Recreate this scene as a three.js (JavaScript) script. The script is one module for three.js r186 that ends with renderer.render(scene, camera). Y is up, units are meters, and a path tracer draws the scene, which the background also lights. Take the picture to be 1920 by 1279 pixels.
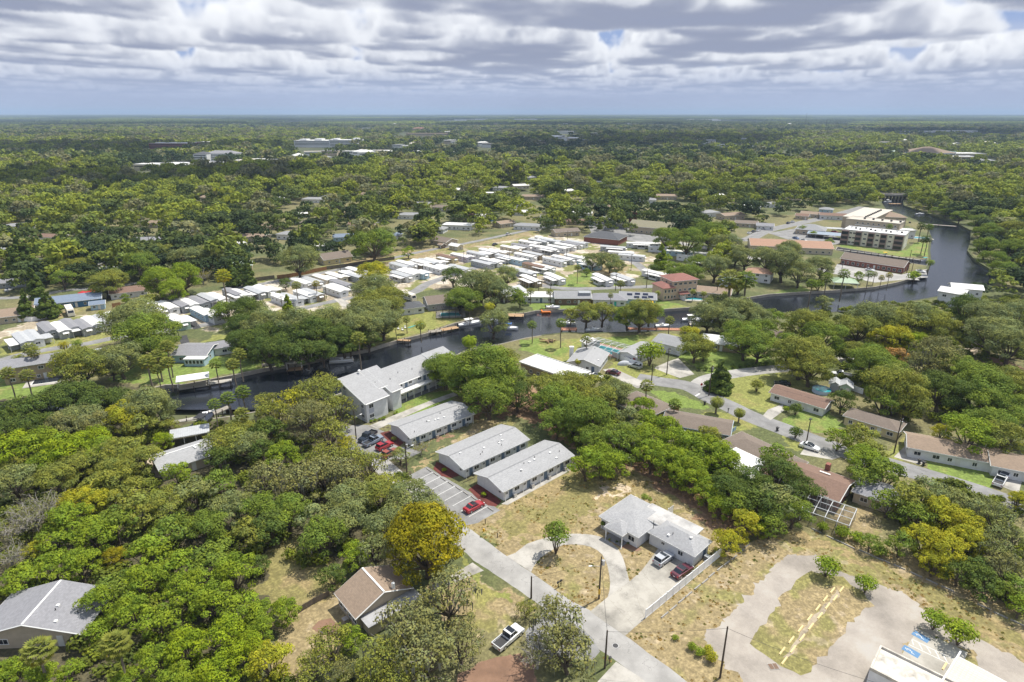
import * as THREE from 'three';

// ---------- camera ----------
const EYE = 78, FOC = 1175, HORIZON = 210.6, MIDX = 960, MIDY = 639.5;
const PITCH = Math.atan((MIDY - HORIZON) / FOC), SP = Math.sin(PITCH), CP = Math.cos(PITCH);
const scene = new THREE.Scene();
const camera = new THREE.PerspectiveCamera(2 * Math.atan(MIDY / FOC) * 180 / Math.PI, 1920 / 1279, 1, 90000);
camera.position.set(0, EYE, 0);
camera.rotation.x = -PITCH;

// ---------- small maths ----------
function rng(seed) { let a = seed >>> 0; return () => { a = (a + 0x6D2B79F5) | 0; let t = Math.imul(a ^ (a >>> 15), 1 | a); t = (t + Math.imul(t ^ (t >>> 7), 61 | t)) ^ t; return ((t ^ (t >>> 14)) >>> 0) / 4294967296; }; }
const { lerp, clamp, smoothstep } = THREE.MathUtils;
const V = (x, y, z) => new THREE.Vector3(x, y, z);
function h2(ix, iy) { let h = Math.imul(ix, 374761393) ^ Math.imul(iy, 668265263); h = Math.imul(h ^ (h >>> 13), 1274126177); return ((h ^ (h >>> 16)) >>> 0) / 4294967296; }
function noise2(x, y) {
  const ix = Math.floor(x), iy = Math.floor(y), fx = x - ix, fy = y - iy, u = fx * fx * (3 - 2 * fx), v = fy * fy * (3 - 2 * fy);
  const a = h2(ix, iy), b = h2(ix + 1, iy), c = h2(ix, iy + 1), d = h2(ix + 1, iy + 1);
  return a + (b - a) * u + (c - a) * v + (a - b - c + d) * u * v;
}
function noise3(x, y, z) {
  const iz = Math.floor(z), fz = z - iz, w = fz * fz * (3 - 2 * fz);
  const a = noise2(x + iz * 37.7, y + iz * 17.3), b = noise2(x + (iz + 1) * 37.7, y + (iz + 1) * 17.3);
  return a + (b - a) * w;
}
function fbm(x, y, n = 4) { let s = 0, a = 0.5, t = 0; for (let i = 0; i < n; i++) { s += a * noise2(x, y); t += a; a *= 0.5; x = x * 2.03 + 19.1; y = y * 2.03 + 7.7; } return s / t; }

// a point of the ground (or of the level plane h metres up) seen in direction (u, v) of the 1920 x 1279 view from the drone
function gp(u, v, h = 0) {
  const x = (u - MIDX) / FOC, y = (MIDY - v) / FOC, t = (EYE - h) / (SP - y * CP);
  return V(t * x, h, -t * (CP + y * SP));
}
function depthAt(p) { return -p.z * CP + (EYE - p.y) * SP; }
function proj(p) { const d = depthAt(p), up = (p.y - EYE) * CP + (-p.z) * SP; return [MIDX + FOC * p.x / d, MIDY - FOC * up / d, d]; }

// ---------- sky: haze, cumulus and a few thin sheets ----------
const SUN = V(0.355, 0.906, -0.230).normalize();
const SKYW = 4096, SKYH = 2048;
function cloudCover(x, z) {                    // how far a place (km) lies inside cloud; below 0 it is clear
  const big = fbm(x * 0.22 + 3.1, z * 0.22 + 8.2, 2), n = fbm(x * 0.95 + 11.3, z * 0.62 + 4.9, 3);
  return n + (big - 0.5) * 0.45 - 0.425;
}
function cloudDensity(c, x, y, z) { const puff = noise3(x * 2.3, y * 2.0, z * 1.9) * 0.56 + noise3(x * 5.6 + 5, y * 4.6, z * 4.2) * 0.30 + noise3(x * 15 + 2, y * 12, z * 9) * 0.15; return c * 3.1 - y * 0.85 + (puff - 0.50) * 1.25 - (y < 0.06 ? (0.06 - y) * 4 : 0); }
function skyColour(dx, dy, dz, out) {
  const up = Math.max(dy, 0.0005), sunny = Math.max(0, dx * SUN.x + dy * SUN.y + dz * SUN.z);
  const k = Math.exp(-up * 4.5), kk = Math.exp(-up * 20);
  let r = lerp(0.16, 0.30, k), g = lerp(0.28, 0.38, k), b = lerp(0.55, 0.58, k);
  r = lerp(r, 0.375, kk); g = lerp(g, 0.425, kk); b = lerp(b, 0.565, kk);
  const glow = Math.pow(sunny, 8) * 0.35; r += glow; g += glow; b += glow;
  { const veil = 0.35 * smoothstep(fbm(dx / (up + 0.12) * 1.3 + 40, dz / (up + 0.12) * 1.3, 4), 0.35, 0.7) * smoothstep(dy, 0.02, 0.09); r = lerp(r, 0.55, veil); g = lerp(g, 0.58, veil); b = lerp(b, 0.66, veil); }
  if (dy > 0.006) {
    const base = 0.95, thick = 1.15, t0 = base / dy, t1 = Math.min((base + thick) / dy, t0 + 9), N = dy < 0.2 ? 90 : 16, dt = (t1 - t0) / N, j = h2(Math.round(dx * 9e5), Math.round((dy + dz) * 9e5));
    let trans = 1, cr = 0;
    for (let i = 0; i < N && trans > 0.04; i++) {
      const t = t0 + (i + j) * dt, x = dx * t, z = dz * t, y = dy * t - base, c = cloudCover(x, z);
      if (c < -0.16) continue;
      const d = cloudDensity(c, x, y, z);
      if (d > 0) {
        const a = 1 - Math.exp(-d * 30 * Math.min(dt, 0.3));
        const q = Math.max(0, cloudDensity(c, x + SUN.x * 0.16, y + SUN.y * 0.16, z + SUN.z * 0.16)) + 1.5 * Math.max(0, cloudDensity(cloudCover(x + SUN.x * 0.4, z + SUN.z * 0.4), x + SUN.x * 0.4, y + SUN.y * 0.4, z + SUN.z * 0.4));
        const lit = 0.30 + 0.20 * Math.min(1, y / 0.5) + 0.72 * Math.exp(-q * 1.9);
        cr += trans * a * lit; trans *= 1 - a;
      }
    }
    const cover = 1 - trans;
    if (cover > 0.002) {
      const c = cr / cover, near = Math.exp(-t0 / 42), fade = cover * Math.pow(smoothstep(dy, 0.008, 0.075), 0.75);
      r = lerp(r, lerp(0.40, c * 0.80 - 0.04, near), fade); g = lerp(g, lerp(0.44, c * 0.78 - 0.006, near), fade); b = lerp(b, lerp(0.55, c * 0.68 + 0.12, near), fade);
    }
  }
  out[0] = r * 0.89; out[1] = g * 0.89; out[2] = b * 0.89;
}
{
  const data = new Float32Array(SKYW * SKYH * 4), c = [0, 0, 0];
  const row = (y, step, from) => {
    const el = ((y + 0.5) / SKYH - 0.5) * Math.PI, cy = Math.cos(el), sy = Math.sin(el);
    for (let x = 0; x < SKYW; x += step) {
      const az = ((x + 0.5 * step) / SKYW - 0.5) * 2 * Math.PI;
      skyColour(Math.cos(az) * cy, sy, Math.sin(az) * cy, c);
      for (let q = 0; q < step; q++) data.set([c[0], c[1], c[2], 1], (y * SKYW + x + q) * 4);
    }
  };
  for (let y = 0; y < SKYH; y++) {
    const el = ((y + 0.5) / SKYH - 0.5) * 180;
    if (el < 0) { for (let x = 0; x < SKYW; x++) data.set([0.16, 0.18, 0.16, 1], (y * SKYW + x) * 4); continue; }
    if (el < 13) row(y, 1); else if (y % 4 === 0 || y === 0) row(y, 4); else { const prev = y - 1; data.copyWithin(y * SKYW * 4, prev * SKYW * 4, (prev + 1) * SKYW * 4); }
  }
  const sky = new THREE.DataTexture(data, SKYW, SKYH, THREE.RGBAFormat, THREE.FloatType);
  sky.mapping = THREE.EquirectangularReflectionMapping; sky.magFilter = THREE.LinearFilter; sky.needsUpdate = true;
  scene.background = sky; scene.environment = sky;
}
scene.backgroundIntensity = 1; scene.environmentIntensity = 1;

// ---------- sun, air, exposure ----------
const sun = new THREE.DirectionalLight(new THREE.Color().setRGB(1, 0.95, 0.85), 4.3);
sun.name = 'sun'; sun.position.copy(SUN).multiplyScalar(900).add(V(0, 0, -300)); sun.target.position.set(0, 0, -300);
sun.castShadow = true; sun.shadow.mapSize.set(4096, 4096);
Object.assign(sun.shadow.camera, { left: -700, right: 700, top: 700, bottom: -700, near: 1, far: 2500 });
scene.add(sun, sun.target);
scene.fog = new THREE.FogExp2(new THREE.Color().setRGB(0.56, 0.74, 1.0), 0.00008);
const renderer = new THREE.WebGLRenderer();
renderer.toneMapping = THREE.LinearToneMapping; renderer.toneMappingExposure = 1.43;
renderer.shadowMap.enabled = true;

// ---------- names, labels ----------
const used = new Map();
function numbered(name) { const n = used.get(name) || 0; used.set(name, n + 1); return n ? name + '_' + String(n).padStart(3, '0') : name; }
function tag(o, label, category, group) { if (label) o.userData.label = label; if (category) o.userData.category = category; if (group) o.userData.group = group; return o; }
function thing(name, label, category, pos = [0, 0, 0], turn = 0, group) {
  const o = new THREE.Group(); o.name = numbered(name); o.position.set(...(pos.isVector3 ? pos.toArray() : pos)); o.rotation.y = turn; scene.add(o);
  return tag(o, label, category, group);
}
function part(parent, name, geometry, m, pos, turn) {
  const o = new THREE.Mesh(geometry, m); o.name = name; o.castShadow = o.receiveShadow = true;
  if (pos) o.position.set(...pos); if (turn) o.rotation.y = turn;
  parent.add(o); return o;
}
function ground(name, geometry, m, kind = 'structure') {
  const o = new THREE.Mesh(geometry, m); o.name = numbered(name); o.castShadow = o.receiveShadow = true; o.userData.kind = kind; scene.add(o); return o;
}

// ---------- geometry collector: flat faces with uv in metres ----------
class MB {
  constructor() { this.p = []; this.t = []; this.c = []; this.col = null; }
  tri(a, b, c, ua, ub, uc) { for (const q of [a, b, c]) this.p.push(q[0], q[1], q[2]); this.t.push(...(ua || [0, 0]), ...(ub || [1, 0]), ...(uc || [0, 1])); if (this.col) for (let i = 0; i < 3; i++) this.c.push(...this.col); return this; }
  quad(a, b, c, d) {                            // counter-clockwise; uv runs along ab and ad in metres
    const sub = (p, q) => [p[0] - q[0], p[1] - q[1], p[2] - q[2]], len = (e) => Math.hypot(...e), dot = (e, f) => e[0] * f[0] + e[1] * f[1] + e[2] * f[2];
    const e = sub(b, a), L = len(e) || 1, ex = e.map((k) => k / L), w = sub(d, a), wx = dot(w, ex), wy = Math.sqrt(Math.max(0, dot(w, w) - wx * wx)), q = sub(c, a), qx = dot(q, ex), qy = Math.sqrt(Math.max(0, dot(q, q) - qx * qx));
    this.tri(a, b, c, [0, 0], [L, 0], [qx, qy]); this.tri(a, c, d, [0, 0], [qx, qy], [wx, wy]); return this;
  }
  poly(pts) { for (let i = 1; i + 1 < pts.length; i++) this.tri(pts[0], pts[i], pts[i + 1], [pts[0][0], pts[0][2]], [pts[i][0], pts[i][2]], [pts[i + 1][0], pts[i + 1][2]]); return this; }
  box(x, y, z, sx, sy, sz, turn = 0) {          // centre, size
    const c = Math.cos(turn), s = Math.sin(turn), P = (i, j, k) => { const a = i * sx / 2, b = k * sz / 2; return [x + a * c + b * s, y + j * sy / 2, z - a * s + b * c]; };
    const v = [P(-1, -1, -1), P(1, -1, -1), P(1, 1, -1), P(-1, 1, -1), P(-1, -1, 1), P(1, -1, 1), P(1, 1, 1), P(-1, 1, 1)];
    for (const [a, b, d, e] of [[4, 5, 6, 7], [1, 0, 3, 2], [5, 1, 2, 6], [0, 4, 7, 3], [7, 6, 2, 3], [0, 1, 5, 4]]) this.quad(v[a], v[b], v[d], v[e]);
    return this;
  }
  tube(a, b, ra, rb, n = 8, caps = true) {      // tapered bar from a to b
    const A = V(...a), B = V(...b), d = B.clone().sub(A).normalize(), x = (Math.abs(d.y) > 0.9 ? V(1, 0, 0) : V(0, 1, 0)).cross(d).normalize(), y = d.clone().cross(x);
    const ring = (o, r) => Array.from({ length: n }, (_, i) => { const w = i / n * Math.PI * 2; return [o.x + (x.x * Math.cos(w) + y.x * Math.sin(w)) * r, o.y + (x.y * Math.cos(w) + y.y * Math.sin(w)) * r, o.z + (x.z * Math.cos(w) + y.z * Math.sin(w)) * r]; });
    const P = ring(A, ra), Q = ring(B, rb);
    for (let i = 0; i < n; i++) { const k = (i + 1) % n; this.quad(P[i], P[k], Q[k], Q[i]); }
    if (caps) { for (let i = 1; i + 1 < n; i++) { this.tri(P[0], P[i + 1], P[i]); this.tri(Q[0], Q[i], Q[i + 1]); } }
    return this;
  }
  get() {
    const g = new THREE.BufferGeometry();
    g.setAttribute('position', new THREE.BufferAttribute(new Float32Array(this.p), 3));
    g.setAttribute('uv', new THREE.BufferAttribute(new Float32Array(this.t), 2));
    if (this.c.length) g.setAttribute('color', new THREE.BufferAttribute(new Float32Array(this.c), 3));
    g.computeVertexNormals(); return g;
  }
}
const cache = new Map();
function once(key, make) { if (!cache.has(key)) cache.set(key, make()); return cache.get(key); }

// ---------- computed textures and materials ----------
function texture(w, h, f, srgb = false, repeat = true) {
  const d = new Uint8Array(w * h * 4), o = [0, 0, 0];
  for (let y = 0; y < h; y++) for (let x = 0; x < w; x++) { f(x, y, o); const i = (y * w + x) * 4; for (let c = 0; c < 3; c++) d[i + c] = clamp(o[c], 0, 1) * 255; d[i + 3] = 255; }
  const t = new THREE.DataTexture(d, w, h); t.magFilter = THREE.LinearFilter; t.wrapS = t.wrapT = repeat ? THREE.RepeatWrapping : THREE.ClampToEdgeWrapping;
  if (srgb) t.colorSpace = THREE.SRGBColorSpace; t.needsUpdate = true; return t;
}
function tile(t, metres) { const c = t.clone(); c.repeat.set(1 / metres, 1 / metres); c.needsUpdate = true; return c; }
// periodic noise of n cells per tile
function pnoise(x, y, n, s = 0) { const ix = Math.floor(x), iy = Math.floor(y), fx = x - ix, fy = y - iy, u = fx * fx * (3 - 2 * fx), v = fy * fy * (3 - 2 * fy), m = (k) => ((k % n) + n) % n; const a = h2(m(ix) + s, m(iy)), b = h2(m(ix + 1) + s, m(iy)), c = h2(m(ix) + s, m(iy + 1)), d = h2(m(ix + 1) + s, m(iy + 1)); return a + (b - a) * u + (c - a) * v + (a - b - c + d) * u * v; }
function pf(x, y, n, k, s) { let t = 0, a = 0.5, w = 0; for (let i = 0; i < k; i++) { t += a * pnoise(x * n, y * n, n, s + i * 77); w += a; a *= 0.6; n *= 2; } return t / w; }
const SQ = (v) => [v, v, v];
function std(name, r, g, b, o = {}) { const m = new THREE.MeshStandardMaterial({ roughness: 0.85, ...o }); m.color.setRGB(r, g, b); m.name = name; return m; }
const T = {};
T.speck = texture(512, 512, (x, y, o) => { const u = x / 512, v = y / 512, k = 0.72 + 0.3 * pf(u, v, 6, 6, 5) + 0.12 * (h2(x, y) - 0.5); o[0] = o[1] = o[2] = k; });
T.stain = texture(512, 512, (x, y, o) => { const u = x / 512, v = y / 512, big = pf(u, v, 4, 5, 31), k = 0.36 + 0.95 * big - (Math.abs(pf(u, v, 3, 4, 71) - 0.5) < 0.005 ? 0.16 : 0) + 0.12 * (pf(u, v, 40, 3, 8) - 0.5) + 0.05 * (h2(x, y) - 0.5); o[0] = k; o[1] = k * 0.995; o[2] = k * 0.985; });
T.shingle = texture(512, 512, (x, y, o) => { const u = x / 512, v = y / 512, r = Math.floor(v * 24), s = Math.floor(u * 16 + (r % 2) * 0.5), k = 0.84 + 0.16 * (h2(((s % 16) + 16) % 16, r) - 0.5) + 0.12 * (pf(u, v, 3, 5, 3) - 0.4) - ((v * 24) % 1 < 0.14 ? 0.12 : 0); o[0] = o[1] = o[2] = k; });
T.rib = texture(256, 64, (x, y, o) => { const u = (x / 256 * 4) % 1, k = u < 0.12 ? 1 : u < 0.18 ? 0.2 : 0.55; o[0] = o[1] = o[2] = k; });
T.metal = texture(512, 256, (x, y, o) => { const u = x / 512, v = y / 256, k = 0.80 + 0.22 * (pf(u, v, 5, 5, 15) - 0.3) - ((u * 8) % 1 < 0.05 ? 0.2 : 0) - 0.1 * pf(u, v, 30, 2, 4); o[0] = k; o[1] = k * 0.99; o[2] = k * 0.97; });
T.wood = texture(256, 256, (x, y, o) => { const u = x / 256, v = y / 256, k = 0.6 + 0.3 * pf(u, v * 0.999, 4, 5, 23) + 0.15 * (h2(Math.floor(u * 10), 3) - 0.5) - ((u * 10) % 1 < 0.07 ? 0.3 : 0); o[0] = k; o[1] = k * 0.97; o[2] = k * 0.93; });
T.gravel = texture(1024, 1024, (x, y, o) => { const u = x / 1024, v = y / 1024, k = 0.26 + 1.10 * pf(u, v, 5, 7, 51) + 0.20 * (h2(x, y) - 0.5) + 0.1 * (pf(u, v, 90, 2, 9) - 0.5), w = pf(u, v, 3, 4, 77); o[0] = k; o[1] = k * (0.97 - 0.03 * w); o[2] = k * (0.93 - 0.07 * w); });
T.asphalt = texture(1024, 1024, (x, y, o) => { const u = x / 1024, v = y / 1024, w = pf(u, v, 4, 6, 61); let k = 0.44 + 0.78 * w + 0.14 * (h2(x, y) - 0.5); const cr = Math.abs(pf(u, v, 7, 4, 99) - 0.5); if (cr < 0.006) k *= 0.72; o[0] = k; o[1] = k * 0.995; o[2] = k * 0.985; });
T.ripple = texture(512, 512, (x, y, o) => { const u = x / 512, v = y / 512, k = 0.5 * pf(u, v, 14, 4, 3) + 0.5 * pf(u + 0.3 * pf(u, v, 5, 2, 8), v * 1.0, 30, 3, 12); o[0] = o[1] = o[2] = k; });
const wall = (n, r, g, b) => std(n, r, g, b, { map: tile(T.speck, 5), roughness: 0.9 });
const roofM = (n, r, g, b) => std(n, r, g, b, { map: tile(T.shingle, 6), bumpMap: tile(T.shingle, 6), bumpScale: 0.02, roughness: 0.95 });
const metalRoof = (n, r, g, b, o = {}) => std(n, r, g, b, { map: tile(T.metal, 4), bumpMap: tile(T.rib, 2), bumpScale: 0.03, roughness: 0.55, ...o });
const M = {
  glass: std('window glass', 0.022, 0.028, 0.036, { roughness: 0.08 }), trim: std('white trim', 0.72, 0.72, 0.70, { roughness: 0.6 }), dark: std('dark metal', 0.03, 0.03, 0.032, { roughness: 0.5 }),
  bluedoor: std('slate blue door', 0.10, 0.15, 0.22, { roughness: 0.6 }), reddoor: std('red door', 0.28, 0.05, 0.04), tealdoor: std('teal door', 0.05, 0.42, 0.36), whitedoor: std('white door', 0.62, 0.62, 0.60),
  roofLight: roofM('pale grey shingle', 0.37, 0.372, 0.38), roofGrey: roofM('grey shingle', 0.30, 0.305, 0.315), roofDark: roofM('dark grey shingle', 0.10, 0.105, 0.115), roofTan: roofM('tan shingle', 0.30, 0.225, 0.165), roofBrown: roofM('brown shingle', 0.205, 0.165, 0.135), roofRust: roofM('rust brown shingle', 0.22, 0.14, 0.105),
  roofRed: roofM('red tile', 0.29, 0.135, 0.11), roofOrange: roofM('orange tile', 0.40, 0.245, 0.17), roofOld: roofM('weathered grey shingle', 0.27, 0.27, 0.29), roofBlue: roofM('blue grey shingle', 0.20, 0.25, 0.33), roofOlive: roofM('olive shingle', 0.27, 0.25, 0.17),
  roofWhite: std('white roof coating', 0.78, 0.78, 0.77, { map: tile(T.stain, 22), roughness: 0.7 }), metalWhite: metalRoof('white metal roof', 0.80, 0.80, 0.80), metalGrey: metalRoof('grey metal roof', 0.52, 0.54, 0.57), metalBlue: metalRoof('blue grey metal roof', 0.30, 0.37, 0.46), metalGreen: metalRoof('green metal roof', 0.30, 0.42, 0.27), metalPale: metalRoof('pale green metal roof', 0.50, 0.62, 0.52), metalTan: metalRoof('beige ribbed metal roof', 0.66, 0.61, 0.53),
  white: wall('white wall', 0.76, 0.77, 0.78), grey: wall('grey wall', 0.36, 0.38, 0.40), cream: wall('cream wall', 0.62, 0.55, 0.42), tan: wall('tan wall', 0.36, 0.29, 0.19), beige: wall('beige wall', 0.52, 0.44, 0.33), pink: wall('peach wall', 0.66, 0.50, 0.36), blue: wall('pale blue wall', 0.40, 0.55, 0.66), deepblue: wall('blue wall', 0.06, 0.17, 0.32), yellow: wall('pale yellow wall', 0.64, 0.54, 0.32), brick: wall('brick wall', 0.28, 0.11, 0.08), green: wall('mint wall', 0.45, 0.60, 0.50), brown: wall('brown wall', 0.20, 0.13, 0.09), lilac: wall('lilac wall', 0.55, 0.52, 0.62),
  concrete: std('concrete', 0.42, 0.40, 0.365, { map: tile(T.stain, 9), roughness: 0.9 }), oldConcrete: std('stained concrete', 0.40, 0.378, 0.335, { map: tile(T.stain, 13), roughness: 0.92 }), asphalt: std('pale worn asphalt', 0.40, 0.39, 0.375, { map: tile(T.asphalt, 18), roughness: 0.92 }), asphaltGrey: std('grey asphalt', 0.27, 0.268, 0.268, { map: tile(T.asphalt, 14), roughness: 0.92 }), blacktop: std('fresh black asphalt', 0.06, 0.06, 0.065, { map: tile(T.asphalt, 9), roughness: 0.9 }),
  gravel: std('crushed shell gravel', 0.375, 0.352, 0.328, { map: tile(T.gravel, 34), roughness: 1, bumpMap: tile(T.gravel, 34), bumpScale: 0.05 }), paint: std('white road paint', 0.60, 0.60, 0.58, { roughness: 0.8 }), yellowPaint: std('faded yellow paint', 0.66, 0.54, 0.27, { roughness: 0.8 }), bluePaint: std('blue parking paint', 0.10, 0.21, 0.37, { roughness: 0.85 }), mulch: std('red brown mulch', 0.13, 0.035, 0.03, { map: tile(T.gravel, 5), roughness: 1, bumpMap: tile(T.gravel, 5), bumpScale: 0.05 }), dirt: std('bare brown soil', 0.24, 0.15, 0.105, { map: tile(T.gravel, 22), roughness: 1 }), sand: std('pale sand', 0.58, 0.50, 0.40, { map: tile(T.gravel, 20), roughness: 1 }),
  vinyl: std('white vinyl', 0.84, 0.85, 0.86, { roughness: 0.45 }), pole: std('weathered pole wood', 0.085, 0.062, 0.045, { map: tile(T.wood, 2) }), plank: std('grey dock planks', 0.36, 0.335, 0.30, { map: tile(T.wood, 2) }), newPlank: std('tan dock planks', 0.50, 0.34, 0.20, { map: tile(T.wood, 2) }), redPlank: std('reddish deck planks', 0.50, 0.24, 0.16, { map: tile(T.wood, 2) }), cedar: std('cedar fence wood', 0.33, 0.17, 0.075, { map: tile(T.wood, 2) }), greyWood: std('silvered fence wood', 0.17, 0.145, 0.125, { map: tile(T.wood, 2) }), seawall: std('old seawall concrete', 0.36, 0.33, 0.28, { map: tile(T.stain, 6), roughness: 0.95 }),
  screen: std('pool screen frame', 0.62, 0.63, 0.64, { roughness: 0.5 }), darkFrame: std('bronze screen frame', 0.035, 0.03, 0.028, { roughness: 0.5 }), pool: std('pool water', 0.04, 0.30, 0.34, { roughness: 0.05 }), paver: std('pink pool deck', 0.52, 0.30, 0.24, { map: tile(T.speck, 3) }), chrome: std('aluminium', 0.6, 0.6, 0.6, { metalness: 0.8, roughness: 0.35 }), red: std('red paint', 0.42, 0.02, 0.02, { roughness: 0.4 }), orange: std('orange plastic', 0.75, 0.20, 0.02, { roughness: 0.5 }), teal: std('teal plastic', 0.02, 0.36, 0.36, { roughness: 0.5 }), yellow2: std('yellow plastic', 0.75, 0.45, 0.02, { roughness: 0.5 }), tarpBlue: std('blue tarp', 0.03, 0.14, 0.5, { roughness: 0.6 }), solar: std('solar cell glass', 0.012, 0.018, 0.04, { roughness: 0.12 }), rubber: std('tyre rubber', 0.018, 0.018, 0.018), bark: std('grey brown bark', 0.115, 0.088, 0.065, { map: tile(T.speck, 2) }), palmbark: std('palm trunk', 0.20, 0.165, 0.125, { map: tile(T.speck, 1) }),
};
M.screenMesh = new THREE.MeshPhysicalMaterial({ name: 'insect screen', color: new THREE.Color().setRGB(0.03, 0.03, 0.032), roughness: 0.9, transparent: true, opacity: 0.32, side: THREE.DoubleSide });

// ---------- land: outlines are read off the view and laid on the ground ----------
const px = (s, h = 0) => s.trim().split(/\s+/).map((q) => { const [u, v] = q.split(',').map(Number); return gp(u, v, h); });
const inside = (pts, x, z) => { let c = false; for (let i = 0, j = pts.length - 1; i < pts.length; j = i++) { const a = pts[i], b = pts[j]; if ((a.z > z) !== (b.z > z) && x < (b.x - a.x) * (z - a.z) / (b.z - a.z) + a.x) c = !c; } return c; };
function boxOf(pts) { let a = 1e9, b = -1e9, c = 1e9, d = -1e9; for (const p of pts) { a = Math.min(a, p.x); b = Math.max(b, p.x); c = Math.min(c, p.z); d = Math.max(d, p.z); } return [a, b, c, d]; }
const WATER = -1.1;
const farBank = px('-60,772 0,762 60,750 150,741 230,737 262,733 310,722 345,721 440,703 500,690 560,681 640,664 690,655 735,641 800,625 850,607 893,596 930,590 985,587 1003,583 1060,580 1100,583 1150,583 1245,580 1290,577 1320,572 1390,560 1440,552 1500,548 1570,544 1640,538 1680,530 1712,521 1738,505 1744,490 1742,470 1745,445 1738,425 1716,412 1690,402 1660,392 1652,380 1654,372', 0);
const nearBank = px('1694,372 1696,385 1720,393 1765,408 1795,418 1822,432 1822,452 1816,470 1830,488 1860,505 1885,520 1870,532 1820,545 1740,560 1640,576 1590,584 1535,588 1450,586 1425,594 1345,610 1285,617 1230,622 1100,625 1060,624 1015,629 985,634 940,645 880,655 850,668 820,678 760,696 690,718 640,737 600,752 540,766 480,772 440,780 375,788 330,792 290,764 230,757 150,776 60,792 0,797 -60,812', 0);
const river = [...farBank, ...nearBank];
const inlet = px('1742,489 1735,487 1690,483 1630,473 1570,463 1567,469 1625,480 1685,490 1738,498', 0);

// ground cover by area: [outline, kind, softness in metres]
const cover = [];
const area = (kind, s, soft = 1.2) => { const pts = px(s); cover.push({ kind, pts, box: boxOf(pts), soft }); };
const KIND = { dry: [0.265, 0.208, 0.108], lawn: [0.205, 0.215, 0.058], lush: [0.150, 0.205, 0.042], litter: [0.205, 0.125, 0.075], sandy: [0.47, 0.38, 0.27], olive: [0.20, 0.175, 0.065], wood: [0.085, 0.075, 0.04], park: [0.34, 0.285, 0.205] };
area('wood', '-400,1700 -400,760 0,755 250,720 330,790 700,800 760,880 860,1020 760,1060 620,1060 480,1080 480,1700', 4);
area('dry', '935,952 1080,868 1230,870 1370,960 1360,1020 1330,1050 1205,1165 1400,1279 1290,1300 870,985', 1.5);
area('olive', '1000,900 1075,875 1190,890 1300,950 1240,960 1200,930 1120,960 1000,1010 900,995', 3);
area('dry', '1180,1200 1210,1160 1350,1040 1450,1000 1640,1010 1920,1150 2100,1260 2100,1500 1300,1500 1180,1210', 1.2);
area('litter', '800,845 880,795 900,775 1000,790 1080,850 1100,880 1180,880 1300,930 1280,900 1190,840 1000,720 930,740 880,770', 2.5);
area('litter', '1190,880 1300,900 1420,980 1350,1010 1300,960', 2);
area('dry', '795,865 870,815 900,785 960,790 815,845 800,870 770,890', 1.5);
area('sandy', '1150,906 1175,915 1160,935 1130,940', 3);
area('olive', '1400,985 1460,985 1560,1020 1700,1080 1920,1190 1920,1240 1760,1140 1600,1050 1450,1010', 2);
area('lush', '735,742 790,740 850,730 850,750 740,790', 1);
area('olive', '480,1030 600,1010 640,1090 620,1140 560,1160 490,1150', 3);
area('dry', '520,1170 640,1105 670,1180 640,1230 560,1279 500,1279 510,1200', 1.5);
area('dry', '880,1075 960,1100 1010,1140 960,1180 860,1190 800,1110', 2);
area('lawn', '870,1040 905,1090 960,1110 920,1130 860,1080', 2);
area('dirt0', '860,1279 905,1235 985,1225 1010,1279 1000,1330 860,1330', 1);
KIND.dirt0 = [0.25, 0.155, 0.105];
area('lawn', '1010,655 1070,635 1230,628 1290,625 1275,640 1240,650 1180,665 1100,660 1070,690', 1);
area('lush', '1060,640 1260,628 1230,640 1160,655 1100,650', 3);
area('lush', '970,640 1010,632 1060,640 1065,665 1040,675 975,655', 1);
area('lawn', '1150,665 1190,670 1275,708 1230,715 1180,715 1140,705', 1);
area('lush', '1260,655 1330,640 1480,680 1440,695 1330,702 1300,690', 1.5);
area('lush', '1215,728 1260,735 1330,760 1320,770 1255,765', 1); area('lawn', '1310,775 1350,770 1420,800 1380,810', 1);
area('lawn', '1310,725 1360,705 1480,700 1520,720 1450,770 1420,775 1345,745', 1.5);
area('lush', '1460,790 1540,760 1590,800 1540,812 1480,800', 1); area('lawn', '1470,815 1520,830 1500,845 1470,835', 1);
area('lawn', '1655,850 1700,820 1720,840 1690,868 1660,860', 1); area('lush', '1735,855 1800,850 1880,880 1860,915 1800,905 1740,885', 1);
area('lush', '1280,810 1320,805 1320,845 1290,850', 1); area('dry', '1560,960 1640,930 1660,960 1640,1000 1560,990', 1.5);
area('lush', '-60,690 30,710 110,715 100,735 40,745 -60,760', 1); area('lush', '200,715 290,660 330,680 400,668 480,665 560,655 640,650 640,662 500,688 345,718 300,720', 1.5);
area('lawn', '720,600 800,580 870,595 850,605 760,632 700,650 680,640', 1); area('lush', '990,570 1080,560 1100,570 1100,580 1000,582', 0.8); area('lush', '1150,568 1230,560 1290,575 1245,580 1150,583', 0.8);
area('lush', '1450,550 1500,535 1520,545 1470,550', 0.8); area('lush', '1575,458 1640,462 1700,470 1715,455 1740,450 1742,480 1690,481 1575,463', 0.8);
area('lush', '1060,520 1100,505 1180,530 1200,538 1040,538 1000,530', 1);
area('dry', '0,600 60,590 140,580 180,570 140,590 110,605', 1); area('lawn', '0,640 150,630 220,620 220,640 110,660 0,668', 1.2); area('lawn', '370,645 400,630 440,625 480,615 520,610 400,640', 1);
area('park', '-50,640 60,600 200,585 330,560 480,530 690,500 800,470 900,455 1010,440 1110,450 1220,480 1300,500 1190,520 1130,530 1100,500 1020,540 860,540 800,545 700,550 620,600 480,600 400,625 330,600 220,620', 2);
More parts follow.
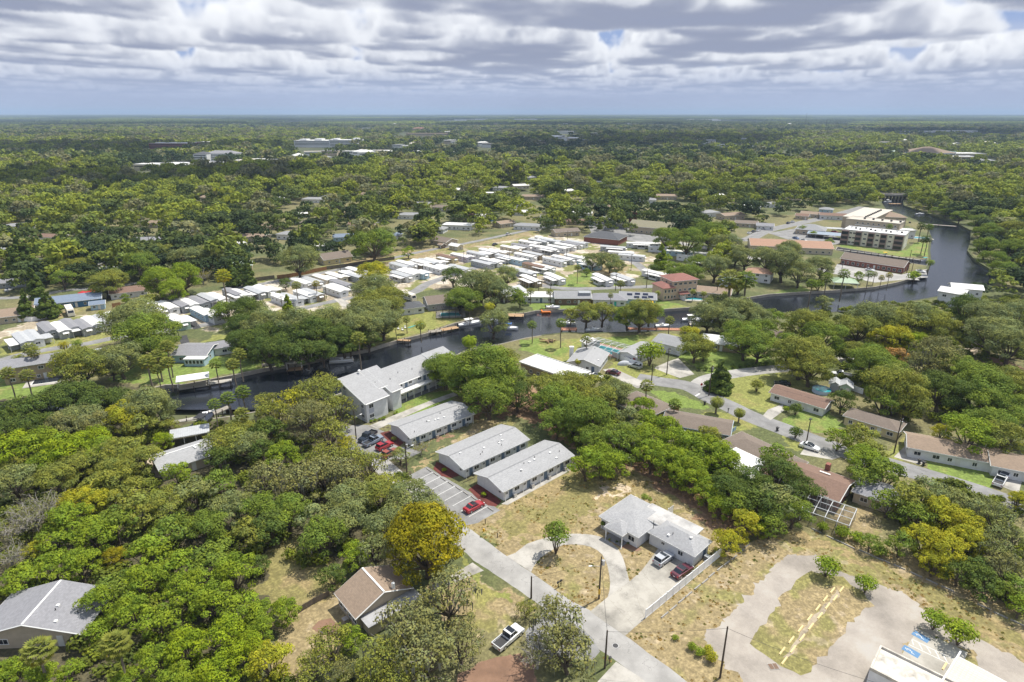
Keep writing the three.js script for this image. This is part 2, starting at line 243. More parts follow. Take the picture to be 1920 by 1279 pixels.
area('dry', '640,490 760,470 900,455 1010,430 1010,440 900,460 760,490 640,510', 2); area('lawn', '600,500 680,492 760,475 760,485 640,505', 1); area('dry', '1090,500 1150,470 1180,500 1150,520', 3);
function groundKind(x, z, o) {
  const n = fbm(x * 0.05, z * 0.05, 4), m = fbm(x * 0.21 + 40, z * 0.21, 3), wx = (fbm(x * 0.4, z * 0.4, 3) - 0.5), wz = (fbm(x * 0.4 + 9, z * 0.4 + 31, 3) - 0.5);
  const a = smoothstep(n, 0.35, 0.65);
  let r = lerp(0.095, 0.17, a), g = lerp(0.11, 0.155, a), b = lerp(0.04, 0.07, a), id = 'base';
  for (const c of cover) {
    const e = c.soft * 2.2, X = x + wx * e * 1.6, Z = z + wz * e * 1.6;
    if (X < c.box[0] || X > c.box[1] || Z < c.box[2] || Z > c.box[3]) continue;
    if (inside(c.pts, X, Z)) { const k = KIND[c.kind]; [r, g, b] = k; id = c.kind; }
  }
  // worn and green patches
  if (id === 'dry') { const p = smoothstep(m + 0.5 * (n - 0.5), 0.50, 0.70); r = lerp(r, 0.19, p * 0.75); g = lerp(g, 0.185, p * 0.75); b = lerp(b, 0.055, p * 0.75); const s = smoothstep(fbm(x * 0.55 + 7, z * 0.55, 3), 0.62, 0.8); r = lerp(r, 0.42, s * 0.45); g = lerp(g, 0.34, s * 0.45); b = lerp(b, 0.24, s * 0.45); }
  else if (id === 'park') { const p = smoothstep(m, 0.50, 0.56); r = lerp(r, 0.50, p); g = lerp(g, 0.45, p); b = lerp(b, 0.37, p); const q = smoothstep(fbm(x * 0.13 + 3, z * 0.13 + 60, 3), 0.52, 0.6); r = lerp(r, 0.18, q); g = lerp(g, 0.185, q); b = lerp(b, 0.06, q); }
  else if (id === 'olive') { const p = smoothstep(m, 0.42, 0.66); r = lerp(r, 0.29, p * 0.7); g = lerp(g, 0.215, p * 0.7); b = lerp(b, 0.11, p * 0.7); }
  else if (id === 'litter') { const p = smoothstep(m, 0.4, 0.7); r = lerp(r, 0.33, p * 0.5); g = lerp(g, 0.215, p * 0.5); b = lerp(b, 0.13, p * 0.5); }
  else if (id === 'lawn' || id === 'lush') { const p = smoothstep(m, 0.52, 0.75); r = lerp(r, 0.26, p * 0.55); g = lerp(g, 0.22, p * 0.55); b = lerp(b, 0.085, p * 0.5); }
  const f = 0.72 + 0.52 * noise2(x * 2.3, z * 2.3) * noise2(x * 5.1 + 3, z * 5.1) * 2 + 0.30 * (h2(Math.floor(x * 7), Math.floor(z * 7)) - 0.5);
  o[0] = r * f; o[1] = g * f; o[2] = b * f; return id;
}
const toS = (c) => c <= 0.0031308 ? c * 12.92 : 1.055 * Math.pow(c, 1 / 2.4) - 0.055;
function landTexture(x0, x1, z0, z1, w, h) { return texture(w, h, (x, y, o) => { groundKind(x0 + (x + 0.5) / w * (x1 - x0), z0 + (y + 0.5) / h * (z1 - z0), o); o[0] = toS(o[0]); o[1] = toS(o[1]); o[2] = toS(o[2]); }, true, false); }
function sheet(outline, holes, y, uv) {        // a level sheet; uv(x, z)
  const s = new THREE.Shape(outline.map((p) => new THREE.Vector2(p.x, -p.z)));
  for (const q of holes) s.holes.push(new THREE.Path(q.map((p) => new THREE.Vector2(p.x, -p.z))));
  const g = new THREE.ShapeGeometry(s); g.rotateX(-Math.PI / 2); g.translate(0, y, 0);
  const P = g.attributes.position, U = g.attributes.uv;
  for (let i = 0; i < P.count; i++) { const [a, b] = uv ? uv(P.getX(i), P.getZ(i)) : [P.getX(i), P.getZ(i)]; U.setXY(i, a, b); }
  return g;
}
const rect = (x0, x1, z0, z1) => [V(x0, 0, z0), V(x1, 0, z0), V(x1, 0, z1), V(x0, 0, z1)];
const uvIn = (x0, x1, z0, z1) => (x, z) => [(x - x0) / (x1 - x0), (z - z0) / (z1 - z0)];
const matt = (name, t, o = {}) => { const m = new THREE.MeshStandardMaterial({ map: t, roughness: 1, ...o }); m.name = name; return m; };
const MID = [-470, 560, -640, -20], NEAR = [-120, 175, -212, -55];
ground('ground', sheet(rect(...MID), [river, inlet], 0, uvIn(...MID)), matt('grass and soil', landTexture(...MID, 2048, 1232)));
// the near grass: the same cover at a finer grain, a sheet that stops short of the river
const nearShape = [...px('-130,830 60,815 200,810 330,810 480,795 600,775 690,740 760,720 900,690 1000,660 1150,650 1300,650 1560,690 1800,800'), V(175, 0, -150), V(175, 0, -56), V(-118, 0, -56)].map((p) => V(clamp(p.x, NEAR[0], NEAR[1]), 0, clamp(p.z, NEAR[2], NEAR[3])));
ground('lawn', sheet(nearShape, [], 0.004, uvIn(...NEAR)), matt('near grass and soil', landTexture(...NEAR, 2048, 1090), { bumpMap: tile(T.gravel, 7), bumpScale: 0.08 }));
{
  const far = texture(1024, 1024, (x, y, o) => { const u = x / 1024, v = y / 1024, k = pf(u, v, 6, 6, 41), q = pf(u, v, 60, 3, 13); o[0] = lerp(0.20, 0.40, k) * (0.8 + 0.4 * q); o[1] = lerp(0.24, 0.40, k) * (0.8 + 0.4 * q); o[2] = lerp(0.15, 0.27, k) * (0.8 + 0.4 * q); }, true);
  const t = far.clone(); t.repeat.set(1 / 900, 1 / 900);
  ground('terrain', sheet(rect(-42000, 42000, -45000, 1500), [], -2.6), matt('distant flat country', t));
}
const waterM = new THREE.MeshPhysicalMaterial({ name: 'dark tannin water', color: new THREE.Color().setRGB(0.014, 0.017, 0.023), roughness: 0.13, bumpMap: tile(T.ripple, 11), bumpScale: 0.035, ior: 1.75 });
ground('water', sheet(rect(-470, 560, -640, -160), [], WATER), waterM);
M.bankSoil = std('grassy bank', 0.085, 0.10, 0.04, { map: tile(T.gravel, 9), roughness: 1 });
// banks: a low seawall follows each side
function bandAlong(pts, wide, y0, y1, mb = new MB(), side = 0.5) {   // a wall of given width along a line of points
  for (let i = 0; i + 1 < pts.length; i++) { const a = pts[i], b = pts[i + 1], L = Math.hypot(b.x - a.x, b.z - a.z); if (L < 0.05) continue; const nx = (b.z - a.z) / L, nz = -(b.x - a.x) / L, s = (side - 0.5) * wide; mb.box((a.x + b.x) / 2 + nx * s, (y0 + y1) / 2, (a.z + b.z) / 2 + nz * s, L + 0.02, y1 - y0, wide, Math.atan2(-(b.z - a.z), b.x - a.x)); }
  return mb;
}
ground('seawall', bandAlong([...farBank.slice(4, 34)], 0.5, -2.4, 0.12).get(), M.seawall);
ground('seawall', bandAlong([...nearBank.slice(24)], 0.45, -2.4, 0.06).get(), M.seawall);
ground('riverbank', bandAlong([...farBank.slice(0, 5)], 1.2, -2.4, 0.03).get(), M.bankSoil);
ground('riverbank', bandAlong([...farBank.slice(33), ...nearBank.slice(0, 25)], 1.2, -2.4, 0.03).get(), M.bankSoil);
ground('seawall', bandAlong([...inlet, inlet[0]], 0.4, -2.4, 0.1).get(), M.concrete);

// ---------- roads, drives and yards ----------
function ribbon(pts, wide, y, thick = 0) {     // a strip along a line: smooth curve, uv in metres
  const c = new THREE.CatmullRomCurve3(pts.map((p) => V(p.x, 0, p.z)), false, 'centripetal'), n = Math.max(4, Math.round(c.getLength() / 2)), P = c.getSpacedPoints(n), mb = new MB();
  let L = 0, prev;
  for (let i = 0; i <= n; i++) {
    const t = c.getTangentAt(i / n), nx = -t.z, nz = t.x, w = (typeof wide === 'function' ? wide(i / n) : wide) / 2, l = [P[i].x - nx * w, y, P[i].z - nz * w], r = [P[i].x + nx * w, y, P[i].z + nz * w];
    if (i) { const d = P[i].distanceTo(P[i - 1]); mb.tri(prev[0], prev[1], r, [0, L], [2 * w, L], [2 * w, L + d]); mb.tri(prev[0], r, l, [0, L], [2 * w, L + d], [0, L + d]); L += d; }
    prev = [l, r];
  }
  const g = mb.get(); for (let i = 0; i < g.attributes.normal.count; i++) g.attributes.normal.setXYZ(i, 0, 1, 0);
  return g;
}
function rough(pts, amp, step = 1.2, seed = 1) {   // an outline with a wandering edge
  const out = [];
  for (let i = 0; i < pts.length; i++) { const a = pts[i], b = pts[(i + 1) % pts.length], n = Math.max(1, Math.round(Math.hypot(b.x - a.x, b.z - a.z) / step)); for (let k = 0; k < n; k++) { const x = lerp(a.x, b.x, k / n), z = lerp(a.z, b.z, k / n); out.push(V(x + (fbm(x * 0.7 + seed, z * 0.7, 3) - 0.5) * amp + (fbm(x * 2.9 + seed, z * 2.9, 2) - 0.5) * amp * 0.5, 0, z + (fbm(x * 0.7 + 50, z * 0.7 + seed, 3) - 0.5) * amp + (fbm(x * 2.9 + 50, z * 2.9, 2) - 0.5) * amp * 0.5)); } }
  return out;
}
const roadsides = [];
const flat = (name, s, m, y, amp = 0, kind = 'structure') => { const q = amp ? rough(px(s), amp, amp > 1 ? 0.45 : 1.2) : px(s); roadsides.push(q); return ground(name, sheet(q, [], y), m, kind); };
// the street in front, with its two long edges
flat('street', '1290,1279 1172,1192 1110,1147 1063,1122 996,1073 951,1044 875,987 764,893 728,862 700,838 688,850 700,880 800,970 859,1025 889,1051 960,1098 1050,1162 1125,1220 1150,1236 1197,1270 1330,1372 1430,1372', M.asphalt, 0.016, 0.25);
flat('road', '700,838 728,862 764,860 790,848 760,838 735,842 700,812 660,800 630,812 655,835 690,852', M.asphaltGrey, 0.012);
flat('parking_lot', '800,875 764,893 790,925 870,986 896,981 905,975 938,957', M.asphaltGrey, 0.020, 0.15);
flat('parking_lot', '640,800 668,797 690,797 722,810 758,800 772,812 748,836 700,862 655,842', M.asphaltGrey, 0.020);
// second street: junction, its two arms
ground('street', ribbon(px('1195,708 1240,716 1290,724 1335,747 1370,763 1402,779 1465,803 1530,828 1600,852 1690,878 1800,911 1870,934 1990,975'), 7.0, 0.016), M.asphaltGrey);
ground('street', ribbon(px('1300,732 1325,712 1370,702 1430,694 1490,688 1580,676 1650,668'), 5.8, 0.012), M.asphalt);
ground('street', ribbon(px('-60,688 0,676 40,665 110,652 160,645 222,632 330,618 400,607 450,603 520,590 620,566 700,552'), 4.6, 0.012), M.asphaltGrey);
ground('street', ribbon(px('700,552 740,556 775,548 800,533 830,522 900,500 960,490'), 5.5, 0.016), M.asphaltGrey);
ground('street', ribbon(px('985,530 1060,541 1160,539 1240,534 1212,510 1190,492 1140,462 1110,450'), 5.0, 0.016), M.asphaltGrey);
ground('street', ribbon(px('420,545 560,520 700,492 790,472 880,455 960,438 1010,428 1100,415'), 4.5, 0.012), M.asphaltGrey);
ground('street', ribbon(px('1110,450 1140,435 1240,450 1350,470 1440,490 1600,515 1720,522'), 8, 0.020), M.asphalt);
ground('street', ribbon(px('1250,440 1330,430 1390,450 1440,432 1560,405 1620,388'), 9, 0.016), M.asphaltGrey);
ground('street', ribbon(px('-40,560 60,556 120,545 230,535 330,512 420,490'), 4.5, 0.012), M.asphaltGrey);
flat('parking_lot', '1440,437 1500,427 1560,440 1590,455 1540,462 1480,450', M.asphaltGrey, 0.024);
flat('parking_lot', '1570,495 1690,515 1735,505 1740,520 1640,530 1560,512', M.asphalt, 0.026);
flat('parking_lot', '1100,415 1180,420 1210,440 1290,450 1200,455 1110,440', M.asphaltGrey, 0.024);
// concrete: the circular drive and its apron in separately poured slabs
const drives = [];
function slabs(name, label, rings, m, y) {     // rings: pairs of points across the drive; a slab between each two
  const t = thing(name, label, 'driveway'); t.userData.kind = 'structure'; roadsides.push([...rings.map((q) => q[0]), ...rings.map((q) => q[1]).reverse()]);
  for (let i = 0; i + 1 < rings.length; i++) {
    const [a, b] = rings[i], [c, d] = rings[i + 1], mx = (a.x + b.x + c.x + d.x) / 4, mz = (a.z + b.z + c.z + d.z) / 4, s = (p) => V(lerp(p.x, mx, 0.006) - 0 * mz, 0, lerp(p.z, mz, 0.006));
    const q = [a, b, d, c].map(s), mb = new MB();
    mb.poly([...q].map((p) => [p.x, y, p.z]).reverse()); part(t, 'slab', mb.get(), m);
  }
  return t;
}
const pair = (s) => s.trim().split(/\s*;\s*/).map((q) => px(q));
slabs('driveway', 'curved concrete driveway looping past the porch of the grey hip-roofed house', pair('950,1043 996,1073;966,1037 1000,1064;988,1020 1007,1054;1005,1014 1014,1046;1022,1009 1024,1039;1046,1004 1040,1029;1069,1001 1054,1023;1090,1001 1072,1021;1110,1003 1092,1022;1124,1006 1108,1026;1135,1011 1120,1032;1147,1018 1129,1040;1157,1027 1135,1051;1163,1036 1139,1062;1168,1046 1142,1076;1172,1058 1144,1092;1176,1073 1143,1107;1180,1089 1139,1121;1186,1110 1126,1134'), M.concrete, 0.030);
{
  const t = slabs('driveway', 'wide stained concrete apron beside the white fence with two cars', pair('1106,1147 1172,1193;1139,1120 1190,1177;1183,1088 1209,1161;1203,1070 1245,1124;1222,1045 1278,1096;1234,1028 1303,1065'), M.oldConcrete, 0.034);
}
flat('driveway', '886,1055 907,1070 868,1086 838,1100 815,1106 810,1098 845,1080', M.concrete, 0.02);
flat('driveway', '1155,1241 1200,1270 1235,1300 1150,1320 1120,1279', M.concrete, 0.024);
flat('driveway', '985,1185 1030,1130 1110,1195 1125,1222 1110,1240 1040,1230 990,1215', M.asphaltGrey, 0.02);
flat('gravel_lot', '1320,1198 1335,1182 1365,1155 1420,1100 1450,1062 1475,1042 1500,1038 1530,1040 1556,1062 1600,1080 1650,1095 1700,1117 1740,1148 1800,1185 1840,1200 1880,1220 1990,1290 1990,1400 1850,1400 1850,1300 1830,1225 1722,1178 1664,1268 1660,1340 1480,1340 1330,1225', M.gravel, 0.010, 1.8);
{ const I = [35, 85, -112, -58]; ground('grass_island', sheet(rough(px('1505,1080 1520,1072 1580,1082 1620,1112 1640,1135 1615,1148 1600,1165 1570,1200 1535,1245 1500,1262 1460,1250 1405,1205 1425,1175 1470,1118'), 1.8), [], 0.022, uvIn(...I)), matt('island grass', landTexture(...I, 512, 552))); }
flat('sand_path', '1470,1231 1477,1234 1510,1192 1544,1150 1576,1111 1569,1107 1536,1146 1502,1187', std('broken shell strip', 0.40, 0.35, 0.27, { map: tile(T.gravel, 6), roughness: 1, bumpMap: tile(T.gravel, 6), bumpScale: 0.06 }), 0.034, 1.0);
flat('sidewalk', '940,945 952,947 1084,874 1078,866', M.concrete, 0.02);
flat('sidewalk', '688,800 706,806 760,781 815,757 858,741 850,736 810,750 745,776', M.concrete, 0.02);
flat('driveway', '1225,690 1258,676 1272,672 1302,702 1275,709 1250,700', M.concrete, 0.02);
flat('driveway', '1130,693 1150,690 1200,713 1230,722 1195,728 1150,707', M.concrete, 0.02);
flat('driveway', '1676,857 1706,828 1753,838 1727,872', M.concrete, 0.02);
flat('driveway', '1430,780 1440,768 1468,758 1470,770 1445,788', M.concrete, 0.02);
flat('driveway', '1860,905 1885,880 1920,890 1910,925', M.concrete, 0.02);
flat('driveway', '1515,832 1560,848 1580,838 1600,850 1560,862 1500,852', M.concrete, 0.014);
flat('driveway', '348,592 357,590 377,615 363,618', M.blacktop, 0.02);
flat('driveway', '333,632 350,628 356,644 340,646', M.blacktop, 0.02);
flat('sidewalk', '625,560 640,560 660,572 645,577', M.concrete, 0.024);
flat('mulch_bed', '812,880 818,866 835,872 862,892 845,897 828,893', M.mulch, 0.022, 0.2);
flat('mulch_bed', '878,918 893,908 905,912 940,940 930,950 915,948 895,935', M.mulch, 0.022, 0.2);
flat('mulch_bed', '712,812 730,808 758,830 748,838 728,828', M.mulch, 0.026, 0.2);
flat('mulch_bed', '1150,1019 1190,1022 1203,1030 1195,1034 1168,1028', M.dirt, 0.02, 0.2);
flat('dirt_yard', '860,1279 905,1238 960,1228 1000,1260 1000,1330 860,1330', M.dirt, 0.012, 0.8);
flat('dirt_yard', '585,1178 598,1166 620,1158 655,1190 628,1196 605,1190', M.dirt, 0.010, 0.5);
flat('dirt_yard', '1840,675 1870,668 1920,690 1920,715 1850,690', M.dirt, 0.012, 0.8);
flat('sand_path', '1800,660 1830,640 1845,645 1815,680', M.sand, 0.012, 0.8);
flat('sand_path', '275,860 300,850 320,880 300,895 280,890', M.sand, 0.012, 1.0);
flat('sand_path', '455,915 485,905 490,925 455,940', M.sand, 0.012, 0.8);

// ---------- trees ----------
const leafM = (name, r, g, b) => { const m = new THREE.MeshPhysicalMaterial({ vertexColors: true, roughness: 0.8, specularIntensity: 0.12, transmission: 0.38, thickness: 0, side: THREE.DoubleSide }); m.color.setRGB(r, g, b); m.name = name; return m; };
const TONE = {
  deep: leafM('deep green leaves', 0.104, 0.156, 0.036), green: leafM('green leaves', 0.173, 0.247, 0.042), olive: leafM('olive leaves', 0.229, 0.264, 0.058), grey: leafM('grey green leaves', 0.215, 0.258, 0.104), bright: leafM('bright green leaves', 0.211, 0.299, 0.030),
  vivid: leafM('vivid green leaves', 0.235, 0.325, 0.020), yellow: leafM('yellow green leaves', 0.353, 0.370, 0.034), gold: leafM('golden leaves', 0.275, 0.262, 0.016), moss: leafM('mossy grey leaves', 0.225, 0.245, 0.105), brown: leafM('brownish leaves', 0.404, 0.264, 0.097), purple: leafM('purple blossom', 0.320, 0.236, 0.640),
};
const mossM = std('spanish moss', 0.20, 0.195, 0.15, { side: THREE.DoubleSide }), branchM = std('pale lichened branches', 0.27, 0.25, 0.22);
class Leaves {
  constructor(seed) { this.p = []; this.c = []; this.r = rng(seed); }
  leaf(x, y, z, nx, ny, nz, s, k, yl = 0, long = 1) {   // one spray: a folded four-cornered scrap facing n
    const r = this.r; let ax = r() - 0.5, ay = r() - 0.5, az = r() - 0.5; const d = ax * nx + ay * ny + az * nz; ax -= d * nx; ay -= d * ny; az -= d * nz; const l = Math.hypot(ax, ay, az) || 1; ax /= l; ay /= l; az /= l;
    const bx = ny * az - nz * ay, by = nz * ax - nx * az, bz = nx * ay - ny * ax, a = s * long * (0.75 + 0.5 * r()), b = s * (0.55 + 0.4 * r()), e = s * (0.3 * r()), f = 0.3 * (r() - 0.5);
    const P = [[x + ax * a, y + ay * a, z + az * a], [x + bx * b + ax * a * f - nx * e, y + by * b + ay * a * f - ny * e, z + bz * b + az * a * f - nz * e], [x - ax * a, y - ay * a, z - az * a], [x - bx * b - ax * a * f - nx * e, y - by * b - ay * a * f - ny * e, z - bz * b - az * a * f - nz * e]];
    for (const i of [0, 1, 2, 0, 2, 3]) { this.p.push(...P[i]); this.c.push(k * (1 + 0.35 * yl), k * (1 + 0.18 * yl), k * (1 - 0.2 * yl)); }
  }
  lobe(cx, cy, cz, rx, ry, rz, n, s, o = {}) {          // a puff of foliage: sprays near a bumpy ellipsoid's skin
    const r = this.r, sx = r() * 90, tone = (o.tone || 1) * (0.80 + 0.40 * r()), ripe = r() * 0.9 - 0.1, rough = o.rough ?? 0.36, low = o.low ?? -0.35;
    for (let i = 0; i < n; i++) {
      let dx, dy, dz, l; do { dx = r() * 2 - 1; dy = r() * 2 - 1; dz = r() * 2 - 1; l = dx * dx + dy * dy + dz * dz; } while (l > 1 || l < 0.01);
      l = Math.sqrt(l); dx /= l; dy /= l; dz /= l; if (dy < low && r() < 0.85) continue;
      const b = noise3(dx * 2.6 + sx, dy * 2.6, dz * 2.6), c = noise3(dx * 6 + sx, dy * 6 + 9, dz * 6), q = 1 - rough + rough * 1.25 * b + 0.16 * (c - 0.5) - (r() < 0.2 ? 0.25 * r() : 0) + (r() < 0.11 ? 0.34 * r() : 0) + 0.05 * (r() - 0.5);
      if (b < (o.gap ?? 0.16)) continue;
      const x = cx + dx * rx * q, y = cy + dy * ry * q - (o.droop || 0) * (dx * dx + dz * dz) * ry, z = cz + dz * rz * q;
      let nx = dx + (r() - 0.5) * 1.0, ny = dy + (r() - 0.5) * 1.0 + 0.38, nz = dz + (r() - 0.5) * 1.0; const m = Math.hypot(nx, ny, nz); 
      this.leaf(x, y, z, nx / m, ny / m, nz / m, s * (0.7 + 0.6 * r()), tone * (0.78 + 0.44 * r()), ripe + (b - 0.5) * 1.2 + (r() - 0.5) * 0.5, o.long);
    }
  }
  get() { const g = new THREE.BufferGeometry(); g.setAttribute('position', new THREE.BufferAttribute(new Float32Array(this.p), 3)); g.setAttribute('color', new THREE.BufferAttribute(new Float32Array(this.c), 3)); g.computeVertexNormals(); return g; }
}
// Each kind of tree is grown a few times at a nominal crown radius R; trunk, crown and what else it shows are parts.
function limb(mb, a, b, ra, rb, r, n = 3, w = 0.12) { let p = a, q; const L = Math.hypot(b[0] - a[0], b[1] - a[1], b[2] - a[2]); for (let i = 1; i <= n; i++) { const t = i / n; q = [lerp(a[0], b[0], t) + (i < n ? (r() - 0.5) * L * w : 0), lerp(a[1], b[1], t) + (i < n ? (r() - 0.5) * L * w : 0), lerp(a[2], b[2], t) + (i < n ? (r() - 0.5) * L * w : 0)]; mb.tube(p, q, lerp(ra, rb, (i - 1) / n), lerp(ra, rb, t), 6, false); p = q; } }
function growOak(seed, R, o = {}) {
  const r = rng(seed), lv = new Leaves(seed + 1), tr = new MB(), base = o.clear ?? R * 0.55, lobes = [], n = o.n ?? Math.round(9 + R * 2.0), tall = o.tall ?? 0.82, s = o.leaf ?? 0.2;
  const ax = 0.85 + 0.3 * r(), az = 1 / ax;
  for (let i = 0; i < n; i++) {
    const f = (i + 0.5) / n, ang = i * 2.39996 + r() * 0.7, d = Math.sqrt(f) * 0.80 * R * (0.85 + 0.3 * r()), dome = Math.sqrt(Math.max(0, 1 - (d / R) ** 2)), rr = R * (0.16 + 0.22 * r()) * (1.12 - 0.25 * f);
    lobes.push([Math.cos(ang) * d * ax, base + R * tall * dome * (0.72 + 0.3 * r()) + R * 0.10, Math.sin(ang) * d * az, rr, rr * (0.62 + 0.18 * r()), rr]);
  }
  for (let i = 0; i < Math.round(n * 0.5); i++) { const a = r() * 6.283, d = R * (0.45 + 0.42 * r()), rr = R * (0.13 + 0.17 * r()); lobes.push([Math.cos(a) * d * ax, base + R * (0.05 + 0.18 * r()), Math.sin(a) * d * az, rr, rr * 0.6, rr]); }
  const air = o.air ?? 1;
  for (const L of lobes) lv.lobe(...L, Math.round(air * 5.6 * L[3] * L[3] / (s * s) * 0.70), s, { rough: o.rough, gap: o.gap, long: o.long, droop: o.droop });
  const tw = o.trunk ?? R * 0.07, fork = [(r() - 0.5) * R * 0.15, base * 0.55, (r() - 0.5) * R * 0.15];
  limb(tr, [0, -0.3, 0], fork, tw * 1.15, tw * 0.9, r, 3, 0.08);
  for (let i = 0; i < lobes.length; i += o.limbs ?? 3) { const L = lobes[i], m = [lerp(fork[0], L[0], 0.55), lerp(fork[1], L[1], 0.5), lerp(fork[2], L[2], 0.55)]; limb(tr, fork, m, tw * 0.55, tw * 0.3, r, 2); limb(tr, m, [L[0], L[1], L[2]], tw * 0.3, tw * 0.08, r, 2); }
  const res = { parts: [['trunk', tr.get(), o.bark || M.bark], ['crown', lv.get(), null]], R, hc: base + R * tall * 0.45 };
  if (o.moss) {
    const ms = new Leaves(seed + 7), bl = new MB();
    for (let i = 0; i < o.moss * R * 22; i++) { const L = lobes[Math.floor(r() * lobes.length)], a = r() * 6.283, d = Math.sqrt(r()) * L[3], x = L[0] + Math.cos(a) * d, z = L[2] + Math.sin(a) * d, y = L[1] - L[4] * 0.2 * r(), h = 0.5 + 1.3 * r(), w = 0.08 + 0.14 * r(), b = r() * 3.14, c = Math.cos(b) * w, e = Math.sin(b) * w, k = 0.7 + 0.6 * r();
      const P = [[x - c, y, z - e], [x + c, y, z + e], [x + c * 0.3, y - h, z + e * 0.3], [x - c * 0.3, y - h * 0.9, z - e * 0.3]]; for (const q of [0, 1, 2, 0, 2, 3]) { ms.p.push(...P[q]); ms.c.push(k, k, k); } }
    for (let i = 0; i < o.moss * R * 1.6; i++) { const L = lobes[Math.floor(r() * lobes.length)], a = r() * 6.283, e = [L[0] + Math.cos(a) * L[3] * 1.05, L[1] + L[4] * (0.2 + 0.7 * r()), L[2] + Math.sin(a) * L[3] * 1.05]; limb(bl, [L[0] * 0.9, L[1] - L[4] * 0.3, L[2] * 0.9], e, 0.075, 0.025, r, 3, 0.3); }
    res.parts.push(['moss', ms.get(), mossM], ['branch', bl.get(), branchM]);
  }
  return res;
}
function growBare(seed, R) {                    // leafless, grey: a haze of twigs
  const r = rng(seed), tr = new MB(), tw = new MB(), fork = [0, R * 0.5, 0]; limb(tr, [0, -0.3, 0], fork, R * 0.07, R * 0.06, r);
  const lv = new Leaves(seed);
  for (let i = 0; i < 13; i++) { const a = i * 2.4, d = R * (0.35 + 0.6 * Math.sqrt((i + 0.5) / 13)), e = [Math.cos(a) * d, R * (0.75 + 0.55 * r()), Math.sin(a) * d]; limb(tr, fork, e, R * 0.03, 0.05, r, 4, 0.2);
    for (let k = 0; k < 16; k++) { const t = 0.45 + 0.55 * r(), s = [lerp(fork[0], e[0], t), lerp(fork[1], e[1], t), lerp(fork[2], e[2], t)], q = R * 0.3; const f = [s[0] + (r() - 0.5) * 2 * q, s[1] + (r() - 0.25) * 1.4 * q, s[2] + (r() - 0.5) * 2 * q]; limb(tw, s, f, 0.05, 0.018, r, 2, 0.3); lv.lobe(f[0], f[1], f[2], 0.7, 0.5, 0.7, 5, 0.16, { gap: 0 }); } }
  return { parts: [['trunk', tr.get(), branchM], ['branch', tw.get(), branchM], ['crown', lv.get(), null]], R, hc: R * 0.95 };
}
function growCone(seed, R, tall = 3.6, s = 0.3) { // a conifer: whorls that narrow upwards
  const r = rng(seed), lv = new Leaves(seed), tr = new MB(), H = R * tall; tr.tube([0, -0.3, 0], [0, H, 0], R * 0.11, 0.03, 6, false);
  for (let y = H * 0.10; y < H; y += R * 0.30) { const w = R * (1 - y / H) ** 0.8 + 0.15, n = Math.max(3, Math.round(w * 4)); for (let i = 0; i < n; i++) { const a = r() * 6.283, d = w * (0.45 + 0.35 * r()); lv.lobe(Math.cos(a) * d, y + (r() - 0.5) * R * 0.3, Math.sin(a) * d, w * 0.42 + 0.1, R * 0.2, w * 0.42 + 0.1, Math.round(26 * w * w / (s * s * 10) + 14), s, { low: -0.8 }); } }
  return { parts: [['trunk', tr.get(), M.bark], ['crown', lv.get(), null]], R, hc: H * 0.45 };
}
function growSabal(seed, R, H, o = {}) {        // fan palm: a round head of folded fans on a thin stem
  const r = rng(seed), lv = new Leaves(seed), tr = new MB(); limb(tr, [0, -0.2, 0], [(r() - 0.5) * H * 0.08, H, (r() - 0.5) * H * 0.08], 0.2, 0.17, r, 4, 0.03);
  const top = H, n = o.n ?? 46;
  for (let i = 0; i < n; i++) {
    const f = (i + 0.5) / n, el = 1.35 - f * (o.dead ? 2.7 : 2.2), az = i * 2.39996, d = R * (0.62 + 0.12 * r()), cx = Math.cos(az) * Math.cos(el), cy = Math.sin(el), cz = Math.sin(az) * Math.cos(el), k = f > 0.84 ? 0.8 : 0.85 + 0.35 * r(), yl = f > 0.80 ? 1.6 : r() * 0.6;
    const ox = cx * d, oy = top + cy * d * 0.9, oz = cz * d;                      // the fan: blades spread about its rib, tips hanging
    for (let b = -4; b <= 4; b++) { const w = b * 0.30, sx = -Math.sin(az), sz = Math.cos(az), bl = R * 0.42 * (1 - Math.abs(b) * 0.04); const tx = cx * Math.cos(w) + sx * Math.sin(w), ty = cy * Math.cos(w) - 0.45, tz = cz * Math.cos(w) + sz * Math.sin(w), L = Math.hypot(tx, ty, tz), ux = -tz / L, uz = tx / L, q = R * 0.045;
      const P = [[ox, oy, oz], [ox + tx / L * bl * 0.6 + ux * q, oy + ty / L * bl * 0.45 + 0.05, oz + tz / L * bl * 0.6 + uz * q], [ox + tx / L * bl, oy + ty / L * bl, oz + tz / L * bl], [ox + tx / L * bl * 0.6 - ux * q, oy + ty / L * bl * 0.45 + 0.05, oz + tz / L * bl * 0.6 - uz * q]];
      for (const m of [0, 1, 2, 0, 2, 3]) { lv.p.push(...P[m]); lv.c.push(k * (1 + 0.3 * yl), k * (1 + 0.1 * yl), k * (1 - 0.2 * yl)); } }
    const m2 = 0.02 * R + 0.02, S = [[0, top, 0], [ox, oy, oz]]; for (const e of [[0, m2, 0]]) { const P = [[S[0][0] - e[0], S[0][1] - m2, S[0][2]], [S[1][0], S[1][1] - m2, S[1][2]], [S[1][0], S[1][1] + m2, S[1][2]], [S[0][0], S[0][1] + m2, S[0][2]]]; for (const q of [0, 1, 2, 0, 2, 3]) { lv.p.push(...P[q]); lv.c.push(0.9, 0.95, 0.8); } }
  }
  return { parts: [['trunk', tr.get(), M.palmbark], ['crown', lv.get(), null]], R, hc: H };
}
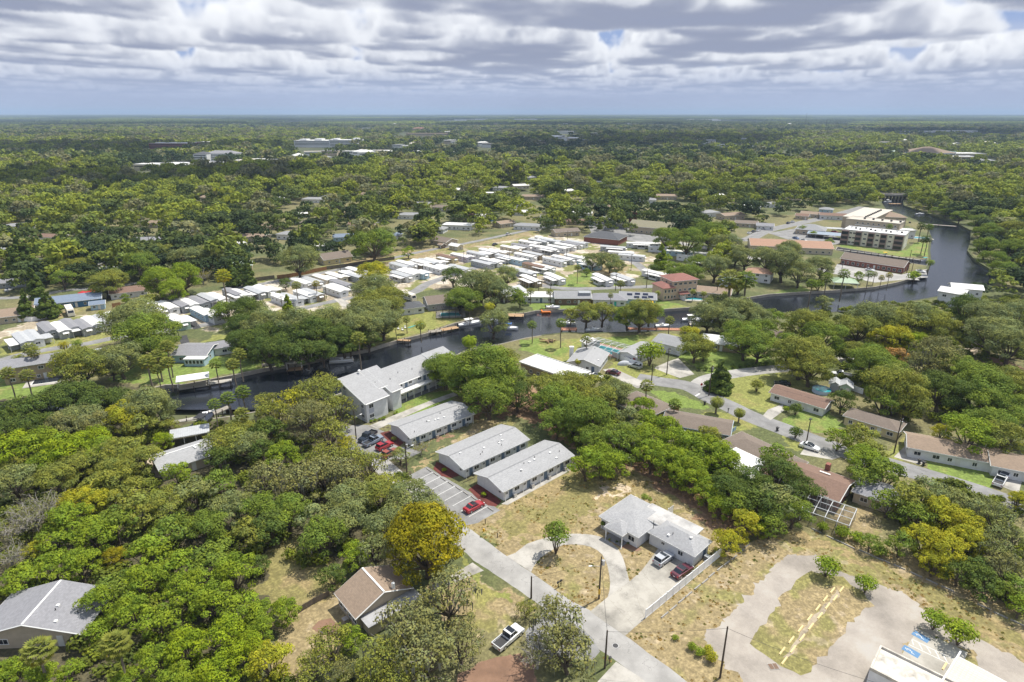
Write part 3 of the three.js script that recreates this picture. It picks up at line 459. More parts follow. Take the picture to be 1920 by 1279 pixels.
function growFeather(seed, R, H, o = {}) {      // feather palm: arching fronds with leaflets each side
  const r = rng(seed), lv = new Leaves(seed), tr = new MB(); limb(tr, [0, -0.2, 0], [(r() - 0.5) * 0.4, H, (r() - 0.5) * 0.4], o.tw ?? 0.22, (o.tw ?? 0.22) * 0.8, r, 4, 0.02);
  const n = o.n ?? 26;
  for (let i = 0; i < n; i++) {
    const f = i / n, el0 = 1.3 - f * 1.75, az = i * 2.39996, ca = Math.cos(az), sa = Math.sin(az), K = 9; let x = 0, y = H, el = el0; const k = 0.8 + 0.4 * r();
    for (let s = 0; s < K; s++) {
      const L = R * 1.15 / K, nx = x + Math.cos(el) * L, ny = y + Math.sin(el) * L, wl = R * 0.27 * Math.sin((s + 1.2) / (K + 1.4) * 3.14);
      for (const sd of [-1, 1]) for (const e of [0.2, 0.7]) { const mx = lerp(x, nx, e), my = lerp(y, ny, e), tx = mx + wl * 0.55, ty = my - wl * 0.45, A = [mx * ca, my, mx * sa], B = [(mx + L * 0.42) * ca, my + (ny - y) * 0.42, (mx + L * 0.42) * sa], C = [tx * ca - sd * sa * wl, ty, tx * sa + sd * ca * wl]; lv.p.push(...A, ...B, ...C); for (let c = 0; c < 3; c++) lv.c.push(k * 1.05, k, k * 0.8); }
      x = nx; y = ny; el -= 0.23 + 0.03 * s;
    }
  }
  return { parts: [['trunk', tr.get(), M.palmbark], ['crown', lv.get(), null]], R, hc: H };
}
function growShrub(seed, R, o = {}) {
  const r = rng(seed), lv = new Leaves(seed), st = new MB(), s = o.leaf ?? 0.16, c = o.clear ?? 0.15;
  for (let i = 0; i < 9; i++) { const a = i * 2.4, d = i ? R * (0.3 + 0.3 * r()) : 0, rr = R * (0.42 + 0.16 * r()), y = c * R + R * (0.45 + 0.5 * (1 - d / R)) * (o.tall ?? 1); lv.lobe(Math.cos(a) * d, y, Math.sin(a) * d, rr, rr * 0.85, rr, Math.round(4.2 * rr * rr / (s * s) * 0.7), s, { low: -0.7, gap: 0.14 }); limb(st, [0, -0.2, 0], [Math.cos(a) * d * 0.8, y, Math.sin(a) * d * 0.8], 0.06 * R * 0.6, 0.02, r, 2); }
  return { parts: [['stem', st.get(), M.bark], ['crown', lv.get(), null]], R, hc: c * R + R * 0.75 * (o.tall ?? 1) };
}
const GROW = {
  oakL: [1, 2, 3, 4].map((s) => () => growOak(100 + s, 8.5, { moss: s % 2 ? 0 : 0.35 })), oakM: [1, 2, 3, 4].map((s) => () => growOak(200 + s, 6, { leaf: 0.185, moss: s % 2 ? 0 : 0.3 })), oakS: [1, 2, 3].map((s) => () => growOak(300 + s, 3.6, { leaf: 0.2, tall: 1.05, n: 15 })),
  airL: [1, 2].map((s) => () => growOak(400 + s, 8, { air: 0.62, gap: 0.36, rough: 0.6, leaf: 0.21, moss: 1.2, tall: 0.9, limbs: 2 })), airM: [1, 2].map((s) => () => growOak(420 + s, 5.5, { air: 0.62, gap: 0.36, rough: 0.6, leaf: 0.20, moss: 1.2, tall: 1.0, limbs: 2 })),
  puffL: [1, 2].map((s) => () => growOak(500 + s, 8, { rough: 0.55, leaf: 0.215, n: 38, tall: 1.0 })), puffM: [1, 2, 3].map((s) => () => growOak(520 + s, 5.2, { rough: 0.55, leaf: 0.2, n: 25, tall: 1.1 })),
  bare: [1, 2].map((s) => () => growBare(600 + s, 5.5)), cone: [1, 2].map((s) => () => growCone(640 + s, 2.3)), cedar: [1].map((s) => () => growCone(650 + s, 3.2, 2.4, 0.26)),
  sabal: [1, 2, 3].map((s) => () => growSabal(700 + s, 2.1, 6 + s * 1.1)), washing: [1].map((s) => () => growSabal(720, 2.5, 11, { dead: 1, n: 60 })), queen: [1, 2].map((s) => () => growFeather(730 + s, 2.9, 6.5 + s)), canary: [1].map((s) => () => growFeather(740, 3.0, 5, { n: 44, tw: 0.38 })), bamboo: [1].map((s) => () => growFeather(750, 4, 2.5, { n: 40, tw: 0.3 })),
  shrub: [1, 2, 3].map((s) => () => growShrub(760 + s, 1.6)), bush: [1, 2].map((s) => () => growShrub(770 + s, 0.7, { leaf: 0.1 })), round: [1, 2].map((s) => () => growShrub(780 + s, 2.3, { clear: 0.25, leaf: 0.17, tall: 1.15 })), magnolia: [1].map(() => () => growShrub(785, 2.9, { clear: 0.62, leaf: 0.19, tall: 1.35 })), young: [1].map(() => () => growOak(790, 2.6, { leaf: 0.2, tall: 1.3, n: 13, clear: 1.6 })),
};
const TWORD = { deep: 'dark green', green: 'mid-green', olive: 'olive green', grey: 'grey-green', bright: 'bright green', vivid: 'vivid lime-green', yellow: 'yellow-green', gold: 'golden yellow', moss: 'moss-grey', brown: 'brownish', purple: 'purple-flowered' };
const SPECIES = {
  oak: ['oak_tree', 'tree', 'spreading oak'], air: ['mossy_oak_tree', 'tree', 'thin moss-hung oak'], puff: ['broadleaf_tree', 'tree', 'broadleaf tree'], bare: ['bare_tree', 'tree', 'nearly leafless tree'], cone: ['conifer_tree', 'tree', 'narrow conifer'], cedar: ['cedar_tree', 'tree', 'bushy conical cedar'],
  sabal: ['fan_palm', 'palm tree', 'fan palm'], washing: ['tall_fan_palm', 'palm tree', 'tall fan palm with dead fronds'], queen: ['feather_palm', 'palm tree', 'feather palm'], canary: ['date_palm', 'palm tree', 'stout date palm'], bamboo: ['bamboo_clump', 'bamboo', 'feathery bamboo clump'], shrub: ['shrub', 'shrub', 'leafy shrub'], bush: ['low_bush', 'bush', 'low rounded bush'], round: ['round_tree', 'tree', 'neatly rounded small tree'], magnolia: ['magnolia_tree', 'tree', 'dense roundish tree'], young: ['young_tree', 'tree', 'slim young tree'],
};
const labelled = [];                            // things whose label is written once all landmarks stand
const blocks = [];                              // where the procedural wood must not grow: [x, z, radius]
let treeN = 0;
function plant(u, v, r, kind, tone, o = {}) {   // (u, v): middle of the crown; r: its half width in the 1920-wide view
  if (v > 830 && u < 900) r *= 1.1; else if (v > 690 && u > 480 && u < 660) r *= 0.93; const far = gp(u, v, 4), est = r * depthAt(far) / FOC;
  let key = kind; if (kind === 'oak') key = est > 7 ? 'oakL' : est > 4.4 ? 'oakM' : 'oakS'; if (kind === 'air') key = est > 6.4 ? 'airL' : 'airM'; if (kind === 'puff') key = est > 6.2 ? 'puffL' : 'puffM';
  treeN++; const which = Math.floor(h2(treeN, 77) * GROW[key].length), proto = once(key + which, () => GROW[key][which]());
  let k = est / proto.R, p = gp(u, v, proto.hc * k); k = r * depthAt(p) / FOC / proto.R; p = gp(u, v, proto.hc * k);
  const [name, cat, word] = SPECIES[kind === 'oakS' ? 'oak' : kind], t = new THREE.Group(); t.name = numbered(name); t.position.set(p.x, 0, p.z); t.rotation.y = h2(treeN, 5) * 6.283; t.scale.set(k, k * (o.tall ?? (0.94 + 0.12 * h2(treeN, 9))), k);
  for (const [pn, g, m] of proto.parts) { const q = part(t, pn, g, m || TONE[tone]); if (pn === 'moss' || pn === 'branch') q.userData.kind = 'stuff'; }
  scene.add(t); t.userData.category = cat; blocks.push([p.x, p.z, proto.R * k * 0.8]);
  labelled.push({ o: t, u, v, r, word: TWORD[tone] + ' ' + word, kind: name, size: est, group: o.group });
  return t;
}
function grove(list, group) { for (const e of list.trim().split(/[;\n]+/)) { const q = e.trim().split(/\s+/); if (q.length >= 5) plant(+q[0], +q[1], +q[2], q[3], q[4], { group }); } }

// ---------- buildings ----------
const box = (sx, sy, sz) => once(`box${sx}|${sy}|${sz}`, () => new MB().box(0, 0, 0, sx, sy, sz).get());
const farBlocks = [], landmarks = [], builtOver = [];                           // [u, v, phrase] used to say where look-alikes stand
function windowGeo(w, h, bars) {
  return once(`win${w}|${h}|${bars}`, () => {
    const f = new MB(), t = 0.09, d = 0.07; f.box(0, h / 2 - t / 2, 0, w, t, d).box(0, -h / 2 + t / 2, 0, w + 0.12, t, d + 0.05).box(-w / 2 + t / 2, 0, 0, t, h - 2 * t, d).box(w / 2 - t / 2, 0, 0, t, h - 2 * t, d);
    for (let i = 1; i < bars; i++) f.box(-w / 2 + i * w / bars, 0, 0, 0.06, h - 2 * t, d * 0.8);
    return [f.get(), new MB().box(0, 0, -0.005, w - 2 * t, h - 2 * t, 0.03).get()];
  });
}
// side: 0 front (+z), 1 right (+x), 2 back, 3 left. s runs along the wall from its middle, seen from outside.
function onWall(side, s, L, W, off) { return side === 0 ? [s, W / 2 + off, 0] : side === 1 ? [L / 2 + off, -s, Math.PI / 2] : side === 2 ? [-s, -W / 2 - off, Math.PI] : [-L / 2 - off, s, -Math.PI / 2]; }
function addWindow(t, side, s, y, w, h, L, W, bars = 2, fm = M.trim) { const [x, z, a] = onWall(side, s, L, W, 0.03), [f, g] = windowGeo(w, h, bars), o = part(t, 'window', f, fm, [x, y, z], a); part(o, 'pane', g, M.glass); return o; }
function addDoor(t, side, s, y, L, W, m = M.whitedoor, w = 0.95, h = 2.05) { const [x, z, a] = onWall(side, s, L, W, 0.03), o = part(t, 'door', box(w, h, 0.08), m, [x, y + h / 2, z], a); return o; }
function wallGeo(L, W, h, tops) {               // a closed body: base at 0, wall tops by (x, z); ridge lines given as extra points
  const mb = new MB(), x = L / 2, z = W / 2;
  if (tops.axis === 'x') { const r = h + tops.rise; mb.quad([-x, 0, z], [x, 0, z], [x, h, z], [-x, h, z]).quad([x, 0, -z], [-x, 0, -z], [-x, h, -z], [x, h, -z]).quad([x, 0, z], [x, 0, -z], [x, h, -z], [x, h, z]).tri([x, h, z], [x, h, -z], [x, r, 0], [0, 0], [W, 0], [z, tops.rise]).quad([-x, 0, -z], [-x, 0, z], [-x, h, z], [-x, h, -z]).tri([-x, h, -z], [-x, h, z], [-x, r, 0], [0, 0], [W, 0], [z, tops.rise]); return mb.get(); }
  if (tops.axis === 'z') { const r = h + tops.rise; mb.quad([-x, 0, z], [x, 0, z], [x, h, z], [-x, h, z]).tri([-x, h, z], [x, h, z], [0, r, z], [0, 0], [L, 0], [x, tops.rise]).quad([x, 0, -z], [-x, 0, -z], [-x, h, -z], [x, h, -z]).tri([x, h, -z], [-x, h, -z], [0, r, -z], [0, 0], [L, 0], [x, tops.rise]).quad([x, 0, z], [x, 0, -z], [x, h, -z], [x, h, z]).quad([-x, 0, -z], [-x, 0, z], [-x, h, z], [-x, h, -z]); return mb.get(); }
  const f = h, b = h + (tops.back || 0);
  mb.quad([-x, 0, z], [x, 0, z], [x, f, z], [-x, f, z]).quad([x, 0, -z], [-x, 0, -z], [-x, b, -z], [x, b, -z]).quad([x, 0, z], [x, 0, -z], [x, b, -z], [x, f, z]).quad([-x, 0, -z], [-x, 0, z], [-x, f, z], [-x, b, -z]);
  return mb.get();
}
function roofGeo(kind, L, W, h, rise, t = 0.16) {
  const mb = new MB(), x = L / 2, z = W / 2, r = h + rise;
  const both = (a, b, c, d) => { const dn = (p) => [p[0], p[1] - t, p[2]]; if (d) { mb.quad(a, b, c, d); mb.quad(dn(d), dn(c), dn(b), dn(a)); } else { mb.tri(a, b, c, [0, 0], [Math.hypot(b[0] - a[0], b[2] - a[2]), 0], [Math.hypot(b[0] - a[0], b[2] - a[2]) / 2, Math.hypot(c[0] - (a[0] + b[0]) / 2, c[1] - a[1], c[2] - (a[2] + b[2]) / 2)]); mb.tri(dn(c), dn(b), dn(a)); } };
  const edge = (a, b) => mb.quad([a[0], a[1] - t, a[2]], [b[0], b[1] - t, b[2]], b, a);
  if (kind === 'gable') { both([-x, h, z], [x, h, z], [x, r, 0], [-x, r, 0]); both([x, h, -z], [-x, h, -z], [-x, r, 0], [x, r, 0]); edge([-x, h, z], [x, h, z]); edge([x, h, -z], [-x, h, -z]); edge([x, h, z], [x, r, 0]); edge([x, r, 0], [x, h, -z]); edge([-x, r, 0], [-x, h, z]); edge([-x, h, -z], [-x, r, 0]); }
  else if (kind === 'gableEnd') { both([x, h, z], [x, h, -z], [0, r, -z], [0, r, z]); both([-x, h, -z], [-x, h, z], [0, r, z], [0, r, -z]); edge([x, h, z], [x, h, -z]); edge([-x, h, -z], [-x, h, z]); edge([0, r, z], [x, h, z]); edge([-x, h, z], [0, r, z]); edge([x, h, -z], [0, r, -z]); edge([0, r, -z], [-x, h, -z]); }
  else if (kind === 'hip') {
    if (L >= W) { const q = x - z; both([-x, h, z], [x, h, z], [q, r, 0], [-q, r, 0]); both([x, h, -z], [-x, h, -z], [-q, r, 0], [q, r, 0]); both([x, h, z], [x, h, -z], [q, r, 0]); both([-x, h, -z], [-x, h, z], [-q, r, 0]); }
    else { const q = z - x; both([x, h, z], [x, h, -z], [0, r, -q], [0, r, q]); both([-x, h, -z], [-x, h, z], [0, r, q], [0, r, -q]); both([-x, h, z], [x, h, z], [0, r, q]); both([x, h, -z], [-x, h, -z], [0, r, -q]); }
    edge([-x, h, z], [x, h, z]); edge([x, h, z], [x, h, -z]); edge([x, h, -z], [-x, h, -z]); edge([-x, h, -z], [-x, h, z]);
  } else if (kind === 'shed') { both([-x, h, z], [x, h, z], [x, r, -z], [-x, r, -z]); edge([-x, h, z], [x, h, z]); edge([x, h, z], [x, r, -z]); edge([x, r, -z], [-x, r, -z]); edge([-x, r, -z], [-x, h, z]); }
  else { mb.box(0, h - t / 2, 0, L, t, W); if (rise) mb.box(0, h + rise / 2, z - 0.12, L, rise, 0.24).box(0, h + rise / 2, -z + 0.12, L, rise, 0.24).box(x - 0.12, h + rise / 2, 0, 0.24, rise, W - 0.48).box(-x + 0.12, h + rise / 2, 0, 0.24, rise, W - 0.48); }
  return mb.get();
}
function fasciaGeo(kind, L, W, h, rise) {       // white boards along eaves and rakes, a hair proud of the roof's edge
  const mb = new MB(), x = L / 2 + 0.015, z = W / 2 + 0.015, y = h - 0.11, bar = (a, b, hh = 0.2) => mb.tube(a, b, 0.11, 0.11, 4, true);
  if (kind === 'gable') { mb.box(0, y, z, L, 0.2, 0.05).box(0, y, -z, L, 0.2, 0.05); for (const s of [-1, 1]) { bar([s * x, y, z], [s * x, y + rise, 0]); bar([s * x, y + rise, 0], [s * x, y, -z]); } }
  else if (kind === 'gableEnd') { mb.box(x, y, 0, 0.05, 0.2, W).box(-x, y, 0, 0.05, 0.2, W); for (const s of [-1, 1]) { bar([x, y, s * z], [0, y + rise, s * z]); bar([0, y + rise, s * z], [-x, y, s * z]); } }
  else { mb.box(0, y, z, L, 0.2, 0.05).box(0, y, -z, L, 0.2, 0.05).box(x, y, 0, 0.05, 0.2, W).box(-x, y, 0, 0.05, 0.2, W); }
  return mb.get();
}
// eave corners front-left, front-right and one of the far side, as seen in the view, at eave height h
function lie(A, B, C) {
  const ex = V(B.x - A.x, 0, B.z - A.z), L = ex.length(); ex.normalize(); const ez = V(-ex.z, 0, ex.x), d = (C.x - A.x) * ez.x + (C.z - A.z) * ez.z, W = Math.abs(d);
  const c = V((A.x + B.x) / 2, 0, (A.z + B.z) / 2).addScaledVector(ez, d / 2);
  return { L, W, c, turn: Math.atan2(-ex.z, ex.x), front: d < 0 };
}
function house(o) {
  let { L, W, c, turn } = o.c3 ? lie(...o.c3.map((q) => gp(q[0], q[1], o.h || 2.6))) : { L: o.L, W: o.W, c: gp(o.at[0], o.at[1], (o.h || 2.6) + (o.rise ?? 1.2) * 0.5), turn: (o.deg - 90) * -Math.PI / 180 };
  if (o.L) L = o.L; if (o.W) W = o.W;
  const h = o.h || 2.6, rise = o.rise ?? 1.2, kind = o.roof || 'gable', ov = o.ov ?? 0.5, t = thing(o.n || 'house', o.label, o.cat || 'house', [c.x, o.y || 0, c.z], turn, o.group);
  const l = L - 2 * ov, w = W - 2 * ov, k = kind === 'gable' ? ov / (W / 2) : ov / (L / 2);
  const hw = h - 0.17 + (kind === 'gable' || kind === 'gableEnd' ? rise * k - 0.01 : 0);
  if (!o.open) part(t, 'wall', wallGeo(l, w, hw, kind === 'gable' ? { axis: 'x', rise: rise * (1 - k) } : kind === 'gableEnd' ? { axis: 'z', rise: rise * (1 - k) } : kind === 'shed' ? { back: rise * 0.93 } : {}), o.wm || M.white);
  else { const n = o.posts || 4; for (let i = 0; i < n; i++) for (const s of [-1, 1]) part(t, 'post', box(0.14, h - 0.17, 0.14), o.pm || M.trim, [-l / 2 + l * i / (n - 1), (h - 0.17) / 2, s * w / 2]); }
  const rf = part(t, 'roof', roofGeo(kind, L, W, h, rise), o.rm || M.roofGrey);
  if (o.trim !== 0 && kind !== 'flat') part(t, 'fascia', fasciaGeo(kind, L, W, h, kind === 'shed' ? 0 : rise), o.trim || M.trim);
  // what looks towards the drone gets windows and a door
  const r = rng(Math.round(c.x * 13 + c.z * 7)), to = V(-c.x, 0, -c.z).normalize(), floors = o.floors || 1;
  if (!o.open && o.win !== 0) for (let s = 0; s < 4; s++) {
    const [nx, , ] = [0], a = turn + [0, Math.PI / 2, Math.PI, -Math.PI / 2][s], n = V(Math.sin(a), 0, Math.cos(a)); if (n.dot(to) < 0.12) continue;
    const len = s % 2 ? w : l, cnt = o.wins?.[s] ?? Math.max(1, Math.floor(len / 3.4));
    for (let f = 0; f < floors; f++) for (let i = 0; i < cnt; i++) {
      const x = (i + 0.5) / cnt * len - len / 2, y = 1.35 + f * (h / floors); if (f === 0 && s === 0 && i === Math.floor(cnt / 2) && o.door !== 0) { addDoor(t, s, x + Math.min(0.6, len / cnt * 0.2), 0.05, l, w, o.door || M.whitedoor); if (len / cnt > 2.6) addWindow(t, s, x - Math.min(1.2, len / cnt * 0.28), y, 1.0, 1.0, l, w, 2, o.fm); continue; }
      addWindow(t, s, x, y, r() < 0.5 ? 1.5 : 1.0, o.wh || 1.05, l, w, 2, o.fm);
    }
  }
  if (o.ridge && (kind === 'gable' || kind === 'gableEnd')) part(t, 'ridge_cap', box(kind === 'gable' ? L - 0.1 : 0.3, 0.05, kind === 'gable' ? 0.3 : W - 0.1), o.ridge, [0, h + rise + 0.005, 0]);
  for (let i = 0; i < (o.vents || 0); i++) { const q = (r() - 0.5) * 0.8, e = 0.06 + 0.3 * r(), sx = kind === 'gableEnd' ? e * L : q * L, sz = kind === 'gableEnd' ? q * W : e * W, yy = kind === 'flat' ? h : h + rise * (1 - 2 * e); part(rf, 'roof_vent', once('vent' + (i % 2), () => i % 2 ? new MB().tube([0, -0.1, 0], [0, 0.4, 0], 0.07, 0.07, 8).get() : new MB().box(0, 0.08, 0, 0.45, 0.26, 0.45).get()), i % 2 ? M.dark : M.trim, [sx, yy, sz]); }
  blocks.push([c.x, c.z, Math.max(L, W) * 0.62]); builtOver.push([c.x, c.z, Math.max(L, W) * 0.55]);
  const [u, v] = proj(V(c.x, h, c.z)); if (o.mark) landmarks.push([u, v, o.mark]);
  return Object.assign(t, { userData: t.userData, dim: { L, W, l, w, h, rise, c, turn } });
}
// --- the three long rows of apartments
function aptRow(label, A, B, C, o) {
  const t = house({ n: 'apartment_row', cat: 'apartment building', label, c3: [A, B, C], h: 2.75, rise: 1.25, ov: 0.55, rm: M.roofLight, wm: M.white, win: 0, vents: 9, L: o.L, ridge: M.roofGrey, mark: o.mark }), { l, w, L, W, h } = t.dim;
  if (o.porch) {                                 // covered walk along the front
    part(t, 'walkway', new MB().box(0, 0.07, w / 2 - 0.65, l, 0.14, 1.3).get(), M.asphaltGrey);
  }
  const n = o.units, wz = w;
  for (let i = 0; i < n; i++) { const x = -l / 2 + (i + 0.5) * l / n, d = l / n; addDoor(t, 0, x - d * 0.12, 0.15, l, wz, M.bluedoor); addWindow(t, 0, x + d * 0.22, 1.5, 1.5, 1.0, l, wz); addWindow(t, 0, x - d * 0.36, 1.6, 0.9, 0.7, l, wz, 2); const [px_, pz] = onWall(0, x + d * 0.02, l, wz, 0.45); part(t, 'air_conditioner', box(0.75, 0.7, 0.7), M.chrome, [px_, 0.45, pz]); }
  for (let i = 0; i <= n; i++) part(t, 'post', box(0.12, h - 0.2, 0.12), M.trim, [-l / 2 + 0.1 + i * (l - 0.2) / n, (h - 0.2) / 2, W / 2 - 0.12]);
  addWindow(t, 3, w * 0.36, 1.7, 0.8, 0.7, l, wz);
  return t;
}
aptRow('long white apartment row with pale grey gable roof, in the middle of the three', [870, 880.7], [993.8, 823.8], [815.7, 846.9], { units: 4, porch: 1, mark: 'the middle apartment row' });
aptRow('long white apartment row with grey gable roof beside the open dry lawn', [944, 922.6], [1078, 854], [885.8, 888.2], { units: 4, mark: 'the front apartment row' });
aptRow('long white apartment row behind the parked pickups, farthest of the three', [770, 822.2], [891.2, 775.5], [725.3, 794.4], { units: 4, porch: 1, mark: 'the rear apartment row' });
// --- the three-storey block: two tall wings with single-pitch roofs and a galleried range between
{
  const t = thing('apartment_block', 'three-storey white apartment block with sloping grey roof beside the river', 'apartment building'), d = lie(gp(688, 760, 6.0), gp(815, 709, 6.0), gp(655, 721, 9.4)), a = d.turn;
  const A = gp(689, 793, 0); t.position.set(A.x, 0, A.z); t.rotation.y = a; const W = 11;          // local x runs along the front, -z away from the drone
  const wing = (x0, x1, zf, zb, hf, hb, nm = 'wall') => {
    const g = new MB(), q = [[x0, zf], [x1, zf], [x1, zb], [x0, zb]], top = (z) => lerp(hf, hb, (z - zf) / (zb - zf));
    for (let i = 0; i < 4; i++) { const [xa, za] = q[i], [xb, zb2] = q[(i + 1) % 4]; g.quad([xa, 0, za], [xb, 0, zb2], [xb, top(zb2) - 0.12, zb2], [xa, top(za) - 0.12, za]); }
    part(t, nm, g.get(), M.white);
    const r = new MB(), o = 0.45, y = (z) => top(z), zf2 = zf + o, zb3 = zb - o, P = [[x0 - o, y(zf2), zf2], [x1 + o, y(zf2), zf2], [x1 + o, y(zb3), zb3], [x0 - o, y(zb3), zb3]], D = P.map((p) => [p[0], p[1] - 0.25, p[2]]);
    r.quad(...P).quad(D[3], D[2], D[1], D[0]); for (let i = 0; i < 4; i++) r.quad(D[i], D[(i + 1) % 4], P[(i + 1) % 4], P[i]);
    part(t, 'roof', r.get(), M.roofLight);
    part(t, 'fascia', new MB().tube([x0 - o - 0.02, y(zf2) - 0.13, zf2], [x0 - o - 0.02, y(zb3) - 0.13, zb3], 0.17, 0.17, 4).tube([x0 - o, y(zf2) - 0.13, zf2 + 0.03], [x1 + o, y(zf2) - 0.13, zf2 + 0.03], 0.15, 0.15, 4).get(), M.trim);
  };
  wing(0, 7.0, 0, -W, 5.9, 9.6); wing(9.2, 12.2, -0.6, -W, 6.1, 9.6, 'wall'); wing(7.0, 9.2, -3.4, -W, 7.05, 9.6);
  wing(12.2, 30, -4.2, -W, 5.6, 8.0); wing(30, 38, -2.0, -W, 5.7, 8.2);
  const at = (n, g, m, x, y, z, r) => part(t, n, g, m, [x, y, z], r);
  const win = (x, y, z, w, h, r) => { const [f, g] = windowGeo(w, h, 2), o = at('window', f, M.trim, x, y, z, r); part(o, 'pane', g, M.glass); };
  for (const y of [1.5, 4.4]) { win(1.6, y, 0.03, 1.5, 1.2); at('panel', box(1.6, 1.3, 0.04), std('grey infill panel', 0.40, 0.42, 0.48), 1.6, y - 1.35, 0.02); win(-0.03, y, -1.6, 1.1, 1.1, -Math.PI / 2); win(-0.03, y, -9.4, 1.1, 1.1, -Math.PI / 2); win(33.5, y, -0.47, 1.4, 1.2); }
  win(-0.03, 7.3, -9.4, 1.0, 1.1, -Math.PI / 2);
  const strip = std('blue grey siding', 0.40, 0.43, 0.50); for (const z of [-1.6, -9.4]) at('siding', box(0.06, z < -5 ? 8.2 : 5.6, 1.5), strip, -0.005, z < -5 ? 4.2 : 2.9, z);
  at('door', box(1.0, 2.1, 0.08), M.reddoor, 8.2, 1.1, -3.36); at('door', box(1.0, 2.1, 0.08), M.whitedoor, 8.2, 3.9, -3.36);
  // gallery: floor, canopy, posts, doors, railings
  at('gallery_floor', box(17.8, 0.22, 1.7), M.concrete, 21.1, 2.85, -3.33); at('canopy', box(17.8, 0.12, 2.3), M.metalWhite, 21.1, 3.35, -2.9); at('walkway', box(17.8, 0.12, 1.9), M.asphaltGrey, 21.1, 0.06, -3.2);
  at('beam', box(17.8, 0.4, 0.14), M.trim, 21.1, 2.9, -2.38);
  for (let i = 0; i < 7; i++) at('post', box(0.14, 2.7, 0.14), M.trim, 12.6 + i * 2.85, 1.35, -2.4);
  for (let f = 0; f < 2; f++) for (let i = 0; i < 5; i++) { const x = 13.6 + i * 3.5; at('door', box(0.95, 2.05, 0.08), i % 2 ? M.bluedoor : M.whitedoor, x, 1.15 + f * 2.85, -4.17); win(x + 1.5, 1.7 + f * 2.85, -4.17, 1.3, 1.0); }
  for (let i = 0; i < 6; i++) at('roof_vent', new MB().tube([0, -0.2, 0], [0, 0.35, 0], 0.08, 0.08, 8).get(), M.dark, 3 + i * 4.4, 7.6, -6.5 + (i % 3));
  const dish = new THREE.SphereGeometry(0.5, 12, 6, 0, 6.3, 0, 1.0); at('satellite_dish', dish, M.trim, 6.0, 10.1, -10.6);
  blocks.push([A.x + 8, A.z - 12, 14], [A.x + 20, A.z - 22, 14]); landmarks.push([740, 740, 'the three-storey apartment block']);
}
// --- grey hip-roofed house on the circular drive: long rear range, cross wing, porch
{
  const t = house({ label: 'long white house with pale grey hip roof on the circular driveway', c3: [[1212.6, 996.4], [1302.7, 1044.3], [1334.5, 1014]], h: 2.8, rise: 1.45, roof: 'hip', rm: M.roofLight, wm: M.white, win: 0, vents: 3, ov: 0.45, mark: 'the house on the circular driveway' }), { l, w, L, W } = t.dim;
  addWindow(t, 0, -l * 0.18, 1.7, 0.8, 0.7, l, w); addWindow(t, 0, l * 0.22, 1.6, 1.1, 1.0, l, w); addDoor(t, 1, w * 0.25, 0.05, l, w, M.bluedoor);
  const inv = new THREE.Matrix4().makeRotationY(-t.rotation.y), loc = (p) => V(p.x - t.position.x, 0, p.z - t.position.z).applyMatrix4(inv);
  const seg = (A, B, C, h, rise, kind, o = {}) => {
    const d = lie(gp(A[0], A[1], h), gp(B[0], B[1], h), gp(C[0], C[1], h)), c = loc(d.c), turn = d.turn - t.rotation.y, ov = 0.4, LL = o.L || d.L, WW = o.W || d.W;
    if (!o.open) part(t, 'wall', wallGeo(LL - 2 * ov, WW - 2 * ov, h - 0.18, {}), M.white, [c.x, 0, c.z], turn);
    part(t, 'roof', roofGeo(kind, LL, WW, h, rise), o.rm || M.roofLight, [c.x, 0, c.z], turn); part(t, 'fascia', fasciaGeo(kind === 'gable' ? 'gable' : 'hip', LL, WW, h, rise), M.trim, [c.x, 0, c.z], turn);
    return { d, c, turn, LL, WW, ov };
  };
  const f = seg([1122.5, 967.6], [1197, 1008.4], [1185, 928], 2.83, 1.15, 'hip'), lw = f.LL - 0.8, ww = f.WW - 0.8;
  const put = (s, x, y, w, h) => { const [X, Z, a] = onWall(s, x, lw, ww, 0.03), q = V(X, 0, Z).applyMatrix4(new THREE.Matrix4().makeRotationY(f.turn)), [g, p] = windowGeo(w, h, 2), o = part(t, 'window', g, M.trim, [f.c.x + q.x, y, f.c.z + q.z], f.turn + a); part(o, 'pane', p, M.glass); };
  put(0, lw * 0.34, 1.5, 1.5, 1.15); put(0, -lw * 0.42, 1.5, 1.0, 1.15);
  const p = seg([1133, 987], [1167.6, 1005.6], [1174, 976], 2.66, 1.1, 'hip', { open: 1 });
  for (const s of [-1, 1]) { const q = V(s * (p.LL / 2 - 0.3), 0, p.WW / 2 - 0.3).applyMatrix4(new THREE.Matrix4().makeRotationY(p.turn)); part(t, 'post', box(0.18, 2.5, 0.18), M.trim, [p.c.x + q.x, 1.25, p.c.z + q.z]); part(t, 'downspout', new MB().tube([0, 0.5, 0], [0.5, 0.08, 0.9], 0.05, 0.05, 6).get(), M.trim, [p.c.x + q.x, 0, p.c.z + q.z], p.turn); }
  part(t, 'porch_floor', box(p.LL - 0.3, 0.12, p.WW - 0.2), M.asphaltGrey, [p.c.x, 0.06, p.c.z], p.turn);
  // flat low part of the roof behind, weathered
  const b = seg([1213, 970], [1278, 1003], [1232, 951], 3.3, 0, 'flat', { L: 11.5, W: 5.2, rm: std('stained flat roof', 0.45, 0.44, 0.43, { map: tile(T.stain, 9) }) });
  part(t, 'air_conditioner', box(0.9, 0.85, 0.9), M.grey, [l / 2 + 0.8, 0.44, -w * 0.2]);
  part(t, 'chimney_pipe', new MB().tube([0, 2.9, 0], [0, 4.9, 0], 0.06, 0.06, 8).get(), M.dark, [-L / 2 + 0.6, 0, W * 0.3]);
}
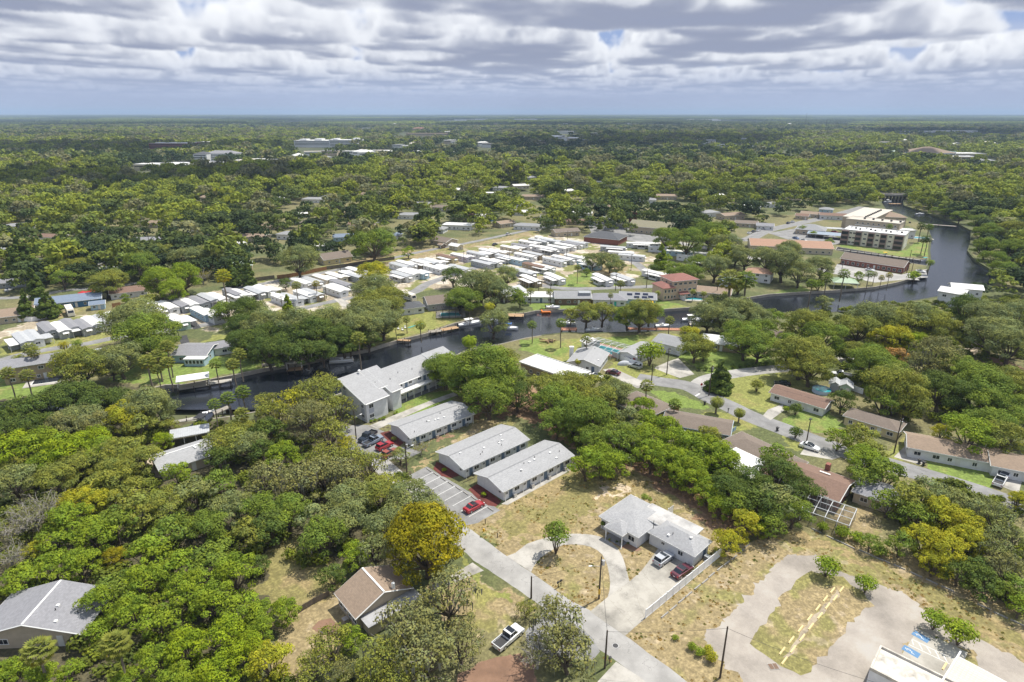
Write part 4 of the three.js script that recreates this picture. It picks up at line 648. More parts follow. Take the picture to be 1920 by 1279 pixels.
// --- foreground left: tan gabled house with a flat grey annexe, and the corner of a grey gabled one
{
  const t = house({ label: 'tan shingled gable house under the big golden tree', c3: [[666, 1161], [775, 1102], [619, 1116]], h: 2.9, rise: 2.3, roof: 'gableEnd', rm: M.roofTan, wm: M.beige, wins: [2, 3, 0, 4], ridge: M.trim, mark: 'the tan-roofed house', ov: 0.45 }), { l, w, L, W } = t.dim;
  part(t, 'annexe_roof', new MB().box(0.6, 2.35, W / 2 + 1.1, L - 0.6, 0.16, 2.9).get(), std('grey rolled roofing', 0.36, 0.36, 0.37, { map: tile(T.stain, 5) }));
  part(t, 'annexe_wall', new MB().box(0.6, 1.13, W / 2 + 0.85, L - 1.4, 2.27, 2.4).get(), M.beige);
  part(t, 'air_conditioner', box(0.9, 0.9, 0.9), M.chrome, [-L / 2 - 0.3, 0.45, 0.5]); part(t, 'chimney', box(0.45, 1.6, 0.45), M.trim, [L * 0.18, 4.7, W / 2 - 0.5]);
  house({ label: 'grey shingled house with low gable cut off by the left frame edge', c3: [[-60, 1198], [154, 1189], [117, 1108]], h: 2.7, rise: 2.3, roof: 'gableEnd', rm: M.roofOld, wm: M.beige, vents: 4, ridge: M.trim, wins: [2, 2, 0, 2], mark: 'the grey house at the left edge' });
  house({ label: 'pale grey shingled house with white ridge among trees near the dock', c3: [[330, 884], [395, 862], [310, 838]], W: 9.5, L: 13, h: 2.7, rise: 1.5, roof: 'gable', rm: M.roofLight, wm: M.beige, ridge: M.trim, vents: 3, mark: 'the grey house by the boat lift' });
  house({ n: 'carport', cat: 'carport', label: 'striped metal patio roof at the river end of the grey house', at: [355, 808], L: 9, W: 4.5, deg: 66, h: 2.5, rise: 0.3, roof: 'shed', open: 1, rm: M.metalGrey });
}
// --- bottom right: long flat-roofed building with a ribbed wing
{
  const t = house({ n: 'commercial_building', cat: 'building', label: 'beige flat-roofed building with white parapet in the bottom right corner', c3: [[1662, 1271], [1766.7, 1325], [1688, 1231]], L: 11, h: 3.3, rise: 0.35, roof: 'flat', rm: std('stained membrane roof', 0.62, 0.585, 0.52, { map: tile(T.stain, 4) }), wm: M.white, win: 0, ov: 0.02, mark: 'the bottom right building' });
  const w2 = thing('commercial_wing', 'beige ribbed metal roof wing behind the accessible parking bays', 'building'), A = gp(1793.5, 1233.5, 3.4), B = gp(1765, 1279, 3.4), ex = V(A.x - B.x, 0, A.z - B.z), wide = ex.length(); ex.normalize(); const ez = V(-ex.z, 0, ex.x);
  w2.position.set(B.x, 0, B.z); w2.rotation.y = Math.atan2(-ex.z, ex.x);
  for (let i = 0; i < 16; i++) part(w2, 'roof_panel', once('rp', () => new MB().box(3.4, 3.3, 0, 8.4, 0.10, 0.52).box(3.4, 3.38, -0.25, 8.4, 0.07, 0.06).get()), M.metalTan, [-0.6, 0, 0.45 + i * 0.54]);
  part(w2, 'wall', new MB().box(3.6, 1.62, 4.6, 7.2, 3.24, 8.8).get(), M.white); part(w2, 'parapet', new MB().box(3.6, 3.45, 0.06, 8.6, 0.45, 0.22).get(), M.trim);
}
// --- near and middle houses, north of the apartments
house({ n: 'flat_roofed_house', label: 'long building with brilliant white flat roof behind the big oak', c3: [[972, 679], [1074, 714], [1096, 693]], h: 3.2, rise: 0.25, roof: 'flat', rm: M.roofWhite, wm: M.tan, vents: 7, wins: [7, 3, 0, 2], mark: 'the white flat-roofed building' });
house({ label: 'grey gable house with white chimney next to the screened pool', c3: [[1064, 682], [1118, 690], [1098, 652]], L: 11, W: 13, h: 2.7, rise: 1.7, roof: 'gableEnd', rm: M.roofLight, wm: M.white, door: M.bluedoor, vents: 2, mark: 'the screened-pool house' });
{ const t = thing('chimney_stack', 'broad white chimney on the left of the grey gable house', 'chimney', gp(1071, 676, 0)); part(t, 'shaft', box(1.3, 4.8, 1.0), M.trim, [0, 2.4, 0]); part(t, 'cap', box(1.5, 0.2, 1.2), M.trim, [0, 4.9, 0]); }
house({ label: 'white house with two-level pale roof right of the screened pool', c3: [[1155, 660], [1195, 672], [1206, 640]], L: 8, W: 14, h: 2.8, rise: 1.0, roof: 'gableEnd', rm: M.roofLight, wm: M.white, door: M.reddoor, mark: 'the two-level white house' });
house({ label: 'grey-roofed garage house at the head of the pale driveway', c3: [[1228, 640], [1272, 651], [1244, 625]], L: 11, W: 10, h: 3.2, rise: 1.4, roof: 'gable', rm: M.roofGrey, wm: M.white, mark: 'the grey garage house' });
house({ n: 'shed', cat: 'shed', label: 'small white garden shed behind the yard palm', at: [1108, 637], L: 6, W: 5, deg: 60, h: 2.6, rise: 1.1, roof: 'gableEnd', rm: M.metalWhite, wm: M.white, wins: [1, 1, 0, 1] });
house({ label: 'house with pale patchy roof half hidden by oaks right of the lawn', at: [1352, 633], L: 13, W: 10, deg: 112, h: 2.7, rise: 1.6, roof: 'hip', rm: M.roofWhite, wm: M.tan });
house({ label: 'brown hip-roofed house under the trees near the right river bend', at: [1465, 625], L: 13, W: 10, deg: 120, h: 2.8, rise: 1.8, roof: 'hip', rm: M.roofBrown, wm: M.tan });
house({ label: 'tan hip-roofed house behind the leafy trees at the bend', at: [1205, 752], L: 13, W: 11, deg: 140, h: 2.7, rise: 1.6, roof: 'hip', rm: M.roofBrown, wm: M.beige, mark: 'the tan junction house' });
{
  const t = house({ label: 'low brown-grey gable house with blue-grey gable end beside the street', c3: [[1268, 800], [1340, 813], [1275, 770]], L: 17, W: 9, h: 2.7, rise: 1.3, roof: 'gable', rm: M.roofBrown, wm: M.grey, trim: std('pale blue trim', 0.45, 0.55, 0.62), mark: 'the brown-grey gable house' });
  part(t, 'window_awning', box(1.3, 0.1, 1.2), M.metalWhite, [-3, 2.0, t.dim.w / 2 + 0.6]);
}
house({ label: 'brown hip house with bright white flat back roof', c3: [[1375, 842], [1440, 874], [1400, 812]], L: 18, W: 9, h: 2.75, rise: 1.3, roof: 'hip', rm: M.roofBrown, wm: M.white, mark: 'the white-backed brown house' });
{
  const t = house({ n: 'patio_roof', cat: 'patio roof', label: 'bright white rolled patio roof between trees and the brown hip house', c3: [[1352, 850], [1425, 893], [1372, 818]], h: 2.7, rise: 0.45, roof: 'shed', open: 1, rm: M.roofWhite });
  for (let i = 0; i < 14; i++) part(t, 'awning_panel', once('awnp', () => new MB().box(0, 0, 0, 1.0, 0.08, 2.2).get()), M.metalWhite, [-t.dim.L / 2 + 0.6 + i * (t.dim.L - 1) / 13, 2.5, t.dim.W / 2 + 1.15]);
}
{
  const t = house({ label: 'rust-brown roofed house with red brick chimney and screened pool', c3: [[1535, 945], [1588, 880], [1490, 850]], L: 11, W: 17, h: 2.8, rise: 1.4, roof: 'gableEnd', rm: M.roofRust, wm: M.brick, mark: 'the rust-brown house' });
  part(t, 'chimney', box(1.2, 4.4, 0.9), M.brick, [t.dim.L / 2 + 0.3, 2.2, 2.5]); part(t, 'skylight', box(0.4, 0.1, 2.2), M.trim, [2.2, 3.9, 3]);
  house({ n: 'flat_extension', cat: 'patio roof', label: 'white flat extension roof against the rust-brown house', at: [1517, 888], L: 10, W: 6, deg: 130, h: 2.9, rise: 0, roof: 'flat', open: 1, rm: M.roofWhite });
}
house({ label: 'small white house with brown gable roof on the far side of the street', c3: [[1456, 739], [1532, 762], [1550, 747]], L: 15.5, W: 7.5, h: 2.6, rise: 1.2, roof: 'gable', rm: M.roofRust, wm: M.white, wins: [4, 1, 0, 1], mark: 'the small brown-roofed white house' });
house({ label: 'yellowish house with brown hip roof and open carport end', c3: [[1580, 779], [1686.5, 811], [1704, 795]], h: 2.7, rise: 1.3, roof: 'hip', rm: M.roofBrown, wm: M.yellow, wins: [4, 2, 0, 1], mark: 'the yellowish hip-roofed house' });
house({ label: 'white house with brown gable roof behind the vine-clad tree', at: [1790, 835], L: 20, W: 9, deg: 116, h: 2.7, rise: 1.4, roof: 'gable', rm: M.roofTan, wm: M.white, mark: 'the vine-screened white house' });
house({ label: 'house with tan roof and white garage cut by the right edge', at: [1912, 862], L: 12, W: 9, deg: 116, h: 2.7, rise: 1.4, roof: 'gable', rm: M.roofTan, wm: M.white });
house({ label: 'cream bungalow among the trees behind the yellow-flowering canopy', at: [1650, 915], L: 9, W: 8, deg: 130, h: 2.7, rise: 1.3, roof: 'hip', rm: M.roofOld, wm: M.beige });
house({ n: 'shed', cat: 'shed', label: 'grey garden shed with pale gable roof, left of the pair', at: [1567, 714], L: 3.4, W: 4.2, deg: 118, h: 2.6, rise: 1.0, roof: 'gableEnd', rm: M.metalGrey, wm: M.grey, wins: [0, 0, 0, 0], door: 0, win: 0 });
house({ n: 'shed', cat: 'shed', label: 'pale garden shed with double door, right of the pair', at: [1587, 717], L: 4, W: 4.6, deg: 118, h: 2.6, rise: 1.2, roof: 'gableEnd', rm: M.metalGrey, wm: M.green, wins: [1, 0, 0, 0] });
// --- river frontage, left to right
house({ label: 'two-storey tan house with brown roof and pool deck at the left bank', c3: [[33, 682], [118, 669], [30, 678]], W: 9, L: 20, h: 5.4, rise: 1.4, roof: 'gable', rm: M.roofOld, wm: M.tan, floors: 2, wins: [5, 2, 0, 1], mark: 'the two-storey tan house' });
{
  const t = house({ label: 'pale blue cottage with weathered grey roof and glazed porch', c3: [[326, 667], [378, 667], [340, 642]], L: 12, W: 12, h: 2.8, rise: 1.5, roof: 'gable', rm: M.roofOld, wm: M.blue, door: std('maroon door', 0.25, 0.03, 0.09), wins: [2, 2, 0, 1], mark: 'the pale blue cottage' });
  part(t, 'sunroom', new MB().box(3, 1.2, t.dim.W / 2 + 1.3, 6.5, 2.4, 3).get(), M.blue); part(t, 'sunroom_roof', new MB().box(3, 2.5, t.dim.W / 2 + 1.3, 7, 0.14, 3.4).get(), M.metalWhite);
  for (let i = 0; i < 5; i++) { const [f, g] = windowGeo(1.0, 1.3, 1), o = part(t, 'window', f, M.trim, [0.6 + i * 1.2, 1.5, t.dim.W / 2 + 2.83]); part(o, 'pane', g, M.glass); }
}
house({ label: 'white bungalow with grey roof between oaks, right of the blue cottage', at: [428, 640], L: 15, W: 8, deg: 62, h: 2.7, rise: 1.3, roof: 'gable', rm: M.roofOld, wm: M.white });
house({ label: 'grey metal-roofed house beside the street behind the river oaks', at: [202, 655], L: 14, W: 8, deg: 64, h: 2.6, rise: 0.9, roof: 'gable', rm: M.metalGrey, wm: M.white });
house({ label: 'dark slate-roofed house with porch facing the lawn and river', c3: [[755, 583], [793, 578], [760, 565]], L: 12, W: 9, h: 2.8, rise: 1.5, roof: 'hip', rm: M.roofDark, wm: M.white, mark: 'the slate-roofed river house' });
house({ label: 'brown-roofed grey house with dark pool cage on the far bank', c3: [[812, 572], [868, 566], [815, 555]], L: 17, W: 11, h: 3.0, rise: 2.2, roof: 'gable', rm: M.roofBrown, wm: M.grey, mark: 'the brown pool-cage house' });
house({ label: 'grey metal-roofed barn-like house with dark front right of the oaks', at: [955, 543], L: 9, W: 14, deg: 130, h: 3.2, rise: 1.8, roof: 'gableEnd', rm: M.metalGrey, wm: M.greyWood });
house({ label: 'low white bungalow with teal shutters on the far bank', at: [1012, 549], L: 14, W: 9, deg: 92, h: 2.7, rise: 1.3, roof: 'hip', rm: M.metalWhite, wm: M.white, door: M.bluedoor });
{
  const t = house({ label: 'large grey-roofed house with open shaded porch facing the river', at: [1073, 549], L: 16, W: 11, deg: 90, h: 3.0, rise: 2.0, roof: 'gable', rm: M.roofGrey, wm: M.brown, mark: 'the large grey river house' });
  part(t, 'dormer', new MB().box(5, 4.2, 1.5, 5, 1.4, 4).get(), M.grey);
}
house({ label: 'white house with olive-grey roof and teal door on the far bank', at: [1143, 553], L: 15, W: 10, deg: 96, h: 2.9, rise: 1.7, roof: 'hip', rm: M.roofOld, wm: M.white, door: M.tealdoor, mark: 'the house with the teal door' });
{
  const t = house({ label: 'grey-blue house with six solar panels and a yellow awning', at: [1196, 551], L: 16, W: 11, deg: 100, h: 2.9, rise: 1.8, roof: 'gable', rm: M.roofGrey, wm: M.blue, mark: 'the house with solar panels' });
  for (const [x, z] of [[-3.5, 2.2], [-0.2, 1.6], [3.2, 1.7], [-0.5, 4.0], [2.8, 3.9], [5.4, 3.4]]) { const q = part(t, 'solar_panel', box(2.2, 0.06, 1.5), M.solar, [x, 2.9 + 1.8 * (1 - z / 5.5) + 0.1, z]); q.rotation.x = Math.atan2(1.8, 5.5); }
  part(t, 'awning', box(5, 0.1, 3), M.yellow2, [4, 2.3, 6.6]);
}
{
  const t = house({ label: 'three-level peach house with red tiled hip roofs and blue windows', c3: [[1258, 528], [1314, 523], [1256, 515]], L: 13.5, W: 12, h: 8.4, rise: 2.0, roof: 'hip', rm: M.roofRed, wm: M.pink, floors: 3, wins: [5, 3, 0, 3], ov: 0.6, mark: 'the red-tiled peach house' });
  const { w, l } = t.dim; part(t, 'wing_wall', new MB().box(-l / 2 - 2.2, 2.8, 1.2, 5.4, 5.6, 9.5).get(), M.pink); part(t, 'wing_roof', roofGeo('hip', 6.6, 10.6, 5.7, 1.5), M.roofRed, [-l / 2 - 2.2, 0, 1.2]);
  for (let i = 0; i < 3; i++) for (const y of [1.5, 4.2]) { const [f, g] = windowGeo(0.9, 1.4, 1), o = part(t, 'window', f, M.trim, [-l / 2 - 3.9 + i * 1.7, y, 5.98]); part(o, 'pane', g, M.glass); }
  part(t, 'porch_roof', roofGeo('shed', 5, 2, 2.6, 0.8), M.roofRed, [-1, 0, w / 2 + 0.95]);
}
house({ label: 'beige single-storey house beside the peach house', at: [1340, 541], L: 15, W: 11, deg: 112, h: 3.0, rise: 1.6, roof: 'gable', rm: M.roofTan, wm: M.pink });
house({ label: 'peach-roofed villa with white chimney behind the palms', at: [1425, 505], L: 13, W: 11, deg: 120, h: 4.5, rise: 1.8, roof: 'hip', rm: M.roofOrange, wm: M.white, floors: 2 });
house({ label: 'blue tarp-roofed cottage between the oaks and palms', at: [1368, 522], L: 9, W: 8, deg: 115, h: 2.7, rise: 1.2, roof: 'gable', rm: M.roofBlue, wm: M.white });
house({ label: 'raised white house with two pale metal roofs among the right bank trees', c3: [[1766, 549], [1796, 554], [1788, 539]], L: 10, W: 9, h: 6, rise: 1.4, roof: 'gable', rm: M.metalWhite, wm: M.white, floors: 2, wins: [2, 2, 0, 2], mark: 'the raised metal-roofed house' });
house({ n: 'house', label: 'taller pale metal-roofed wing behind the raised white house', at: [1812, 535], L: 12, W: 8, deg: 112, h: 6.6, rise: 1.4, roof: 'gable', rm: M.metalWhite, wm: M.white, floors: 2 });
// --- condominiums at the wide water
{
  const t = thing('condominium', 'cream three-storey condominium with brown screened balcony bays and white roof', 'apartment building'), d = lie(gp(1581, 431, 9), gp(1697.5, 442.5, 9), gp(1602.5, 424, 9)); t.position.copy(d.c); t.rotation.y = d.turn; const L = d.L, W = 17, H = 9;
  part(t, 'wall', wallGeo(L - 0.3, W - 0.3, H - 0.3, {}), wall('bright cream wall', 0.86, 0.82, 0.70)); part(t, 'roof', roofGeo('flat', L, W, H, 0.35), M.roofWhite);
  const bay = std('brown bay siding', 0.26, 0.19, 0.17); const xs = [-L * 0.46, -L * 0.235, -L * 0.03, L * 0.17, L * 0.41], ws = [4.2, 3.4, 3.4, 3.4, 4.8];
  xs.forEach((x, i) => { const b = part(t, 'balcony_bay', box(ws[i], H - 0.2, 1.2), bay, [x, (H - 0.2) / 2, W / 2 + 0.45]); for (let f = 0; f < 3; f++) part(b, 'screen', box(ws[i] - 0.6, 1.7, 0.1), M.glass, [0, -H / 2 + 1.6 + f * 2.9, 0.62]); });
  [[-L * 0.37, 0], [-L * 0.31, 0], [-L * 0.13, 0], [L * 0.07, 0], [L * 0.275, 0]].forEach(([x]) => { for (let f = 0; f < 3; f++) addWindow(t, 0, x, 1.6 + f * 2.9, 1.6, 1.1, L - 0.3, W - 0.3); });
  for (let f = 0; f < 3; f++) for (const s of [-4, 4]) addWindow(t, 1, s, 1.6 + f * 2.9, 1.3, 1.1, L - 0.3, W - 0.3);
  for (let i = 0; i < 11; i++) part(t, 'roof_unit', box(1.1, 0.9, 1.0), i % 3 ? M.dark : M.chrome, [-L * 0.42 + i * L * 0.083, H + 0.42, -2 + (i % 3) * 2.2]);
  blocks.push([d.c.x, d.c.z, 24]); landmarks.push([1640, 445, 'the cream condominium']);
  const u = thing('condominium', 'L-shaped tan condominium behind the cream one, its roof dotted with units', 'apartment building'), e = lie(gp(1584, 412, 9), gp(1685, 422, 9), gp(1600, 405, 9)); u.position.copy(e.c); u.rotation.y = e.turn; const L2 = e.L, W2 = 15;
  part(u, 'wall', wallGeo(L2, W2, H, {}), M.beige); part(u, 'roof', roofGeo('flat', L2 + 0.4, W2 + 0.4, H + 0.2, 0.35), M.metalTan);
  part(u, 'rear_wall', new MB().box(-L2 * 0.36, H / 2, -32, 19, H, 58).get(), M.beige); part(u, 'rear_roof', new MB().box(-L2 * 0.36, H + 0.15, -31.8, 19.6, 0.3, 57.6).get(), M.metalTan);
  for (let f = 0; f < 3; f++) { part(u, 'gallery_floor', box(L2 * 0.78, 0.25, 1.6), M.trim, [L2 * 0.08, 0.3 + f * 2.9, W2 / 2 + 0.8]); for (let i = 0; i < 8; i++) { addWindow(u, 0, -L2 * 0.27 + i * L2 * 0.1, 1.6 + f * 2.9, 1.2, 1.1, L2, W2); } }
  for (let i = 0; i < 18; i++) part(u, 'roof_unit', box(1.2, 0.9, 1.0), M.dark, [i < 10 ? -L2 * 0.36 + 4 : -L2 * 0.2 + (i - 10) * 5.4, H + 0.8, i < 10 ? -8 - i * 4.6 : 0]);
  blocks.push([e.c.x, e.c.z, 30], [e.c.x - 10, e.c.z - 30, 30], [e.c.x + 15, e.c.z - 60, 28]);
  house({ n: 'condominium', cat: 'apartment building', label: 'tan hip-roofed condominium house between the condominiums and the water', at: [1668, 401], L: 20, W: 16, deg: 105, h: 6.5, rise: 2.5, roof: 'hip', rm: M.roofTan, wm: M.beige, floors: 2 });
  house({ n: 'brick_offices', cat: 'building', label: 'long single-storey brick and white offices with brown roof beside the inlet', c3: [[1569, 487], [1690, 505], [1573, 472]], W: 13, h: 3.2, rise: 2.6, roof: 'gable', rm: M.roofBrown, wm: M.brick, wins: [12, 2, 0, 1], wh: 1.5, mark: 'the long brick offices' });
  house({ n: 'orange_roofed_building', cat: 'building', label: 'long building with orange tiled roof behind the grey-green oaks', c3: [[1425, 466], [1555, 472], [1440, 446]], L: 46, W: 20, h: 3.6, rise: 2.6, roof: 'gable', rm: M.roofOrange, wm: M.cream, mark: 'the orange-roofed building' });
  house({ label: 'grey hip-roofed house next to the car park canopies', at: [1522, 424], L: 19, W: 16, deg: 120, h: 3.4, rise: 3, roof: 'hip', rm: M.roofGrey, wm: M.beige });
  house({ n: 'car_canopy', cat: 'carport', label: 'long blue-grey car park canopy in front of the condominiums', at: [1555, 438], L: 26, W: 11, deg: 120, h: 2.8, rise: 0.2, roof: 'shed', open: 1, posts: 6, rm: M.metalBlue });
  house({ n: 'car_canopy', cat: 'carport', label: 'narrow grey car park canopy behind the blue-grey one', at: [1570, 428], L: 26, W: 5, deg: 110, h: 2.8, rise: 0.2, roof: 'shed', open: 1, posts: 6, rm: M.metalGrey });
  house({ n: 'pavilion', cat: 'pavilion', label: 'open park pavilion with pale green hip roof by the river path', at: [1584, 523], L: 11, W: 9, deg: 105, h: 3.2, rise: 1.7, roof: 'hip', open: 1, posts: 3, rm: M.metalGreen, mark: 'the green-roofed pavilion' });
  house({ n: 'pool_house', cat: 'building', label: 'flat white pool house right of the cream condominium', at: [1696, 430], L: 12, W: 9, deg: 100, h: 5, rise: 0.3, roof: 'flat', rm: M.roofWhite, wm: M.white });
}
// --- upper middle: church, beige house, scattered homes
house({ label: 'beige gable house with brown roof along the wooden fence', c3: [[616, 490], [664, 483], [608, 476]], L: 17, W: 12, h: 3.0, rise: 2.6, roof: 'gable', rm: M.roofBrown, wm: M.yellow, wins: [3, 1, 0, 2], mark: 'the beige house by the wooden fence' });
house({ n: 'church', cat: 'church', label: 'church hall with olive roof beside the brick tower', at: [1225, 419], L: 30, W: 17, deg: 118, h: 4.5, rise: 3.4, roof: 'gable', rm: M.roofOlive, wm: M.beige, mark: 'the church hall' });
{ const t = thing('church_tower', 'square red brick tower left of the olive-roofed hall', 'tower', gp(1186, 422, 0)); part(t, 'shaft', box(5, 9.5, 5), M.brick, [0, 4.75, 0]); part(t, 'cornice', box(5.6, 0.5, 5.6), M.tan, [0, 9.7, 0]); blocks.push([t.position.x, t.position.z, 7]); }
house({ n: 'brick_hall', cat: 'building', label: 'dark brick building with dark grey hip roof above the mobile homes', at: [1136, 438], L: 24, W: 18, deg: 118, h: 3.6, rise: 3, roof: 'hip', rm: M.roofDark, wm: M.brick, win: 0, mark: 'the dark brick hall' });
const HOMES = [
  [22, 582, 15, 11, 60, 'gable', M.roofTan, M.beige, 'beige house with tan gable roof and screened pool at the left edge', 2.9, 2], [130, 556, 24, 12, 62, 'gable', M.roofBlue, M.deepblue, 'blue house with blue-grey roof and red parasols', 2.8, 1.8], [182, 566, 6, 5, 62, 'gable', M.roofBlue, M.blue, 'small pale blue shed beside the red parasols', 2.4, 1.1], [240, 540, 15, 10, 60, 'gable', M.roofRust, M.white, 'white bungalow with rust roof behind the oak on the left', 2.7, 1.6],
  [75, 488, 16, 12, 100, 'hip', M.roofBlue, M.pink, 'grey-blue roofed house with pink porch at far left', 2.9, 2], [160, 422, 20, 10, 96, 'gable', M.roofTan, M.cream, 'cream two-level house with tan roof in the left woods', 5, 1.8], [138, 455, 16, 10, 95, 'gable', M.roofBrown, M.beige, 'brown ranch house behind the conifer on the left', 2.7, 1.4], [202, 450, 12, 9, 80, 'gable', M.roofBrown, M.white, 'white-gabled brown house near the left clearing', 2.7, 1.6],
  [278, 446, 20, 10, 88, 'gable', M.roofOld, M.white, 'long low house with weathered roof by the upper left road', 2.7, 1.3], [170, 482, 13, 10, 100, 'hip', M.roofOld, M.white, 'pale hip-roofed house between the oaks on the left', 2.8, 1.6], [238, 475, 9, 8, 140, 'gable', M.roofTan, M.beige, 'small tan-roofed cottage behind the left oaks', 2.7, 1.4], [210, 502, 14, 9, 100, 'gable', M.metalGrey, M.blue, 'blue house with grey metal roof left of the tall oak', 2.8, 1.4],
  [20, 524, 16, 9, 70, 'gable', M.roofOld, M.grey, 'grey ranch house with carport at the far left edge', 2.6, 1.2], [28, 464, 15, 10, 100, 'gable', M.roofGrey, M.white, 'white house glimpsed between trees at upper left', 2.7, 1.4], [420, 478, 11, 9, 70, 'gable', M.roofTan, M.brown, 'brown cottage with tan roof beside the green canopy', 2.7, 1.3], [445, 493, 15, 10, 70, 'gable', M.metalPale, M.beige, 'house with pale green metal roof among conifers', 2.7, 1.4], [440, 453, 14, 8, 74, 'gable', M.metalWhite, M.white, 'white-roofed house with awning above the green canopy', 2.7, 1],
  [645, 440, 14, 10, 80, 'gable', M.roofBlue, M.blue, 'blue-trimmed house behind the dark oaks above the beige house', 2.8, 1.5], [610, 458, 14, 7, 85, 'gable', M.metalWhite, M.white, 'white trailer-like house behind the oaks on the left', 2.6, 0.8], [502, 420, 20, 12, 80, 'gable', M.roofTan, M.beige, 'tan-roofed houses row end near the big oaks', 2.8, 1.6], [735, 437, 12, 9, 100, 'hip', M.roofBlue, M.white, 'blue-grey hip roofed house behind the tall oaks', 2.8, 1.6], [818, 425, 14, 10, 105, 'hip', M.roofGrey, M.white, 'grey hip-roofed house with white garage', 2.9, 1.8],
  [832, 447, 15, 11, 130, 'gable', M.roofBrown, M.beige, 'brown-roofed house above the tan mobile home', 2.8, 1.8], [855, 458, 8, 6, 130, 'gable', M.metalWhite, M.cream, 'cream shed with white roof on the dry lawn', 2.6, 1.2], [828, 457, 4, 4, 130, 'gable', M.roofTan, M.brown, 'tiny brown shed on the dry lawn', 2.2, 0.8], [910, 403, 16, 14, 110, 'gable', M.metalWhite, M.deepblue, 'house with shining white metal roof among trees', 3, 1.6], [895, 402, 12, 9, 110, 'gable', M.roofOrange, M.beige, 'orange-roofed house behind the shining white roof', 2.8, 1.5],
  [1148, 406, 14, 10, 100, 'hip', M.roofGrey, M.white, 'small pale house beside the parked cars by the church', 2.8, 1.4], [1175, 400, 14, 10, 100, 'hip', M.roofOld, M.blue, 'blue-grey bungalow behind the small pale house', 2.8, 1.4], [1085, 398, 22, 12, 95, 'flat', M.roofWhite, M.white, 'flat white-roofed building left of the yellow-green trees', 3.4, 0.2], [1080, 412, 15, 9, 95, 'gable', M.roofRust, M.beige, 'rust-roofed bungalow under the trees above the homes', 2.7, 1.3], [1030, 405, 14, 10, 95, 'gable', M.roofGrey, M.white, 'grey-roofed house in the upper middle trees', 2.7, 1.4], [975, 395, 13, 9, 95, 'gable', M.metalWhite, M.white, 'small white-roofed house in the upper middle trees', 2.7, 1.2], [1140, 385, 16, 11, 95, 'gable', M.roofTan, M.beige, 'tan-roofed house deep in the upper middle trees', 2.8, 1.5],
  [1400, 415, 16, 11, 110, 'gable', M.roofBrown, M.beige, 'brown bungalow behind the oak avenue', 2.8, 1.5], [1435, 420, 12, 9, 110, 'gable', M.roofOld, M.white, 'weathered bungalow beside the parked cars avenue', 2.8, 1.4], [1520, 398, 14, 10, 120, 'gable', M.roofTan, M.beige, 'tan bungalow at the head of the condominium road', 2.8, 1.5], [1550, 390, 11, 9, 120, 'hip', M.roofGrey, M.blue, 'small grey house near the condominium entrance', 2.8, 1.4], [1505, 402, 10, 9, 120, 'gable', M.roofRust, M.beige, 'rust-roofed cottage at the head of the avenue', 2.8, 1.4],
  [1770, 380, 11, 9, 100, 'gable', M.roofGrey, M.white, 'white house on the far shore right of the bridge', 3, 1.6], [1898, 375, 16, 12, 100, 'hip', M.roofTan, M.beige, 'tan hip-roofed house at the upper right', 3, 2], [1915, 378, 12, 9, 100, 'gable', M.roofTan, M.beige, 'second tan house cut by the upper right edge', 3, 1.6], [1912, 425, 11, 10, 110, 'hip', M.roofOld, M.white, 'grey roof between the trees at the right edge above the lake', 3, 1.8],
  [110, 378, 14, 10, 95, 'gable', M.metalWhite, M.white, 'white roof glimpsed in the left woods', 2.8, 1.3], [450, 355, 15, 11, 95, 'gable', M.roofRust, M.cream, 'cream gabled house with rust roof in the dark woods', 4.4, 2], [645, 398, 14, 10, 95, 'gable', M.roofTan, M.beige, 'tan roof low in the trees left of centre', 2.8, 1.4], [795, 380, 13, 10, 95, 'gable', M.roofOld, M.beige, 'faded roof left of the lime-green trees', 2.8, 1.4], [1310, 322, 20, 12, 95, 'gable', M.roofTan, M.beige, 'long tan roof in the woods right of centre', 3, 1.6], [1165, 360, 22, 12, 95, 'gable', M.roofTan, M.cream, 'wide tan roof in the woods above the church', 3, 1.6],
  [1690, 338, 18, 12, 100, 'gable', M.roofTan, M.beige, 'tan roof beside the golden tree near the bridge', 3, 1.6], [1655, 340, 14, 12, 100, 'gable', M.roofGrey, M.white, 'pale roof left of the golden tree near the bridge', 3, 1.6], [1882, 335, 18, 12, 100, 'hip', M.roofGrey, M.beige, 'pale hip roof far right above the lake', 3, 2],
];
for (const [u, v, L, W, deg, roof, rm, wm, label, h, rise] of HOMES) house({ label, at: [u, v], L, W, deg, roof, rm, wm, h, rise, floors: h > 4 ? 2 : 1, n: L < 7 ? 'shed' : 'house', cat: L < 7 ? 'shed' : 'house', wins: L < 7 ? [1, 1, 0, 0] : undefined });


